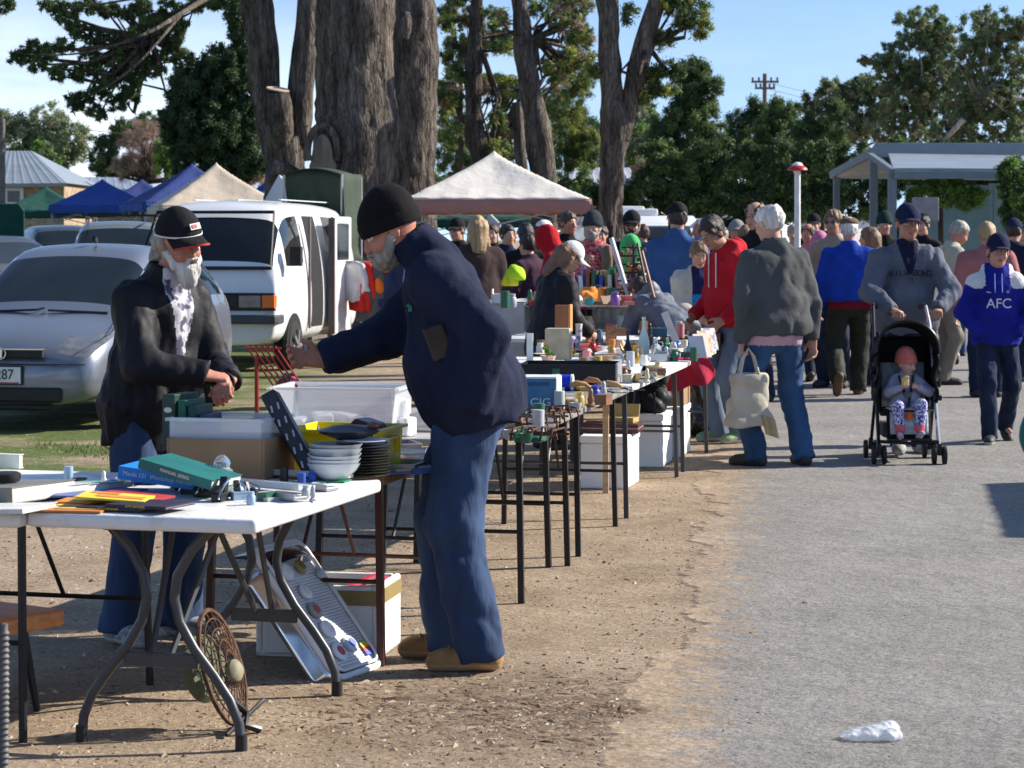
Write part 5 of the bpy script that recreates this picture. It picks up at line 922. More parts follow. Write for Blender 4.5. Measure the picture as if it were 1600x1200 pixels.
r=openbox('yellow_crate','bright yellow plastic crate behind the plates','crate',T(534,742,.70)+Vector((0,.14,0)),DIRZ,.34,.36,.165,YEL,.006,taper=1.08,lip=.014)
m=MB(); m.box((.175,0,.11),(.012,.12,.03)); m.box((.182,.0,.125),(.02,.10,.01)); m.box((.182,-.06,.10),(.02,.012,.06)); m.box((.182,.06,.10),(.02,.012,.06)); m.build('handle',YEL,r,bevel=.003)
r=root('clock_radio','small dark red and grey clock radio standing in the yellow crate','radio',T(570,742,.70)+Vector((0,.2,.10)),-30); m=MB(); m.prism([(-.07,0),(.07,0),(.05,.07),(-.03,.09),(-.07,.05)],-.05,.05,M=rotm(90)); m.build('case',CM((.12,.012,.015),.3),r,bevel=.008); m=MB(); m.box((.0,-.052,.04),(.09,.004,.05)); m.build('face',DKM,r)
r=openbox('clear_tub','large clear plastic storage tub behind the yellow crate','tub',T(533,684,.73)+Vector((0,.15,0)),DIRZ+6,.52,.38,.21,CLEAR,.005,taper=1.1,lip=.018)
m=MB()
for i in range(5): m.box((-.18+i*.09,.0,.04+.01*(i%2)),(.08,.26,.06+.02*(i%3)),rz=i*17)
m.build('contents',mat('white_bric',(.6,.62,.65),.5,.3,30),r,bevel=.01); m=MB(); m.box((.27,0,.12),(.012,.11,.06)); m.build('handle',CLEAR,r)
openbox('clear_tub','flat clear lid leaning left of the large clear tub','tub lid',T(440,690,.73)+Vector((-.02,.1,0)),DIRZ+20,.26,.3,.05,CLEAR,.005,lip=.012)
for i,(px,py,w_,c,lb) in enumerate([(640,734,.13,GALV,'grey metal baking tray at the right end of the card table'),(650,722,.12,CHR,'shiny metal dish stacked beyond the grey baking tray'),(632,712,.12,GALV,'dull metal tray behind the shiny dish')]):
    openbox('metal_tray',lb,'tray',T(px,py,.70)+Vector((-.02,0,.002+i*.012)),DIRZ+i*15,w_,.2,.03,c,.003,lip=.008)
for i,(px,py,c,lb) in enumerate([(640,742,(.05,.12,.35),'blue handled screwdriver on the card table edge'),(650,737,(.5,.5,.52),'steel ruler on the card table edge'),(660,733,(.3,.15,.1),'brown handled chisel on the card table edge')]):
    m=MB(); m.tube([(-.09,0,.01),(.01,0,.01)],.004,6); m.tube([(.01,0,.01),(.09,0,.012)],.010,8); mesh1(m,'hand_tool',CM(c),lb,'tool',T(px,py,.70),30+i*9,smooth=True)
# below the tables
r=openbox('foam_box','open white foam box with gold tape on the ground under the card table','foam box',G(508,1030)+Vector((.0,.20,0)),-10,.47,.36,.27,FOAM,.025,bevel=.008)
for s in(0,): m=MB(); m.box((0,-.1815,.225),(.472,.003,.055)); m.box((.2365,0,.225),(.003,.362,.055)); m.build('tape',GOLDT,r)
m=MB(); m.box((-.06,0,.21),(.26,.26,.03),rz=8); m.box((.12,.02,.22),(.12,.2,.03),rz=-20); m.build('contents',mat('bric_grey',(.25,.22,.24),.6,.4,20),r); m=MB(); m.tube([(.08,-.08,.24),(.16,.05,.27),(.2,.1,.255)],.015,8); m.build('red_strap',CM((.4,.02,.06)),r,True)
# chrome grille
BL=G(523,1064); BR=G(594,1040); TL=W(424,862,8.55); TR=TL+(BR-BL); r=root('chrome_grille','long chrome car grille covered in round badges, propped beneath the table','car grille',BL); ex=(BR-BL); wG=ex.length; ex.normalize(); ey=(TL-BL); lG=ey.length; ey.normalize(); nz_=ex.cross(ey).normalized(); ey=nz_.cross(ex); r.rotation_mode='QUATERNION'; r.rotation_quaternion=Matrix((ex,ey,nz_)).transposed().to_quaternion()
def rrect(w_,h_,rd,n=6): return [(x+rd*math.cos(a),y+rd*math.sin(a)) for x,y,a0 in((w_-rd,h_-rd,0),(rd,h_-rd,1.5708),(rd,rd,3.1416),(w_-rd,rd,4.7124)) for a in np.linspace(a0,a0+1.5708,n)]
m=MB(); P_=[Vector((x,y,.01)) for x,y in rrect(wG,lG,.05)]; m.tube(P_+[P_[0]],.012,8); P2=[Vector((x+.018,y+.018,.025)) for x,y in rrect(wG-.036,lG-.036,.04)]; m.tube(P2+[P2[0]],.006,6); m.build('frame',mat('bright_alloy',(.74,.74,.75)),r,True)
m=MB()
n_=36
for i in range(n_): y=.03+(lG*.86-.05)*i/(n_-1); m.box((wG/2,y,.008),(wG-.03,.010,.008),rx=4)
ALY=mat('bright_alloy',(.74,.74,.75),.35,.04,6,metal=.25); m.build('slats',ALY,r); m=MB(); m.box((wG/2,lG*.42,-.006),(wG-.03,lG*.83,.004)); m.build('backing',mat('grille_dark',(.14,.14,.15),.5),r)
m=MB(); m.sheet(lambda u,v:Vector((wG*u,lG*(.84+.22*v),.015+.05*math.sin(u*3.14)*(1-v*.5)-.10*v*v)),12,8); m.build('hood',mat('black_gloss',(.012,.014,.022),.08,coat=.6),r,True,thick=.004); m=MB(); m.sheet(lambda u,v:Vector((-.005-.03*v,lG*(.02+.85*u),.005-.07*v)),14,4); m.build('side_flange',CHR,r,True,thick=.003)
for i,(x,y,rd,c) in enumerate([(.28,.80,.042,(.8,.8,.8)),(.62,.80,.030,(.35,.28,.1)),(.40,.62,.03,(.8,.8,.8)),(.36,.48,.034,(.35,.33,.3)),(.36,.33,.036,(.85,.85,.87)),(.30,.16,.036,(.75,.76,.8)),(.60,.19,.034,(.55,.6,.75)),(.9,.72,.02,(.5,.55,.6))]):
    m=MB(); m.lathe([(rd,0),(rd,.008),(rd*.7,.012),(.004,.013)],(wG*x,lG*y,.02),22); q=m.build('badge',CM(c,.3),r,True); m=MB(); m.lathe([(rd*.55,0),(rd*.5,.003),(.003,.003)],(wG*x,lG*y,.032),16); m.build('badge_centre',CM([(.8,.8,.8),(.2,.15,.05),(.7,.7,.7),(.4,.1,.08),(.8,.8,.8),(.45,.1,.12),(.1,.15,.5),(.6,.6,.6)][i]),q)
m=MB(); m.box((wG*.86,lG*.13,.02),(.05,.03,.003)); q=m.build('sticker',CM((.5,.04,.04)),r); m=MB(); m.box((wG*.86,lG*.16,.0205),(.05,.02,.003)); m.build('sticker_stripe',CM((.8,.6,.05)),q); m=MB(); m.box((wG*.86,lG*.10,.0205),(.05,.018,.003)); m.build('sticker_stripe',CM((.05,.1,.5)),q)
# rusty wire fan guard
o=G(372,1145); r=root('wire_guard','rusty wire fan guard leaning by the curved table leg','wire guard',o,62); m=MB(); c=Vector((0,.06,.20)); MM=rotm(-18,0,0)
for k,rr in enumerate((.16,.135,.105,.07,.04)): m.tube([c+MM@Vector((rr*math.cos(a)*.62,-.05*(1-rr/.16),rr*1.15*math.sin(a))) for a in np.linspace(0,6.283,30)],.008 if k==0 else .0028,6)
for i in range(22): a=i*6.283/22; m.tube([c+MM@Vector((q*math.cos(a)*.62,-.05*(1-q/.16),q*1.15*math.sin(a))) for q in(.03,.08,.16)],.0024,5)
m.build('mesh',RUST,r,True); m=MB(); m.lathe([(.035,0),(.035,.02),(.025,.03),(.004,.034)],c+MM@Vector((0,-.03,-.02)),16,M=rotm(72)); m.build('hub',mat('old_hub',(.22,.20,.13),.7,.3,20),r,True); m=MB(); m.tube([(0,.02,.10),(.02,-.02,.06),(-.02,-.04,.03),(.03,-.06,.01)],.012,8); m.tube([(-.09,-.02,.012),(.10,-.03,.09)],.007,6); m.tube([(-.05,0,.01),(.06,.02,.02),(.08,.03,.07)],.006,6); m.build('stand',DKM,r,True)
m=MB(); m.lathe([(.10,0),(.11,.01),(.09,.03),(.02,.035)],(0,.14,.19),24,M=rotm(80,0,0)); m.build('back_plate',mat('olive_plate',(.10,.11,.055),.6,.2),r,True)
# ---- trestle line goods
o=T(846,640,.74); r=root('cig_box','blue and white CIG carton on the first trestle table','carton',o+Vector((0,.08,0)),-8); m=MB(); m.box((0,0,.075),(.165,.20,.15)); m.build('carton',CM((.045,.16,.30)),r,bevel=.002); m=MB(); m.box((.0,0,.1515),(.168,.203,.008)); m.box((.084,0,.075),(.004,.20,.15)); m.build('flaps',CM((.62,.64,.62)),r); m=MB(); m.box((0,-.1012,.122),(.10,.001,.018)); m.build('label_band',CM((.02,.08,.18)),r); lettering('CIG',.052,WS,r,(.01,-.1015,.035),(90,0,0),sx=1.15)
r=root('blue_reel','blue reel with white end discs lying behind the CIG carton','reel',T(884,612,.74)+Vector((0,.05,.045)),-8); m=MB(); m.cyl((-.035,0,0),(.03,0,0),.042,n=24); m.build('drum',CM((.01,.03,.55),.3),r,True); m=MB(); m.cyl((.03,0,0),(.042,0,0),.045,n=24); m.cyl((-.045,0,0),(-.035,0,0),.045,n=24); m.build('end_disc',CM((.65,.66,.66)),r,True)
for i,(px,py,rd,h_,c,lb) in enumerate([(878,640,.030,.055,(.30,.18,.07),'brown tin with a gold lid in front of the blue reel'),(893,640,.028,.05,(.42,.28,.12),'tan tin with a rusty rim beside the brown one'),(911,628,.022,.03,(.45,.28,.18),'small copper coloured lid on the trestle table'),(925,625,.02,.028,(.40,.22,.12),'smaller copper lid next to the first')]):
    m=MB(); m.lathe([(rd,0),(rd,h_*.8),(rd*1.06,h_*.8),(rd*1.06,h_),(.005,h_)],n=20); mesh1(m,'tin',CM(c,.35),lb,'tin',T(px,py,.74),smooth=True)
for i,(px,py,rz) in enumerate([(835,672,20),(850,662,-10),(868,655,35),(845,690,-30)]):
    m=MB()
    for j in range(5): m.tube([(-.10+.045*j,-.07,.004),(-.10+.045*j,-.05,.05+.012*(j%2)),(-.10+.045*j,.05,.055),(-.10+.045*j,.07,.004)],.0045,6)
    m.tube([(-.11,-.06,.03),(.10,-.05,.035)],.005,6); m.tube([(-.11,.06,.03),(.10,.055,.03)],.005,6)
    mesh1(m,'wire_rack',RUST,['rusty wire rack nearest the beanie man on the trestle table','rusty wire rack second from the table corner','rusty wire rack in front of the tins','rusty wire rack lowest on the trestle table edge'][i],'rack',T(px,py,.74),rz,smooth=True)
for i,(px,py,rz,c) in enumerate([(905,612,10,(.45,.22,.08)),(925,606,-25,(.38,.18,.07)),(945,600,-40,(.5,.3,.12)),(935,618,30,(.08,.03,.12)),(955,612,-10,(.55,.33,.13))]):
    r=root('trowel',['orange-brown handled tool nearest the blue reel','darker brown handled tool second from the reel','pale brown handled tool against the black drawer','purple-black handled tool nearest the table edge','yellowish handled tool at the right end by the drawer'][i],'hand tool',T(px,py,.742),rz,'wooden handled tools by the drawer'); m=MB(); m.tube([(-.05,0,.03),(-.02,0,.045),(.03,0,.04),(.06,0,.02)],[.010,.016,.013,.008],10); m.build('handle',CM(c,.35),r,True); m=MB(); m.tube([(.06,0,.02),(.09,0,.015)],.005,6); m.box((.13,0,.01),(.09,.03,.003)); m.build('blade',DKM,r)
r=openbox('long_tray','long shallow black metal drawer with a grey end on the trestle table','drawer',T(893,602,.74)+Vector((.0,.22,0)),-6,.53,.42,.115,mat('drawer_black',(.012,.012,.013),.35),.006,bevel=.001)
m=MB(); m.box((.271,0,.0575),(.012,.42,.12)); m.build('end_panel',GALV,r,bevel=.002); m=MB(); m.box((.278,-.12,.05),(.004,.02,.02)); m.build('latch_hole',BLK,r)
def lath(name,label,cat,px,py,prof,m,zt=.74,sc=1.,handle=None,group=None,spout=False,sub=None,yo=0,n=22):
    o=T(px,py,zt); o.y+=yo; r=root(name,label,cat,o,0,group); b=MB(); b.lathe([(a*sc,z*sc) for a,z in prof],n=n); b.build('body',m,r,True)
    if handle: b=MB(); h0,h1,x=handle; b.tube([(x*.8*sc,0,h1*sc),(x*1.5*sc,0,h1*sc*.98),(x*1.6*sc,0,(h0+h1)/2*sc),(x*.9*sc,0,h0*sc)],.006*sc,8); b.build('handle',m,r,True)
    if spout: b=MB(); b.tube([(-.04*sc,0,.05*sc),(-.085*sc,0,.09*sc),(-.10*sc,0,.13*sc)],[.014*sc,.009*sc,.007*sc],8); b.build('spout',m,r,True)
    if sub: b=MB(); b.lathe([(a*sc,z*sc) for a,z in sub[0]],n=n); b.build(sub[2],sub[1],r,True)
    return r
BOT=[(.03,0),(.035,.01),(.035,.11),(.026,.15),(.012,.19),(.011,.25),(.014,.255),(.014,.265),(.003,.266)]
lath('bottle','tall milky white bottle in the middle of the crowded table','bottle',1006,560,BOT,CM((.55,.66,.60),.25),sc=1.05)
lath('bottle','dark brown long-necked bottle left of the milky white one','bottle',981,560,[(.035,0),(.045,.02),(.035,.07),(.012,.12),(.01,.18),(.013,.2),(.003,.2)],CM((.03,.015,.02),.15),sc=.95)
lath('jug','brass coffee pot with a curled handle in front of the bottles','coffee pot',992,568,[(.03,0),(.038,.02),(.03,.06),(.018,.09),(.026,.12),(.006,.135),(.004,.15)],BRASS,handle=(.03,.1,.03),spout=True)
lath('tankard','squat brass mug beside the cream block','mug',888,560,[(.028,0),(.03,.08),(.027,.082),(.025,.01)],BRASS,handle=(.02,.065,.028),sc=1.05)
lath('vase','round amber glass vase behind the brass mug','vase',919,548,[(.02,0),(.04,.02),(.046,.045),(.035,.07),(.015,.08),(.02,.095),(.004,.095)],CM((.40,.12,.03),.1),sc=.9,yo=.1)
lath('tall_tin','tall blue and white printed tin beside the wooden block','tin',905,548,[(.024,0),(.024,.175),(.026,.175),(.026,.19),(.003,.19)],mat('printed_tin',(.12,.2,.42),.35,0,30,col2=(.7,.6,.5),lo=.45,hi=.5),yo=.1)
lath('decanter','squat clear glass jug with a lid right of the milky bottle','jug',1025,552,[(.03,0),(.038,.02),(.035,.05),(.015,.07),(.014,.09),(.02,.1),(.004,.11)],CG,handle=(.03,.08,.03))
lath('decanter','small glass cruet at the back of the crowded table','cruet',1043,545,[(.02,0),(.024,.03),(.01,.05),(.009,.07),(.014,.08),(.003,.09)],CG)
lath('white_jug','white china jug in front of the milky bottle','jug',1006,572,[(.024,0),(.03,.03),(.02,.055),(.022,.07),(.004,.07)],CM((.7,.7,.68),.2),handle=(.02,.055,.024))
lath('blue_decanter','blue tapering glass decanter left of the cork panel','decanter',938,545,[(.036,0),(.036,.01),(.018,.12),(.02,.125),(.003,.13)],CM((.08,.19,.32),.15),yo=.2,sc=1.05,n=6)
lath('candle_lamp','glowing pale glass lamp shade beside the dark bottle','lamp shade',972,552,[(.02,0),(.034,.03),(.03,.07),(.018,.085),(.003,.085)],CM((.75,.48,.33),.3),yo=.15)
r=root('wooden_block','tall reddish-brown wooden box upright beside the woman in black','box',T(886,560,.74)+Vector((-.02,.32,.17)),-12); m=MB(); m.box((0,0,.09),(.10,.08,.18)); m.build('box',planks('red_wood',(.20,.07,.03),(.32,.12,.05),(6,6,1)),r,bevel=.003); m=MB(); m.box((.052,0,.09),(.014,.085,.19)); m.build('door',CM((.55,.28,.10)),r,bevel=.002)
m=MB(); m.box((0,0,.105),(.165,.12,.21)); mesh1(m,'stone_block',mat('cream_stone',(.42,.36,.25),.8,.15,14,.3,40),'cream textured block standing on the crowded table','block',T(873,563,.74)+Vector((0,.08,0)),-10,bevel=.008)
m=MB(); m.box((0,0,.09),(.045,.006,.18),ry=0); mesh1(m,'white_card',CM((.75,.74,.7)),'narrow white card standing at the left end of the crowded table','card',T(828,563,.74),-25)
m=MB(); m.box((0,0,.08),(.08,.012,.16)); mesh1(m,'cork_panel',mat('cork',(.28,.14,.07),.9,.4,60),'brown cork panel standing behind the pale lamp shade','panel',T(957,548,.74)+Vector((0,.25,0)),5)
r=root('shell_basket','small pink shell basket holding a green plant','basket',T(857,566,.74)); m=MB(); m.lathe([(.035,0),(.05,.04),(.055,.045),(.045,.04),(.02,.02),(.003,.02)],n=20); m.build('basket',mat('shell_pink',(.5,.36,.30),.6,.3,50),r,True); leaves('plant',[(0,0,.07),(-.02,0,.09),(.015,0,.06)],[.025,.02,.02],40,.014,[LM['shrub']],r,7)
m=MB(); m.sheet(lambda u,v:Vector(((u-.5)*.20,(v-.5)*.10,.02+.035*abs(math.sin(u*7+v*3))*(1-abs(v-.5)))),24,10); mesh1(m,'green_boa',mat('green_plush',(.01,.25,.06),.95,.4,60,.8,80),'heap of bright green plush on the crowded table','plush',T(1060,548,.74),-15,smooth=True,thick=.01)
m=MB(); m.box((0,0,.13),(.055,.008,.27),rx=0,ry=-22); mesh1(m,'white_board',CM((.72,.7,.66)),'slanting white board propped behind the green plush','board',T(1050,542,.74)+Vector((0,.1,0)),0)
gq=np.random.default_rng(21)
def trinket(i,px,py,zt,kind,c,lb,grp=None,sc=1.):
    o=T(px,py,zt); a=gq.uniform(0,360)
    m=MB()
    if kind=='bowl': m.lathe([(.018,0),(.035,.02),(.045,.03),(.042,.03),(.02,.008),(.003,.007)],n=18)
    elif kind=='cup': m.lathe([(.015,0),(.026,.02),(.028,.04),(.025,.04),(.014,.008),(.003,.007)],n=16); m.tube([(.026,0,.032),(.042,0,.03),(.04,0,.014),(.024,0,.012)],.003,6)
    elif kind=='box': m.box((0,0,.022),(.09,.06,.044)); m.box((0,0,.046),(.094,.064,.008))
    elif kind=='plate': m.lathe([(.03,0),(.06,.008),(.068,.012),(.05,.006),(.003,.005)],n=22)
    elif kind=='figurine': m.lathe([(.02,0),(.022,.01),(.012,.02),(.018,.04),(.010,.06),(.013,.075),(.006,.09),(.002,.092)],n=14)
    elif kind=='jar': m.lathe([(.022,0),(.026,.01),(.026,.05),(.018,.06),(.02,.062),(.02,.075),(.003,.076)],n=16)
    elif kind=='can': m.lathe([(.026,0),(.026,.09),(.024,.092),(.003,.09)],n=16)
    elif kind=='case': m.box((0,0,.0125),(.13,.10,.02)); m.box((0,-.048,.03),(.13,.006,.05),rx=-30)
    m.v=[v*sc for v in m.v]; q=mesh1(m,{'bowl':'small_bowl','cup':'teacup','box':'trinket_box','plate':'saucer','figurine':'figurine','jar':'jar','can':'canister','case':'flat_case'}[kind],CM(c,.35),lb,{'bowl':'bowl','cup':'cup','box':'box','plate':'saucer','figurine':'figurine','jar':'jar','can':'canister','case':'case'}[kind],o,a,grp,smooth=kind not in('box','case'))
COLN=[('white',(.7,.7,.68)),('cream',(.62,.55,.42)),('silver grey',(.4,.42,.44)),('brown',(.2,.1,.05)),('pale blue',(.3,.42,.55)),('dark green',(.03,.12,.07)),('rose pink',(.55,.22,.22)),('gold',(.45,.32,.1)),('black',(.02,.02,.022)),('cobalt blue',(.03,.08,.4)),('orange',(.65,.22,.04)),('red',(.45,.03,.03)),('violet',(.2,.08,.3)),('teal',(.03,.25,.27))]
KN=['bowl','cup','box','plate','figurine','jar','can','case']
def fill(zone,pts,where,zt,seed,cols,sc=1.):
    gg=np.random.default_rng(seed); used=set()
    for i,(px,py) in enumerate(pts):
        for _ in range(60):
            k=KN[gg.integers(0,8)]; ci=cols[gg.integers(0,len(cols))]
            if (k,ci) not in used: break
        used.add((k,ci)); kn={'bowl':'small bowl','cup':'teacup','box':'trinket box','plate':'saucer','figurine':'figurine','jar':'lidded jar','can':'canister','case':'open flat case'}[k]
        trinket(i,px,py,zt,k,COLN[ci][1],f'{COLN[ci][0]} {kn} {where}',None,sc)
g=np.random.default_rng(6)
fill('b',[(908+int(x),y) for x,y in zip(g.uniform(0,78,26),g.uniform(556,585,26))],'on the crowded white table before the bottles',.74,1,[0,1,2,3,4,6,7],1.05)
fill('c',[(1010+int(x),y) for x,y in zip(g.uniform(0,75,26),g.uniform(545,565,26))],'on the crowded white table near the green plush',.74,2,[0,1,2,4,5,8,9],1.0)
fill('d',[(915+int(x),y) for x,y in zip(g.uniform(0,60,12),g.uniform(535,552,12))],'at the back left of the crowded white table',.74,3,[0,1,2,6,10,11,13],1.0)
fill('m',[(300+int(x),y) for x,y in zip(g.uniform(0,210,16),g.uniform(752,792,16))],'among the clamps on the foreground white table',.72,19,[2,8,9,4,2,5],.55)
fill('n',[(60+int(x),y) for x,y in zip(g.uniform(0,190,8),g.uniform(748,762,8))],'behind the magazines on the foreground white table',.72,23,[0,9,4,8,2],.6)
fill('i',[(832+int(x),y) for x,y in zip(g.uniform(0,70,20),g.uniform(536,556,20))],'at the far left of the crowded table behind the drawer',.72,11,[0,1,3,4,5,7,10,12],1.1)
fill('j',[(820+int(x),y) for x,y in zip(g.uniform(0,130,26),g.uniform(598,645,26))],'among the tools on the grey trestle table',.74,12,[1,2,3,5,7,8,9],1.0)
fill('k',[(790+int(x),y) for x,y in zip(g.uniform(0,60,12),g.uniform(655,700,12))],'beside the rusty racks on the grey trestle table',.74,13,[2,3,7,8,5],1.0)
fill('e',[(975+int(x),y) for x,y in zip(g.uniform(0,70,16),g.uniform(582,600,16))],'on the near end of the white table by the drawer',.74,4,[0,2,7,8,3,1],.9)
fill('f',[(1085+int(x),y) for x,y in zip(g.uniform(0,30,9),g.uniform(532,550,9))],'beside the comics on the draped table',.74,5,[0,4,6,9,12,2],1.0)
fill('l',[(775+int(x),y) for x,y in zip(g.uniform(0,95,18),g.uniform(470,482,18))],'on the left table with the lime clothing',.98,17,[8,8,5,3,2,9,11,6],1.5)
fill('g',[(905+int(x),y) for x,y in zip(g.uniform(0,180,34),g.uniform(512,528,34))],'on the table with the display case',.76,7,[0,2,4,9,12,6,8,1,3],1.25)
fill('h',[(895+int(x),y) for x,y in zip(g.uniform(0,88,48),g.uniform(466,478,48))],'on the heaped far table of books and toys',1.0,8,list(range(14)),1.5)
# books standing on the far tables
for i in range(22):
    ci=int(gq.integers(0,14)); px=884+i*5.6; py=468; o=T(px,py,1.0)+Vector((0,.05*(i%2),0)); m=MB(); h_=.20+.08*gq.uniform(); m.box((0,0,h_/2),(.035,.16,h_),ry=gq.uniform(-6,6)); mesh1(m,'upright_book',CM(COLN[ci][1]),f'{COLN[ci][0]} book, '+['leftmost','second','third','fourth','fifth','sixth','seventh','eighth','ninth','tenth','eleventh','twelfth','thirteenth','fourteenth','fifteenth','sixteenth','seventeenth','eighteenth','nineteenth','twentieth','last but one','rightmost'][i]+' from the left in the far upright row','book',o,gq.uniform(-12,12),'books standing in a row on the far table',bevel=.002)
m=MB(); r=root('display_case','low glass-fronted display case of blue jars','display case',T(958,516,.76)+Vector((0,.3,.0)),-8); m.box((0,0,.01),(.32,.2,.02)); m.box((0,0,.20),(.32,.2,.01)); m.box((0,.1,.105),(.32,.006,.18)); m.build('shelf',CM((.22,.25,.28)),r); 
for i in range(4): m=MB(); m.lathe([(.028,0),(.034,.02),(.034,.10),(.02,.12),(.003,.12)],(-.12+i*.08,0,.05),14); m.build('jar',CM([(.10,.18,.24),(.12,.16,.28),(.16,.22,.3),(.1,.14,.2)][i],.15),r,True)
m=MB(); m.box((0,-.1,.105),(.32,.004,.17)); m.build('glass',mat('case_glass',(.8,.85,.9),.05,.02,3,alpha=.12,spec=.8),r)
r=root('yellow_bin','tall yellow plastic bin beside the red tub','bin',T(1007,516,.76)+Vector((0,.2,0)),-8); m=MB(); m.lathe([(.052,0),(.066,.19),(.072,.195),(.06,.19),(.046,.01),(.003,.01)],n=6); m.build('bin',CM((.68,.48,.05),.4),r); m=MB(); m.cyl((.075,-.01,.0),(.075,-.01,.16),.02,n=12); m.build('yellow_tube',CM((.7,.5,.06)),r,True)
r=openbox('red_tub','big red plastic tub the bent child leans over','tub',T(1052,515,.76)+Vector((0,.5,-.05)),-8,.36,.3,.20,CM((.42,.015,.03),.4),.006,taper=1.25,lip=.014)
m=MB(); m.lathe([(.018,0),(.018,.003),(.002,.004)],(.10,-.142,.12),14,M=rotm(90)); m.build('round_label',WS,r)
m=MB(); m.box((0,0,.035),(.16,.12,.07)); mesh1(m,'navy_box',CM((.03,.09,.16)),'navy blue box before the red tub','box',T(1028,526,.76),-8,bevel=.003)
r=openbox('timber_crate','small dark timber crate at the right of the crowded table','crate',T(1108,541,.74)+Vector((0,.2,0)),-12,.22,.18,.10,OAKW,.012); m=MB(); m.box((-.02,0,.10),(.12,.1,.05)); m.build('contents',CM((.35,.22,.12)),r)
# slanting poles and bags of odds on the far tables
for a,b_,Y,c,lb in [((955,372),(983,466),19.9,(.45,.48,.52),'pale slanting metal pole by the man in the red check shirt'),((996,380),(1012,458),19.7,(.03,.03,.035),'dark slanting rod in front of the green hooded child'),((1003,392),(1022,465),19.6,(.25,.1,.06),'brown slanting rod beside the dark one')]:
    m=MB(); m.tube([W(*a,Y),W(*b_,Y-.1)],.022 if c[0]>.4 else .012,6); tag(m.build('slanting_pole',CM(c),None,True),lb,'pole')
for i in range(16): 
    px,py=970+gq.uniform(0,42),gq.uniform(425,482); m=MB(); s=.02+.03*gq.uniform(); m.lathe([(s*.5,0),(s,s),(s*.6,s*2),(.003,s*2.1)],n=10); ci=[8,2,0,10,3,11][i%6]; o=W(px,py,20.0); mesh1(m,'ornament',CM(COLN[ci][1],.25),f'{COLN[ci][0]} ornament hanging '+['at the top left','near the top','high on the right','high in the middle','at mid height on the left','in the middle','at mid height on the right','just below the middle','low on the left','low in the middle','low on the right','at the bottom left','at the bottom','at the bottom right','beside the dark rod','beside the pale pole'][i]+' of the cluttered stand','ornament',o,0,'ornaments on the stand by the green hooded child',smooth=True)
r=root('ornament_stand','dark wire stand crowded with hanging ornaments','stand',T(990,474,1.0)); m=MB(); m.tube([(0,0,0),(0,0,.50)],.012,6)
for i in range(7): z=.05+i*.07; m.tube([(-.16+.01*i,0,z),(.16-.01*i,0,z)],.007,5)
m.build('frame',BLK,r)
for i in range(34): m=MB(); m.box((gq.uniform(-.14,.14),gq.uniform(-.03,.03),gq.uniform(.02,.46)),(.03,.03,.035),rz=gq.uniform(0,90),rx=gq.uniform(0,40)); m.build('trinket',mat('mixed_trinkets',(.03,.025,.02),.4,0,18,col2=(.5,.35,.25),lo=.5,hi=.6),r,bevel=.006)
def clothpile(name,label,cat,o,w_,d_,h_,m,seed,rz=0):
    s=Sdf(axis(-w_,w_,.012),axis(-d_,d_,.012),axis(-.02,h_*1.6,.012)); gg=np.random.default_rng(seed)
    for _ in range(6): s.ell((gg.uniform(-.5,.5)*w_,gg.uniform(-.5,.5)*d_,h_*.35*gg.uniform(.5,1.6)),(w_*.4,d_*.4,h_*.55),None,.03)
    s.noise(.012,14,seed,rid=True); s.plane((0,0,.0),(0,0,-1)); q=s.build(name,m,None,None,1); q.location=o; q.rotation_euler=(0,0,R(rz)); return tag(q,label,cat)
HV=cloth('hi_vis',(.40,.62,.03)); OR_=cloth('orange',(.75,.16,.02))
clothpile('hi_vis_vest','crumpled lime high-visibility clothing left of the white-cap woman','clothing',W(806,438,21)+Vector((0,0,-.0)),.10,.10,.12,HV,3)
clothpile('hi_vis_vest','smaller yellow-green bundle below the lime clothing','clothing',W(797,447,21),.09,.1,.1,cloth('hv2',(.62,.6,.03)),4)
clothpile('toy_heap','orange and yellow soft toys heaped on the far table','toys',T(918,475,1.0),.14,.14,.13,cloth('toy_orange',(.7,.25,.05)),5)
clothpile('cloth_heap','pale crumpled fabric heap beside the display case','fabric',T(912,512,.76),.16,.14,.09,cloth('pale_heap',(.45,.5,.58)),6)
clothpile('cloth_heap','yellow crumpled fabric by the white-cap woman','fabric',T(872,476,1.0),.06,.08,.16,cloth('gold_heap',(.7,.45,.03)),8)
clothpile('toy_heap','white and grey soft toys at the left of the far table','toys',T(890,477,1.0),.14,.12,.10,cloth('toy_white',(.55,.55,.57)),9)
ftable('trestle table with the lime clothing, far left of the white-cap woman',(.25,20.4,0),1.0,1.5,.98,GT,GLEG,'square',-8,None,.03)
r=root('white_cabinet','plain white cabinet between the beanie man and the white-cap woman','cabinet',G(786,560)+Vector((0,-5.5,0)) if False else GX(780,20),-8); m=MB(); m.box((0,.25,.5),(.42,.45,1.0)); m.build('body',CM((.42,.42,.42)),r,bevel=.008); m=MB(); m.box((0,.02,1.04),(.10,.08,.08)); m.box((-.06,.02,1.06),(.012,.06,.12)); m.build('frame',CM((.7,.7,.7)),r)
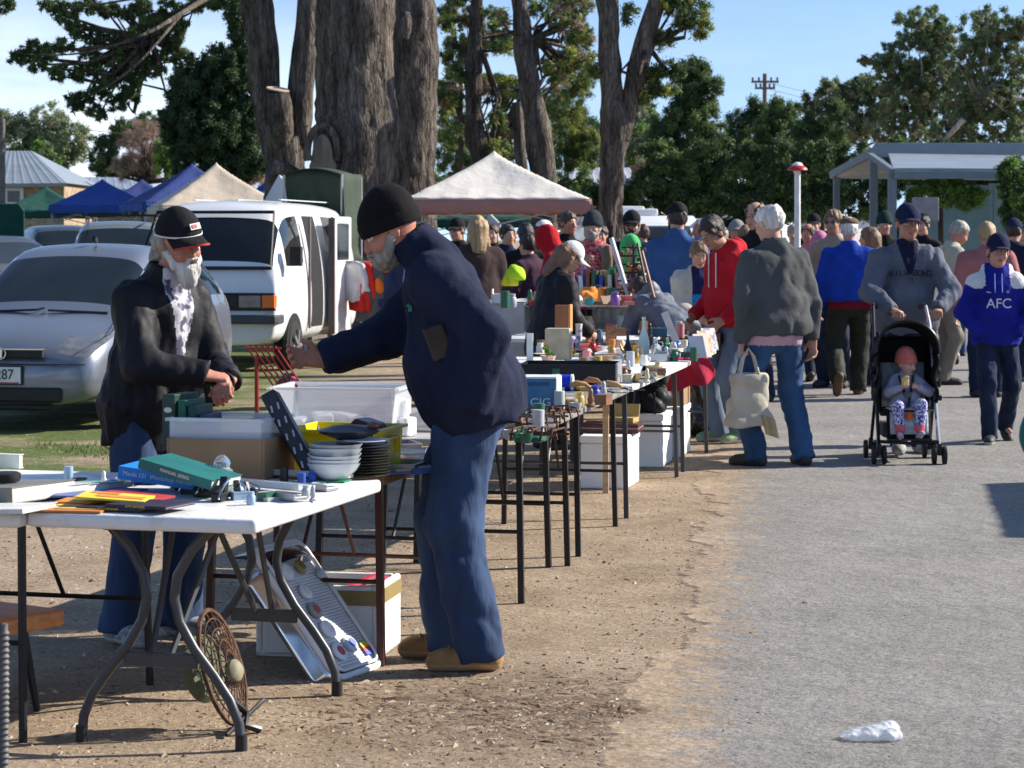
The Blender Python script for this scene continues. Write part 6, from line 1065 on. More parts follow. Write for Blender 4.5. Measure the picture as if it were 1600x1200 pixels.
# comics rack and red cloth
r=root('red_cloth','red cloth hanging over the corner of the draped table','cloth',T(1080,563,.74)); m=MB()
def rc(u,v):
    x=-.13+.26*u; drop=max(0,v-.35); return Vector((x+.03*math.sin(v*5+u*4),-.02-.06*math.sin(u*11)*drop*1.6-.02*drop+ (0.24*(0.35-v) if v<.35 else 0),.012-drop*.34*(1-.35*u)+.006*math.sin(u*13+v*8)))
m.sheet(rc,30,22); m.build('cloth',cloth('rose_red',(.36,.022,.05)),r,True,thick=.005)
for i,(px,py,c) in enumerate([(1097,556,(.75,.72,.7)),(1103,550,(.7,.4,.1)),(1109,545,(.3,.3,.55)),(1090,560,(.7,.7,.72))]):
    m=MB(); m.box((0,0,.0),(.12,.004,.17)); q=mesh1(m,'comic',mat('comic_%d'%i,c,.4,0,16,col2=(.75,.7,.65),lo=.48,hi=.52),['pale comic leaning on the draped table beside the red cloth','orange comic in the leaning row','blue-grey comic at the back of the leaning row','white comic nearest the red cloth'][i],'comic',T(px,py,.74)+Vector((0,0,.07)),30); q.rotation_euler.x=R(-20)
# things stored under the line
def foambox(label,px,py,w_,d_,h_,rz=-12):
    o=G(px,py)+rot2((-w_/2,d_/2),rz); r=root('foam_box',label,'foam box',o,rz,'lidded foam boxes below the trestles'); m=MB(); m.box((0,0,(h_-.05)/2),(w_,d_,h_-.05)); m.build('box',FOAM,r,bevel=.012); m=MB(); m.box((0,0,h_-.025),(w_+.012,d_+.012,.048)); m.build('lid',FOAM,r,bevel=.012); return r
foambox('nearest white foam box beneath the trestles, carrying the maroon case',979,765,.29,.50,.33)
foambox('middle white foam box beneath the trestles, under the backpack',1034,731,.27,.50,.36)
foambox('farthest white foam box beneath the trestles, under the cardboard carton',1062,716,.24,.55,.36)
r=root('attache_case','flat maroon case lying on the nearest foam box','case',G(979,765)+rot2((-.14,.3),-12)+Vector((0,0,.33)),-10); m=MB(); m.box((0,0,.03),(.36,.27,.06)); m.build('case',CM((.07,.02,.03),.4),r,bevel=.006); m=MB(); m.box((0,0,.031),(.364,.274,.006)); m.build('seam',CM((.3,.25,.2)),r)
r=root('card_folder','yellow-tan cardboard flap standing on the maroon case','cardboard',G(979,765)+rot2((-.08,.4),-12)+Vector((0,0,.392)),-20); m=MB(); m.box((0,0,.055),(.2,.01,.11),rx=-15); m.box((0,-.07,.015),(.2,.13,.03)); m.build('flap',CM((.42,.32,.13)),r)
s=Sdf(axis(-.22,.22,.01),axis(-.2,.2,.01),axis(-.02,.3,.01)); s.ell((0,0,.09),(.17,.13,.11),None,.03); s.ell((.05,-.08,.06),(.10,.06,.07),None,.02); s.ell((-.08,.02,.14),(.08,.08,.06),None,.03); s.noise(.014,12,3,rid=True); s.plane((0,0,0),(0,0,-1)); r=root('backpack','slumped black backpack with dangling straps on the middle foam box','backpack',G(1034,731)+rot2((-.14,.22),-12)+Vector((0,0,.36)),-20); s.build('bag',cloth('black_nylon',(.012,.013,.018),.5),r); m=MB()
for x in(-.02,.09): m.tube([(x,-.12,.14),(x+.02,-.17,.03),(x+.03,-.18,-.12),(x+.02,-.18,-.2)],.009,5)
m.build('strap',BLK,r,True)
openbox('cardboard_box','open brown carton on the farthest foam box','carton',G(1062,716)+rot2((-.12,.3),-12)+Vector((0,0,.36)),-12,.26,.34,.13,CARD,.006)
r=root('desk_lamp','cream desk lamp with a bent neck under the trestle table','lamp',G(1055,716)+Vector((-.02,.5,.40)),0); m=MB(); m.lathe([(.02,.1),(.035,.09),(.05,.05),(.085,-.02),(.08,-.02),(.04,.05),(.003,.08)],(.06,0,.16),20,M=rotm(0,-28,0)); m.build('shade',CM((.62,.58,.42),.35),r,True); m=MB(); m.tube([(-.07,0,-.03),(-.08,0,.12),(-.04,0,.20),(.02,0,.23),(.05,0,.21)],.011,8); m.build('neck',CM((.6,.58,.5),.3),r,True); m=MB(); m.lathe([(.07,0),(.07,.015),(.02,.03),(.003,.03)],(-.07,0,-.05),20); m.build('base',CM((.6,.58,.5)),r,True)
s=Sdf(axis(-.2,.2,.012),axis(-.2,.2,.012),axis(-.02,.62,.012)); s.cone((0,0,.10),(.01,0,.42),.14,.12,.03); s.ell((.04,-.05,.15),(.13,.1,.13),None,.04); s.cone((0,0,.42),(.02,0,.54),.06,.09,.05); s.noise(.022,9,5,rid=True); s.noise(.008,24,6,rid=True); s.plane((0,0,0),(0,0,-1)); q=s.build('garbage_bag',mat('black_film',(.008,.008,.01),.22,.1,4,.7,14,det2=.03,coat=.3),None); q.location=G(1106,684)+Vector((0,.15,0)); tag(q,'full black plastic bag standing under the end of the draped table','bag')
r=root('timber_post','dark timber crate end standing beside the black bag','timber',G(1086,680)+Vector((0,.2,0)),-10); m=MB(); m.box((0,0,.25),(.12,.35,.5)); m.build('panel',OAKW,r,bevel=.004)
m=MB(); m.box((0,0,.36),(.035,.02,.72)); mesh1(m,'timber_batten',LWOOD,'raw pine batten propping the second trestle table','timber',G(948,775)+Vector((0,.15,0)),-10)
# red airer, clothes rail
o=G(402,655); r=root('clothes_airer','red folding airer beside the silver hatchback','airer',o,8); RT=CM((.35,.03,.03),.4); s_=FPX/o.y; q=lambda px,py:Vector(((px-402)/s_,0,(655-py)/s_)); m=MB(); m.tube([q(402,655),q(402,555)],.013,8); m.tube([q(402,560)+Vector((0,.3,0)),Vector((0,.3,0))],.013,8); m.build('post',RT,r,True); m=MB()
for i in range(6): m.tube([q(385+i*9,541),q(433+i*9,612)+Vector((0,.15,0))],.008,6)
m.tube([q(383,543),q(440,545)],.009,6); m.tube([q(405,622),q(482,608)+Vector((0,.15,0))],.009,6); m.build('rails',RT,r,True); m=MB(); m.sheet(lambda u,v:q(455,590).lerp(q(480,600),u)+Vector((0,.16,-.08*v+.01*math.sin(u*6))),8,4); m.build('pink_sheet',CM((.7,.25,.4)),r,True,thick=.004)
clothpile('grey_bundle','grey bundled cloth sitting behind the red airer','bundle',G(445,640)+Vector((0,.3,0)),.16,.14,.3,cloth('grey_b',(.12,.12,.13)),12)
r=root('clothes_rail','hanging rail of coloured jackets behind the van','clothes rail',GX(580,30),-10); m=MB(); m.tube([(-.5,0,0),(-.5,0,1.25),(.5,0,1.25),(.5,0,0)],.02,6); m.build('rail',LEGM,r,True)
for i,(x,c,l_,lb) in enumerate([(-.24,cloth('rail_white',(.6,.58,.6)),.5,'white patterned jacket left on the clothes rail'),(-.15,cloth('rail_red',(.55,.03,.02)),.62,'red jacket on the clothes rail'),(-.04,cloth('rail_grey',(.10,.10,.11)),.75,'long dark grey coat on the clothes rail'),(.06,OR_,.4,'orange high-visibility jacket on the clothes rail'),(.2,cloth('rail_navy',(.03,.04,.1)),.7,'navy coat at the right end of the clothes rail')]):
    s=Sdf(axis(-.2,.2,.015),axis(-.3,.3,.015),axis(-.9,.05,.015)); s.cone((0,-.14,-.06),(0,.14,-.06),.045,.045,.03); s.cone((0,0,-.08),(0,0,-l_),.06,.07,.04,(0,1,0),2.4,cut=True); s.cone((0,-.17,-.08),(.03,-.22,-l_*.75),.045,.035,.03,cut=True); s.noise(.012,10,i+40,rid=True); q=s.build('hanging_jacket',c,None); q.location=GX(580,30)+rot2((x,0),-10)+Vector((0,0,1.25)); q.rotation_euler=(0,0,R(50+i*8)); tag(q,lb,'jacket')
# plastic bag on the road
s=Sdf(axis(-.14,.14,.006),axis(-.12,.12,.006),axis(-.01,.1,.006)); s.ell((0,0,.015),(.085,.06,.035),None,.02); s.ell((-.05,.01,.012),(.05,.035,.02),None,.02); s.ell((.05,.02,.02),(.04,.03,.03),None,.02); s.noise(.010,16,5,rid=True); s.noise(.004,45,6,rid=True); s.plane((0,0,.0),(0,0,-1)); q=s.build('plastic_bag',mat('thin_white_film',(.80,.82,.86),.15,.06,20,.5,60,alpha=.5,spec=.8),None); q.scale=(1,1,.75); q.location=G(1366,1160)+Vector((0,.03,.007)); q.rotation_euler=(0,0,.2); tag(q,'crumpled clear white plastic bag lying on the road','bag')
# ---------------- the crowd
J1=denim('mid',(.035,.075,.19)); J2=denim('dark',(.012,.025,.075)); J3=denim('faded',(.17,.24,.38)); J4=denim('bright',(.035,.10,.26)); BLKT=cloth('black_trouser',(.012,.012,.014)); OLV=cloth('dark_olive',(.022,.024,.016),.7)
BOOT=mat('tan_nubuck',(.34,.19,.07),.85,.2,14,.3,60); BSOLE=mat('tan_sole',(.46,.29,.16),.7,.1); BRB=mat('brown_boot',(.07,.04,.025),.6,.3,16); NV=cloth('navy_fleece',(.011,.015,.038)); BJ=cloth('black_bomber',(.008,.008,.012),.62,bs=9,bump=.8,spec=.25); NVC=cloth('navy_cap',(.012,.016,.05)); BLC=cloth('black_cap',(.012,.012,.014)); WBEAN=cloth('black_knit',(.009,.008,.009),.95,bs=30,bump=.3)
RD=cloth('red_hoodie',(.42,.012,.02)); GRJ=cloth('grey_fleece',(.068,.072,.075)); RB=cloth('royal_blue',(.010,.045,.33)); BB=cloth('afl_blue',(.012,.018,.24)); GRH=cloth('grey_hoodie',(.11,.12,.155)); SHIRT=mat('patterned_shirt',(.07,.07,.12),.8,0,22,.3,30,col2=(.50,.49,.54),lo=.46,hi=.54); PINKC=cloth('pink',(.50,.17,.30)); WH_=cloth('white_cloth',(.68,.68,.68)); CRM=cloth('cream_jacket',(.52,.48,.40)); DNJ=cloth('denim_jacket',(.035,.085,.22),bs=14,bump=.7); PLAID=mat('plaid',(.30,.02,.035),.9,0,40,.3,30,col2=(.52,.20,.22),lo=.46,hi=.54); MARO=cloth('plum',(.06,.03,.05)); BRC=cloth('brown_coat',(.045,.028,.028)); TAN=cloth('tan_shirt',(.32,.25,.19)); POLKA=mat('spotted_cotton',(.7,.7,.7),.9,.02); 
_t=POLKA.node_tree; _v=_t.nodes.new('ShaderNodeTexVoronoi'); _v.inputs['Scale'].default_value=22; _c=_t.nodes.new('ShaderNodeTexCoord'); _r=_t.nodes.new('ShaderNodeValToRGB'); _r.color_ramp.elements[0].position=.22; _r.color_ramp.elements[0].color=(.02,.02,.03,1); _r.color_ramp.elements[1].position=.27; _r.color_ramp.elements[1].color=(.62,.62,.64,1); _t.links.new(_c.outputs['Object'],_v.inputs[0]); _t.links.new(_v.outputs['Distance'],_r.inputs[0]); _t.links.new(_r.outputs[0],_t.nodes['Principled BSDF'].inputs['Base Color'])
FLORAL=mat('floral_leggings',(.02,.04,.30),.9,0,45,col2=(.66,.62,.72),lo=.47,hi=.53)
def torsoframe(I,a,b_,c): return V3(*I['P'])+I['lat']*a+I['fwd']*b_+I['u']*c
def onchest(I,a,c,text,size,m,b_=.15,rx=90,sx=1,name='lettering',ext=.002):
    # lettering on the chest of someone facing local +y
    p=torsoframe(I,a,b_,c); lean=math.degrees(math.atan2(I['u'][1],I['u'][2])); return lettering(text,size,m,I['root'],tuple(p),(90-lean,0,180),name,ext,sx)
# 1 bearded seller
def p_seller(a,b,c,C,J): 
    mi=np.zeros(len(C),int); f=(b>.06)&(c>.02); w_=.010+.065*np.clip((c-.12)/.36,0,1); mi[f&(c>.13)&(np.abs(a-.0)<w_)]=1; arm=(np.linalg.norm(C-J['A']['R'][2],axis=1)<.05); return mi
I=person('white-bearded man in a black jacket and red-edged black cap behind the white table',236,9.15,-128,1.66,top=BJ,tops=[SHIRT],tpaint=p_seller,legs=J1,shoe=mat('old_runner',(.28,.30,.33),.8,.4,40),sole=SOLEW,skin=SKINR,hair='none',hat='cap',hatm=BLC,brimm=BLC,lean=9,crouch=-.025,fat=1.08,bw=1.0,th=.020,hem=.18,puff=1.08,htop=.0075,head=(10,-16,8),headfwd=.05,hR=(.03,.34,1.09),hL=(-.08,.36,1.06),eR=(1,-.5,-.5),eL=(-.6,-.5,-.8),dR=(-.75,.45,-.15),dL=(.8,.4,-.2),nR=(-.1,-.5,-1),nL=(0,.2,-1),curlR=.6,curlL=.95,fL=(-.13,.04,.09),fR=(.15,-.02,.09),toeR=(.1,1,0),h=.0115,hf=.0055,tl=1.22,beard=(HW,1.05),fold=1.35,collar=.04)
MHs=I['MH']; s=Sdf(axis(-.13,.13,.005),axis(-.22,.1,.005),axis(-.32,.1,.005)); s.ell((0,-.02,.015),(.083,.10,.09)); s.plane((0,.01,0),(0,1,.1)); s.cone((0,-.09,-.02),(.02,-.14,-.16),.055,.035,.03,(1,0,0),1.3); s.cone((.03,-.13,-.14),(.07,-.17,-.27),.034,.010,.02); s.cone((-.03,-.11,-.10),(-.03,-.16,-.24),.025,.010,.02); s.plane((0,0,.04),(0,0,1)); s.noise(.007,38,3,rid=True); s.noise(.004,80,4); o=s.build('long_hair',HG,I['root'],None,1); o.matrix_local=MHs
m=MB(); m.tube([(.080*math.sin((U-.5)*2.5)*.94,-.01+.102*math.cos((U-.5)*2.5)+.10*(math.cos((U-.5)*2.3)**.6),.038-.03*abs(U-.5)**2*4-.016) for U in np.linspace(0,1,17)],.0045,6); o=m.build('brim_edge',mat('red_brim',(.48,.03,.03),.6),I['root'],True); o.matrix_local=MHs
m=MB(); m.sheet(lambda u,v:Vector((.0925*math.sin((u-.5)*4.3),-.01+.109*math.cos((u-.5)*4.3),.034+.007*v)),24,1); o=m.build('cap_piping',WH_,I['root'],True,thick=.003); o.matrix_local=MHs
m=MB(); m.box((0,0,0),(.052,.004,.026)); q=m.build('cap_badge',WH_,I['root'],bevel=.001); q.matrix_local=MHs@Matrix.LocRotScale(Vector((-.022,.094,.078)),Euler((R(24),0,R(12))),None); m=MB(); m.box((.006,.003,0),(.024,.004,.014)); q2=m.build('badge_emblem',CM((.55,.02,.03)),q)
m=MB(); 
Rw=I['A']['L'][2]; m.lathe([(.035,-.006),(.037,0),(.035,.006),(.03,.006),(.03,-.006)],tuple(Rw+V3(.03,.02,0)),16,M=rotm(0,90,30)); m.build('watch_strap',BLK,I['root'],True)
# 2 beanie man
I=person('grey-bearded man in a black beanie and navy fleece reaching over the table',738,8.62,88,1.80,top=NV,legs=J1,shoe=BOOT,sole=BSOLE,skin=SKINR,hair='none',hm=HG,hat='beanie',hatm=WBEAN,crouch=-.02,lean=17,fat=1.24,bw=1.10,th=.026,puff=1.16,cuffw=1.0,hem=.13,head=(28,6,0),headfwd=.07,neckup=-.03,hR=(.06,.535,1.075),eR=(.4,-.2,-1),dR=(-.12,1,.02),nR=(-.9,.0,.35),curlR=.62,hL=(-.275,.00,.93),eL=(-.5,-1,.1),pocket=('L',),fL=(-.13,-.03,.09),fR=(.12,.09,.09),toeL=(-.05,1,0),toeR=(.05,1,0),h=.0115,hf=.0055,tl=1.33,beard=(HG,.62),fold=1.25,legcut=.05,collar=.085)
k=I['k']; m=MB(); m.box((0,0,0),(.03,.07,.115),rx=-20,rz=14); q=m.build('tucked_wallet',mat('brown_leather',(.04,.025,.016),.6,.2),I['root'],bevel=.004); q.location=(-.262,.105,1.15); m=MB(); m.box((0,0,0),(.004,.012,.02)); m.box((0,.007,.012),(.004,.006,.012),rx=30); q=m.build('chest_emblem',CM((.02,.22,.10)),I['root']); q.location=tuple(torsoframe(I,-.155,.115,.34))
m=MB()
for nm in('L','R'):
    An=I['L'][nm][2]
    for i in range(4): m.tube([(An[0]-.03,An[1]+.055+.022*i,An[2]+.012-.014*i),(An[0],An[1]+.06+.022*i,An[2]+.020-.012*i),(An[0]+.03,An[1]+.055+.022*i,An[2]+.012-.014*i)],.0035,5)
m.build('laces',CM((.2,.16,.11)),I['root'],True)
# 20 grey jumper, tote
def band(z0,z1): return lambda C:((C[:,2]>z0)&(C[:,2]<z1)).astype(int)
PKS=cloth('pale_pink',(.52,.34,.40))
I=person('white-haired man seen from behind in a charcoal zip jacket, carrying a cream tote bag',1213,16.1,24,1.80,top=GRJ,legs=J4,legms=[PKS],lpaint=band(.80,1.2),shoe=RUBBER,skin=SKIN,hair='ring',hm=HW,lean=3,fat=1.2,bw=1.14,th=.014,puff=1.08,hem=.085,head=(14,24,0),hL=(-.25,.02,.84),dL=(0,.05,-1),curlL=1.2,hR=(.27,-.02,.82),fL=(-.15,.02,.09),fR=(.17,-.06,.09),toeL=(-.6,.8,0),h=.013,hf=.008,tl=1.1,fold=1.5,eL=(-.8,-.8,0),eR=(.8,-1,0))
hw=I['root'].matrix_basis if False else None
o=Vector(GX(1213,16.1))+rot2((-.255,.02),24)+Vector((.045,-.035,.80)); TOTE=cloth('calico',(.50,.46,.37)); r=root('tote_bag','cream calico tote bag hanging from the hand of the man in the charcoal jacket','bag',o,10)
s=Sdf(axis(-.2,.2,.008),axis(-.1,.1,.008),axis(-.56,.0,.008)); s.cone((-.09,0,-.20),(.09,0,-.20),.04,.04,.02); s.cone((-.0,0,-.18),(-.0,0,-.50),.035,.05,.04,(1,0,0),3.2); s.cone((-.11,0,-.48),(.11,0,-.48),.05,.05,.04); s.plane((0,0,-.165),(0,0,1)); s.plane((0,0,-.515),(0,0,-1)); s.noise(.008,12,9,rid=True); s.build('bag',TOTE,r); m=MB()
for y in(-.03,.03): m.tube([(-.07,y,-.17),(-.045,y*.6,-.06),(-.005,0,.005),(.03,y*.6,-.05),(.06,y,-.17)],.009,6)
m.build('strap',TOTE,r,True); m=MB(); m.sheet(lambda u,v:Vector((.07+.09*u+.03*v,-.055-.01*math.sin(u*9),-.44-.13*v-.03*u)),8,6); m.build('loose_flap',cloth('paper_bag',(.42,.34,.2)),r,True,thick=.006)
# 17 red hoodie
I=person('dark-haired man with glasses and a red hooded top looking down at the stalls',1145,18.0,118,1.76,top=RD,legs=J3,shoe=mat('lime_runner',(.22,.42,.05),.6,0,26,col2=(.2,.24,.27),lo=.45,hi=.55),sole=SOLEW,skin=SKINT,hair='short',hm=HK,lean=7,fat=1.15,bw=1.05,th=.014,puff=1.06,hem=.06,hood='down',head=(30,12,0),headfwd=.055,hL=(-.20,.22,.93),hR=(.2,.22,.95),eL=(-.5,-1,0),fL=(-.09,.0,.09),fR=(.10,.06,.09),h=.013,hf=.008,tl=1.1,glasses='clear',fold=1.5)
m=MB(); 
for a in(-.05,.05): p=[torsoframe(I,a,.155-.03*(1-t),.50-.26*t) for t in np.linspace(0,1,5)]; m.tube(p,.005,5)
m.build('drawstring',WH_,I['root'],True)
# 24 royal blue
I=person('man from behind in a royal blue jumper and brown flat cap, mid-stride on the road',1327,23.3,-6,1.77,top=RB,legs=OLV,legms=[cloth('dark_red',(.16,.01,.02))],lpaint=band(.84,1.2),shoe=BRB,sole=mat('worn_sole',(.10,.06,.03),.6),skin=SKIN,hair='short',hm=HW,hat='flat',hatm=cloth('tweed',(.14,.09,.06)),lean=2,fat=1.25,bw=1.16,th=.014,puff=1.1,hem=.03,fL=(-.12,-.27,.20),pL=-58,fR=(.09,.10,.09),h=.014,hf=.009,tl=1.28,fold=1.4,hL=(-.30,.12,.86),hR=(.32,-.02,.86))
# 27 pram pusher
def p_vee(a,b,c,C,J): mi=np.zeros(len(C),int); mi[(b>.03)&(c>.32)&(np.abs(a)<.02+.30*np.clip(c-.33,0,1))]=1; return mi
I=person('man in a navy cap and grey printed zip hoodie pushing a black stroller',1415,17.1,181,1.80,top=GRH,tops=[cloth('navy_tee',(.012,.014,.04))],tpaint=p_vee,legs=J2,shoe=mat('grey_runner',(.3,.3,.29),.7,.3,30),sole=SOLEW,skin=SKINT,hair='short',hm=HB,hat='cap',hatm=NVC,lean=5,fat=1.12,bw=1.10,th=.016,puff=1.12,hem=.10,htop=.008,head=(2,4,0),hR=(.155,.36,1.01),hL=(-.155,.36,1.01),eR=(1,-.4,-.2),eL=(-1,-.4,-.2),dR=(-.25,.9,-.1),dL=(.25,.9,-.1),nR=(0,.1,-1),nL=(0,.1,-1),curlR=1.25,curlL=1.25,fL=(-.1,.02,.09),fR=(.10,.30,.09),h=.012,hf=.007,fold=1.6)
for i,ch in enumerate('BILLABONG'):
    a=-(i-4)*.033; onchest(I,a,.335-abs(i-4)*.0035,ch,.060,cloth('dark_print',(.020,.022,.035)),.176-.005*abs(i-4)**1.3,ext=.002)
onchest(I,0,.285,'73',.034,cloth('dark_print',(.03,.03,.045)),.17)
# 28 pram and baby
o=GX(1417,16.3); PS=o.y; r=root('stroller','black folding stroller with a sun hood, seen from the front','stroller',o,178); PF=mat('pram_frame',(.02,.02,.022),.3,metal=.4); PFS=mat('pram_frame_silver',(.62,.62,.63),.25,.05,metal=.8); PC=cloth('black_pram',(.010,.010,.012),.8)
for s in(-1,1):
    x=s*.205; mm=PFS if s<0 else PF
    m=MB(); m.tube([(x,.10,.13),(x*.98,-.10,.55),(x*.95,-.28,.95),(x*.9,-.40,1.07)],.013,8); m.build('frame_tube',mm,r,True); m=MB(); m.tube([(x,-.34,.13),(x*.98,-.08,.52),(x*.95,.02,.66)],.012,8); m.build('rear_tube',PF,r,True)
    m=MB(); m.tube([(x*.9,-.40,1.07),(x*.86,-.46,1.075),(x*.75,-.49,1.06)],.018,8); m.build('grip',RUBBER,r,True)
    for y in(.12,-.36):
        for q in(-1,1): 
            m=MB(); m.lathe([(.04,-.014),(.062,-.012),(.066,0),(.062,.012),(.04,.014)],(0,0,0),20,M=rotm(0,90,0)); w_=m.build('wheel',TYRE,r,True,loc=(x+q*.035,y,.067)); m=MB(); m.lathe([(.042,-.010),(.042,.010),(.012,.014),(.004,.014)],(0,0,0),14,M=rotm(0,90,0)); m.build('hub',mat('grey_hub',(.15,.15,.16)),w_,True)
        m=MB(); m.box((x,y,.105),(.03,.05,.08)); m.build('fork',PF,r,bevel=.005)
m=MB(); m.sheet(lambda u,v:Vector(((u-.5)*.36,-.20+.02*math.cos((u-.5)*3)*-1-.10*v,.36+.50*v)),10,10); m.build('seat_back',PC,r,True,thick=.015)
m=MB(); m.sheet(lambda u,v:Vector(((u-.5)*.34,-.20+.27*v,.35+.02*v-.03*math.sin(v*3))),10,8); m.sheet(lambda u,v:Vector(((u-.5)*.30,.07+.05*v,.37-.20*v)),10,8); m.build('seat',PC,r,True,thick=.02)
m=MB(); m.sheet(lambda u,v:Vector(((u-.5)*.30,-.165+.012*math.cos((u-.5)*6)-.09*v,.38+.30*v)),10,10); m.sheet(lambda u,v:Vector(((u-.5)*.26,-.14+.24*v,.378)),8,6); m.sheet(lambda u,v:Vector(((u-.5)*.26,.105+.03*v,.36-.15*v)),8,6); m.build('seat_liner',mat('pale_liner',(.26,.31,.34),.9,0,30,.3,40,col2=(.45,.5,.52)),r,True,thick=.012)
def hoodf(u,v): a=math.pi*(.02+.96*u); f=v; return Vector((-.215*math.cos(a),-.30+.36*f,.72+.02*f+(.27-.03*f)*math.sin(a)**.8-.06*(1-f)))
m=MB(); m.sheet(hoodf,26,12); m.sheet(lambda u,v:Vector(((u-.5)*.40*1.02,-.29+.02*u,.50+.36*v)),8,6); m.build('sun_hood',PC,r,True,thick=.012)
m=MB(); m.tube([tuple(hoodf(u,1)) for u in np.linspace(0,1,26)],.011,6); m.build('hood_rim',PF,r,True)
m=MB(); m.sheet(lambda u,v:hoodf(.2+.6*u,.45+.4*v)+Vector((0,0,.008)),14,5); m.build('hood_window',mat('pram_window',(.10,.10,.12),.05,0,20,spec=.9,coat=.6),r,True,thick=.003)
for s in(-1,1): 
    m=MB(); m.sheet(lambda u,v:Vector((s*(.195+.015*math.sin(v*9)),-.28+.34*u,.42+.33*v)),6,8); m.build('side_panel',PC,r,True,thick=.012); m=MB()
    for i in range(4): m=MB(); m.box((s*.225,-.02-.04*i,.45+.09*i),(.03,.05,.035),rx=i*20); m.build('buckle',BLK,r,bevel=.004)
m=MB(); m.tube([(-.2,.13,.16),(0,.15,.15),(.2,.13,.16)],.012,6); m.box((0,.12,.175),(.3,.10,.012)); m.build('foot_rest',PF,r,True)
m=MB(); m.box((0,-.2,.22),(.32,.3,.10)); m.build('basket',mat('yellow_basket',(.05,.05,.045),.8),r,bevel=.02)
LIL=cloth('lilac_cardigan',(.36,.36,.46)); 
bo=o+rot2((0.0,-.06),178); bo.z=.10
I=person('baby in a coral knitted hat sitting strapped in the stroller, holding a biscuit',1415,16.3,178,.80,loc=bo,crouch=.33,top=LIL,legs=FLORAL,legms=[cloth('coral_cuff',(.6,.12,.16)),cloth('lilac_sock',(.45,.38,.48))],lpaint=lambda C:np.where((C[:,2]<.38)&(C[:,1]>.2),1,0),shoe=cloth('lilac_sock',(.45,.38,.48)),sole=cloth('lilac_sock',(.45,.38,.48)),skin=mat('baby_skin',(.62,.36,.28),.5,.06,14,sub=.1),hair='none',hat='beanie',hatm=cloth('coral_knit',(.72,.20,.16),.95,bs=120,bump=.8),lean=-12,fat=1.15,bw=.95,th=.02,puff=1.25,hem=.02,head=(10,38,0),hk=1.62,neckup=-.035,hR=(.10,.26,.93),hL=(-.16,.22,.93),dR=(-.5,.6,.3),dL=(.4,.6,.2),curlR=.9,curlL=.8,fL=(-.14,.42,.26),fR=(.13,.42,.24),pL=25,pR=25,h=.022,hf=.012,tl=1.25,legcut=-.02)
o2=bo+rot2((.03,.20),178)+Vector((0,0,.47)); m=MB(); m.box((0,0,0),(.05,.03,.06),rz=20); m.box((.008,-.005,.03),(.035,.03,.02)); tag(m.build('biscuit',mat('rusk',(.62,.45,.18),.9,.2,60,.4,80),None,bevel=.008,loc=o2),'pale yellow biscuit held by the baby in the stroller','biscuit')
m=MB(); m.lathe([(.02,0),(.032,.02),(.02,.045),(.003,.05)],n=14); tag(m.build('orange_toy',CM((.65,.10,.02),.4),None,True,loc=o+rot2((.0,.13),178)+Vector((0,0,.315))),'small orange toy hanging between the baby legs','toy')
r=root('harness','black five-point harness across the baby in the stroller','harness',bo); m=MB(); m.tube([tuple(rot2((-.05,.02),178)+Vector((0,0,.50))),tuple(rot2((-.02,.10),178)+Vector((0,0,.38))),tuple(rot2((.0,.12),178)+Vector((0,0,.30)))],.010,5); m.tube([tuple(rot2((.05,.02),178)+Vector((0,0,.50))),tuple(rot2((.02,.10),178)+Vector((0,0,.38)))],.010,5); m.build('strap',BLK,r,True); m=MB(); m.box(tuple(rot2((0,.115),178)+Vector((0,0,.375))),(.05,.02,.04)); m.build('buckle',CM((.1,.1,.11)),r,bevel=.004)
# 33 boy
def p_afc(a,b,c,C,J):
    mi=np.zeros(len(C),int); aa=np.abs(a); mi[(c>.36)&(aa>.105+.0*c)&(aa<.27)&((c-.36)*1.0>-.02+ (aa-.16)*-.9)&(aa-.10<(c-.30)*1.6)]=1; return mi
I=person('boy in a navy cap and bright blue AFC football hoodie with white shoulders',1557,17.9,176,1.56,top=BB,tops=[WH_],tpaint=p_afc,legs=J2,shoe=mat('black_white_runner',(.03,.03,.035),.6,.2),sole=mat('pale_sole',(.55,.58,.45),.6),skin=SKIN,hair='short',hm=HB,hat='cap',hatm=NVC,brimm=NVC,lean=0,fat=1.0,bw=1.04,th=.016,puff=1.1,hem=.12,hood='down',hk=1.12,head=(0,8,-4),hR=(.15,.13,.93),hL=(-.15,.13,.93),eR=(1,-.5,-.1),eL=(-1,-.5,-.1),pocket=('L','R'),fR=(.07,.12,.09),fL=(-.11,-.25,.14),pL=-35,h=.0125,hf=.007,tl=1.02,fold=1.3)
onchest(I,0,.235,'AFC',.115,CM((.72,.72,.74)),.158,name='lettering',ext=.003)
onchest(I,-.075,.335,'=',.05,CM((.72,.72,.74)),.148,name='badge'); onchest(I,.085,.335,'~',.07,CM((.6,.62,.7)),.148,name='badge')
m=MB(); 
for a in(-.03,.03): m.tube([torsoframe(I,a,.145-.03*(1-t),.49-.16*t) for t in np.linspace(0,1,5)],.004,5)
m.build('drawstring',CM((.3,.4,.75)),I['root'],True)
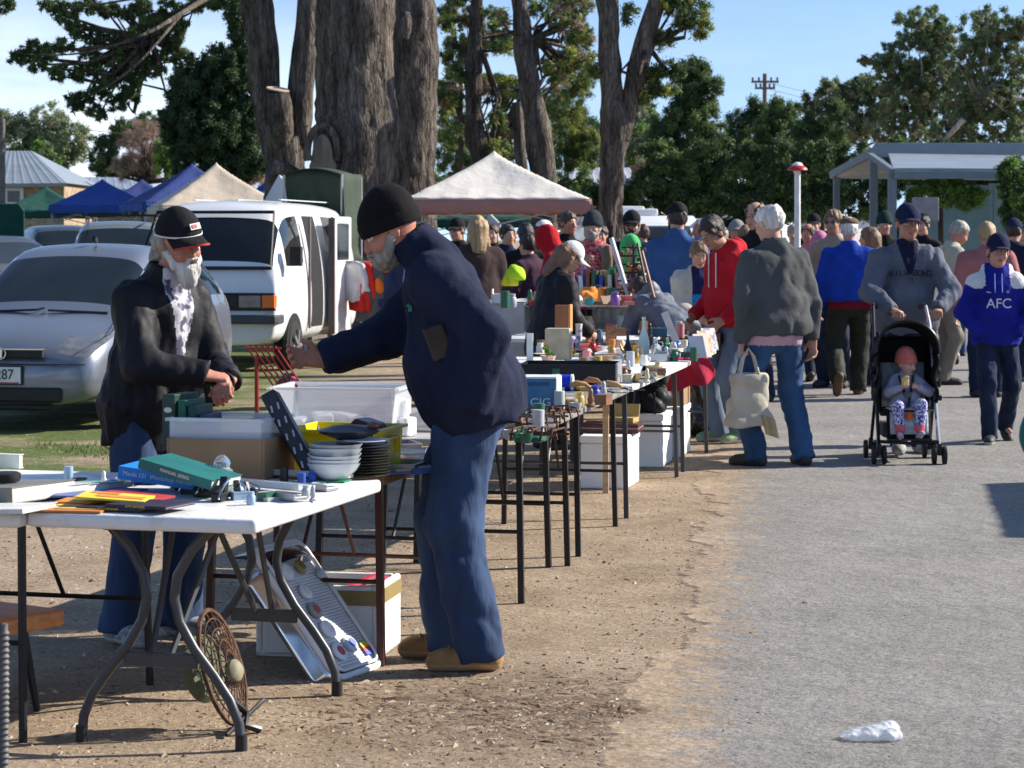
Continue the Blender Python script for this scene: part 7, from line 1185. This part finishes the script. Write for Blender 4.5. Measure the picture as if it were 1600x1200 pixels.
# ---- the rest of the crowd
def far(label,px,Y,yaw,H,**k):
    k.setdefault('h',.02); k.setdefault('hf',.011); k.setdefault('shoe',RUBBER); k.setdefault('legs',J2); return person(label,px,Y,yaw,H,**k)
far('girl in a white cap and black jacket with long brown hair, behind the table',856,17.4,-62,1.56,top=BJ,legs=BLKT,hair='long',hm=HLB,hat='cap',hatm=cloth('white_cap',(.68,.67,.63)),lean=10,head=(32,-10,0),headfwd=.04,hL=(-.1,.34,.98),hR=(.13,.32,.96),h=.014,hf=.008,female=True,fat=1.05,th=.02,puff=1.2,hem=.2,fold=1.5)
far('woman with wavy blonde hair in a long brown coat, seen from behind',748,22,25,1.77,top=BRC,legs=BLKT,hair='long',hm=HBL,hem=.45,female=True,th=.025,puff=1.15,flare=.02,head=(5,-20,0))
far('person in a dark cap and sunglasses left of the blonde woman',716,27,150,1.78,top=BLKT,hair='short',hm=HK,hat='cap',hatm=BLC,glasses='sun')
far('person in a navy striped jacket right of the blonde woman',791,27,-150,1.72,top=cloth('navy_track',(.015,.02,.06)),hair='short',hm=HK,th=.02)
far('child in an orange cap beyond the navy striped jacket',797,29,170,1.66,top=BLKT,hair='short',hat='cap',hatm=cloth('orange_cap',(.6,.14,.03)),hm=HK)
far('man in black with his back turned under the gazebo',822,25,10,1.72,top=BLKT,hair='short',hm=HK,fat=1.2,th=.02)
far('person in a plum jacket stooping under the gazebo',838,24,40,1.62,top=MARO,hair='short',hm=HK,lean=12,th=.02)
far('woman in a white cap and black top behind the red hood',847,25.5,-60,1.74,top=BLKT,hair='long',hm=HK,hat='cap',hatm=WH_)
far('dark haired man behind the red hood, under the gazebo edge',885,26.5,-140,1.86,top=BLKT,hair='short',hm=HB,skin=SKINR)
far('person bending in a bright red hooded jacket',905,23.4,62,1.78,top=RD,legs=J3,hair='none',hood='up',lean=32,th=.02,puff=1.12,head=(18,0,0),hL=(-.2,.4,.8),hR=(.2,.35,.8),hem=.2,fold=1.5)
far('man in a charcoal beanie and red checked shirt with a scarf',927,22.4,165,1.80,top=PLAID,hair='none',hat='beanie',hatm=cloth('charcoal_knit',(.03,.035,.045),bs=80),beard=(HG,.5),fat=1.15,th=.02,hR=(.05,.20,1.25),hL=(-.2,.2,.95),nR=(-1,0,0))
r=root('scarf','long taupe scarf on the man in the red checked shirt','scarf',GX(927,22.4)+Vector((.10,-.17,0)),0); m=MB(); m.sheet(lambda u,v:Vector(((u-.5)*.10+.02*math.sin(v*6),-.01*math.sin(u*9+v*5),1.48-.62*v)),6,16); m.build('scarf',cloth('taupe',(.20,.15,.12)),r,True,thick=.02)
far('man in a black cap, dark glasses and navy jacket beside the forked pine',987,23.3,176,1.82,top=NV,hair='short',hm=HK,hat='cap',hatm=BLC,glasses='sun',skin=SKINT,fat=1.2,bw=1.1,th=.022,puff=1.15,beard=(HK,.3))
far('child wearing a bright green hood pulled up',985,21.8,178,1.57,top=cloth('bright_green',(.07,.38,.12)),tops=[BLKT],tpaint=lambda a,b,c,C,J:((c<.28)&(np.abs(a)<.14)&(b>0)).astype(int),hair='none',hood='up',skin=SKINT,hk=1.05,th=.02)
far('big man in a denim jacket and dark cap with his back turned',1058,21.2,-20,1.87,top=DNJ,legs=BLKT,hair='short',hm=HK,hat='cap',hatm=BLC,fat=1.2,bw=1.14,th=.02,puff=1.15,head=(4,30,0),fold=1.6,collar=.05,beard=(HK,.4))
far('bald man in a plum grey jumper behind the denim jacket',1092,25,-15,1.74,top=cloth('plum_grey',(.07,.06,.09)),hair='none',fat=1.15,bw=1.1,skin=SKINR,head=(12,0,0))
far('child in a silver-grey puffer jacket bending over the red tub',1058,19.4,38,1.50,top=cloth('silver_puffer',(.13,.145,.175),.45,bs=10,bump=.8),legs=BLKT,hair='short',hm=HB,lean=58,head=(30,0,0),th=.025,puff=1.2,hL=(-.25,.62,.62),hR=(.1,.65,.6),h=.016,fold=1.8,hood='down')
CRMT=[cloth('navy_top',(.015,.018,.07)),cloth('cyan_top',(.02,.20,.45))]
far('girl in a cream jacket over a navy and cyan top, hands clasped',1090,20.6,184,1.53,top=CRM,tops=CRMT,tpaint=lambda a,b,c,C,J:np.where((b>.05)&(np.abs(a)<.075+.0*c),np.where(c<.26,2,1),0),legs=BLKT,hair='tail',hm=HLB,head=(20,6,0),hL=(-.02,.26,.97),hR=(.04,.26,.97),dL=(.8,.5,-.2),dR=(-.8,.5,-.2),female=True,th=.024,puff=1.25,hem=.16,h=.015,hf=.008,hk=1.06,eL=(-1,-.3,-.3),eR=(1,-.3,-.3),fold=1.5)
far('man in a grey bucket hat in the crowd behind the red hooded man',1152,26,160,1.76,top=cloth('grey_top',(.2,.2,.2)),hair='short',hm=HG,hat='bucket',hatm=cloth('grey_hat',(.22,.22,.22)))
far('grey-haired person in a pale jumper near the bucket hat',1128,29,20,1.70,top=cloth('pale_jumper',(.3,.28,.3)),hair='short',hm=HG)
far('tall bald-browed man with glasses behind the white-haired man',1184,22.5,140,1.91,top=BLKT,hair='ring',hm=HB,glasses='clear',skin=SKIN,head=(6,0,0),fat=1.1)
far('person in a taupe beanie-like bob behind the glasses man',1165,25,-30,1.70,top=cloth('taupe_top',(.22,.18,.15)),hair='short',hm=HLB)
far('person in a pink hooded top walking beside the blue jumper',1281,25.6,-10,1.62,top=PINKC,legs=J2,hair='none',hood='up',hem=.10,th=.02,shoe=BRB,fR=(.08,.22,.09),fL=(-.1,-.2,.12),pL=-20)
far('man with thinning hair just above the pink hood',1264,29,150,1.74,top=cloth('dusty_pink',(.4,.2,.22)),hair='ring',hm=HB,skin=SKINR)
far('person in a black cap above the pink hood',1272,32,165,1.88,top=NV,hair='short',hm=HK,hat='cap',hatm=BLC)
far('sun-tanned man in sunglasses and an open tan shirt',1303,24.5,155,1.86,top=TAN,hair='short',hm=HLB,glasses='sun',skin=SKINT,head=(0,0,0))
far('girl with long light brown hair beside the flat cap man',1361,25,60,1.68,top=cloth('mauve_top',(.3,.2,.25)),hair='long',hm=HLB,female=True)
far('man in a dark green beanie and black vest above the grey hoodie',1382,28,170,1.86,top=BLKT,hair='none',hat='beanie',hatm=cloth('bottle_knit',(.01,.03,.025)),skin=SKINT)
far('older man in a cream jacket looking down by the four-wheel drive',1470,25,-78,1.78,top=cloth('stone_jacket',(.40,.39,.30)),legs=cloth('stone_trouser',(.2,.18,.14)),hair='short',hm=HG,lean=14,head=(28,0,0),fat=1.1,bw=1.1,th=.022,puff=1.2,hL=(-.15,.3,.98),hR=(.18,.3,.95),skin=SKINR)
far('dark haired person in black behind the cream jacket',1443,30,150,1.86,top=BLKT,hair='short',hm=HK)
far('small girl with long brown hair in a black-spotted white top and jeans',1496,31,8,1.25,top=POLKA,legs=J4,shoe=BRB,hair='long',hm=HLB,hk=1.12,female=False,hem=.14,th=.02,flare=.02)
far('blond person in a dusty pink top with back turned, behind the boy',1542,23,-12,1.72,top=cloth('dusty_rose',(.34,.13,.13)),hair='short',hm=HBL,fat=1.15,bw=1.2,puff=1.25,th=.02)
far('man in a navy cap and navy jacket at the right edge of the crowd',1583,25.5,-35,1.76,top=NV,hair='short',hm=HK,hat='cap',hatm=NVC,fat=1.2,bw=1.15,th=.028,puff=1.25)
far('person in black beyond the navy jacket at the right edge',1602,28,160,1.72,top=BLKT,hair='short',hm=HK)
far('child in a navy jumper facing away right of the cream jacket girl',1128,24,0,1.60,top=cloth('violet_navy',(.04,.04,.12)),hair='short',hm=HB)
far('distant shopper in a grey coat beyond the caravans gap',1005,31,20,1.74,top=cloth('grey_coat',(.12,.12,.13)),hair='short',hm=HB)
far('distant shopper in a red top near the gazebo leg',940,30,170,1.72,top=RD,hair='short',hm=HK)
far('distant shopper in dark clothes behind the lime clothing',770,31,170,1.74,top=BLKT,hair='short',hm=HB)
far('distant shopper in a pale shirt between the black caps',1240,31,170,1.74,top=cloth('pale_shirt',(.4,.42,.42)),hair='short',hm=HG)
person('person in a teal coat at the extreme right edge, nearest the camera',1892,5.0,10,1.74,top=cloth('teal_coat',(.015,.13,.13)),legs=BLKT,shoe=RUBBER,hair='short',hL=(-.16,.20,1.0),eL=(-1,-.3,0),hR=(.25,.1,.85),fat=1.0,bw=1.0,th=.02,puff=1.0,hem=.12,h=.016,hf=.012,fold=1.3)
gazebo('cream gazebo added out of frame on the right so its corner shades the road',0,0,2.7,2.1,2.8,-9,CRE,CRE,LEGM,.2,loc_=Vector((7.42,14.35,0)))  # unseen canopy, added only to cast the corner shadow on the road
# 30 teal buggy
o=GX(1478,29); r=root('folding_chair','teal folding trolley seat with silver legs by the small girl','folding seat',o,0); TL_=cloth('teal_canvas',(.01,.26,.33)); m=MB(); m.sheet(lambda u,v:Vector(((u-.5)*.26+.03*v,-.02*math.sin(u*3)-.15*v,.80-.42*v)),8,8); m.build('seat_back',TL_,r,True,thick=.02); m=MB(); m.sheet(lambda u,v:Vector(((u-.5)*.26,-.3*v-.15,.40-.02*math.sin(v*3))),6,6); m.build('seat',TL_,r,True,thick=.02); m=MB(); m.tube([(-.16,0,.06),(.10,0,.42)],.014,6); m.tube([(.16,0,.10),(.0,0,.42)],.014,6); m.tube([(-.18,-.2,.1),(-.18,-.2,.9)],.014,6); m.build('leg',PFS,r,True)
for x in(-.14,.03,.11): m=MB(); m.lathe([(.03,-.02),(.055,-.015),(.055,.015),(.03,.02)],(0,0,0),14,M=rotm(0,90,20)); m.build('wheel',TYRE,r,True,loc=(x,-.05,.056))
m=MB(); m.box((-.10,-.2,.72),(.2,.12,.20)); m.build('carton',CM((.45,.42,.38)),r,bevel=.005); m=MB(); m.box((-.05,-.1,.18),(.18,.2,.08),rz=20); m.build('red_bundle',CM((.4,.04,.03)),r,bevel=.01)
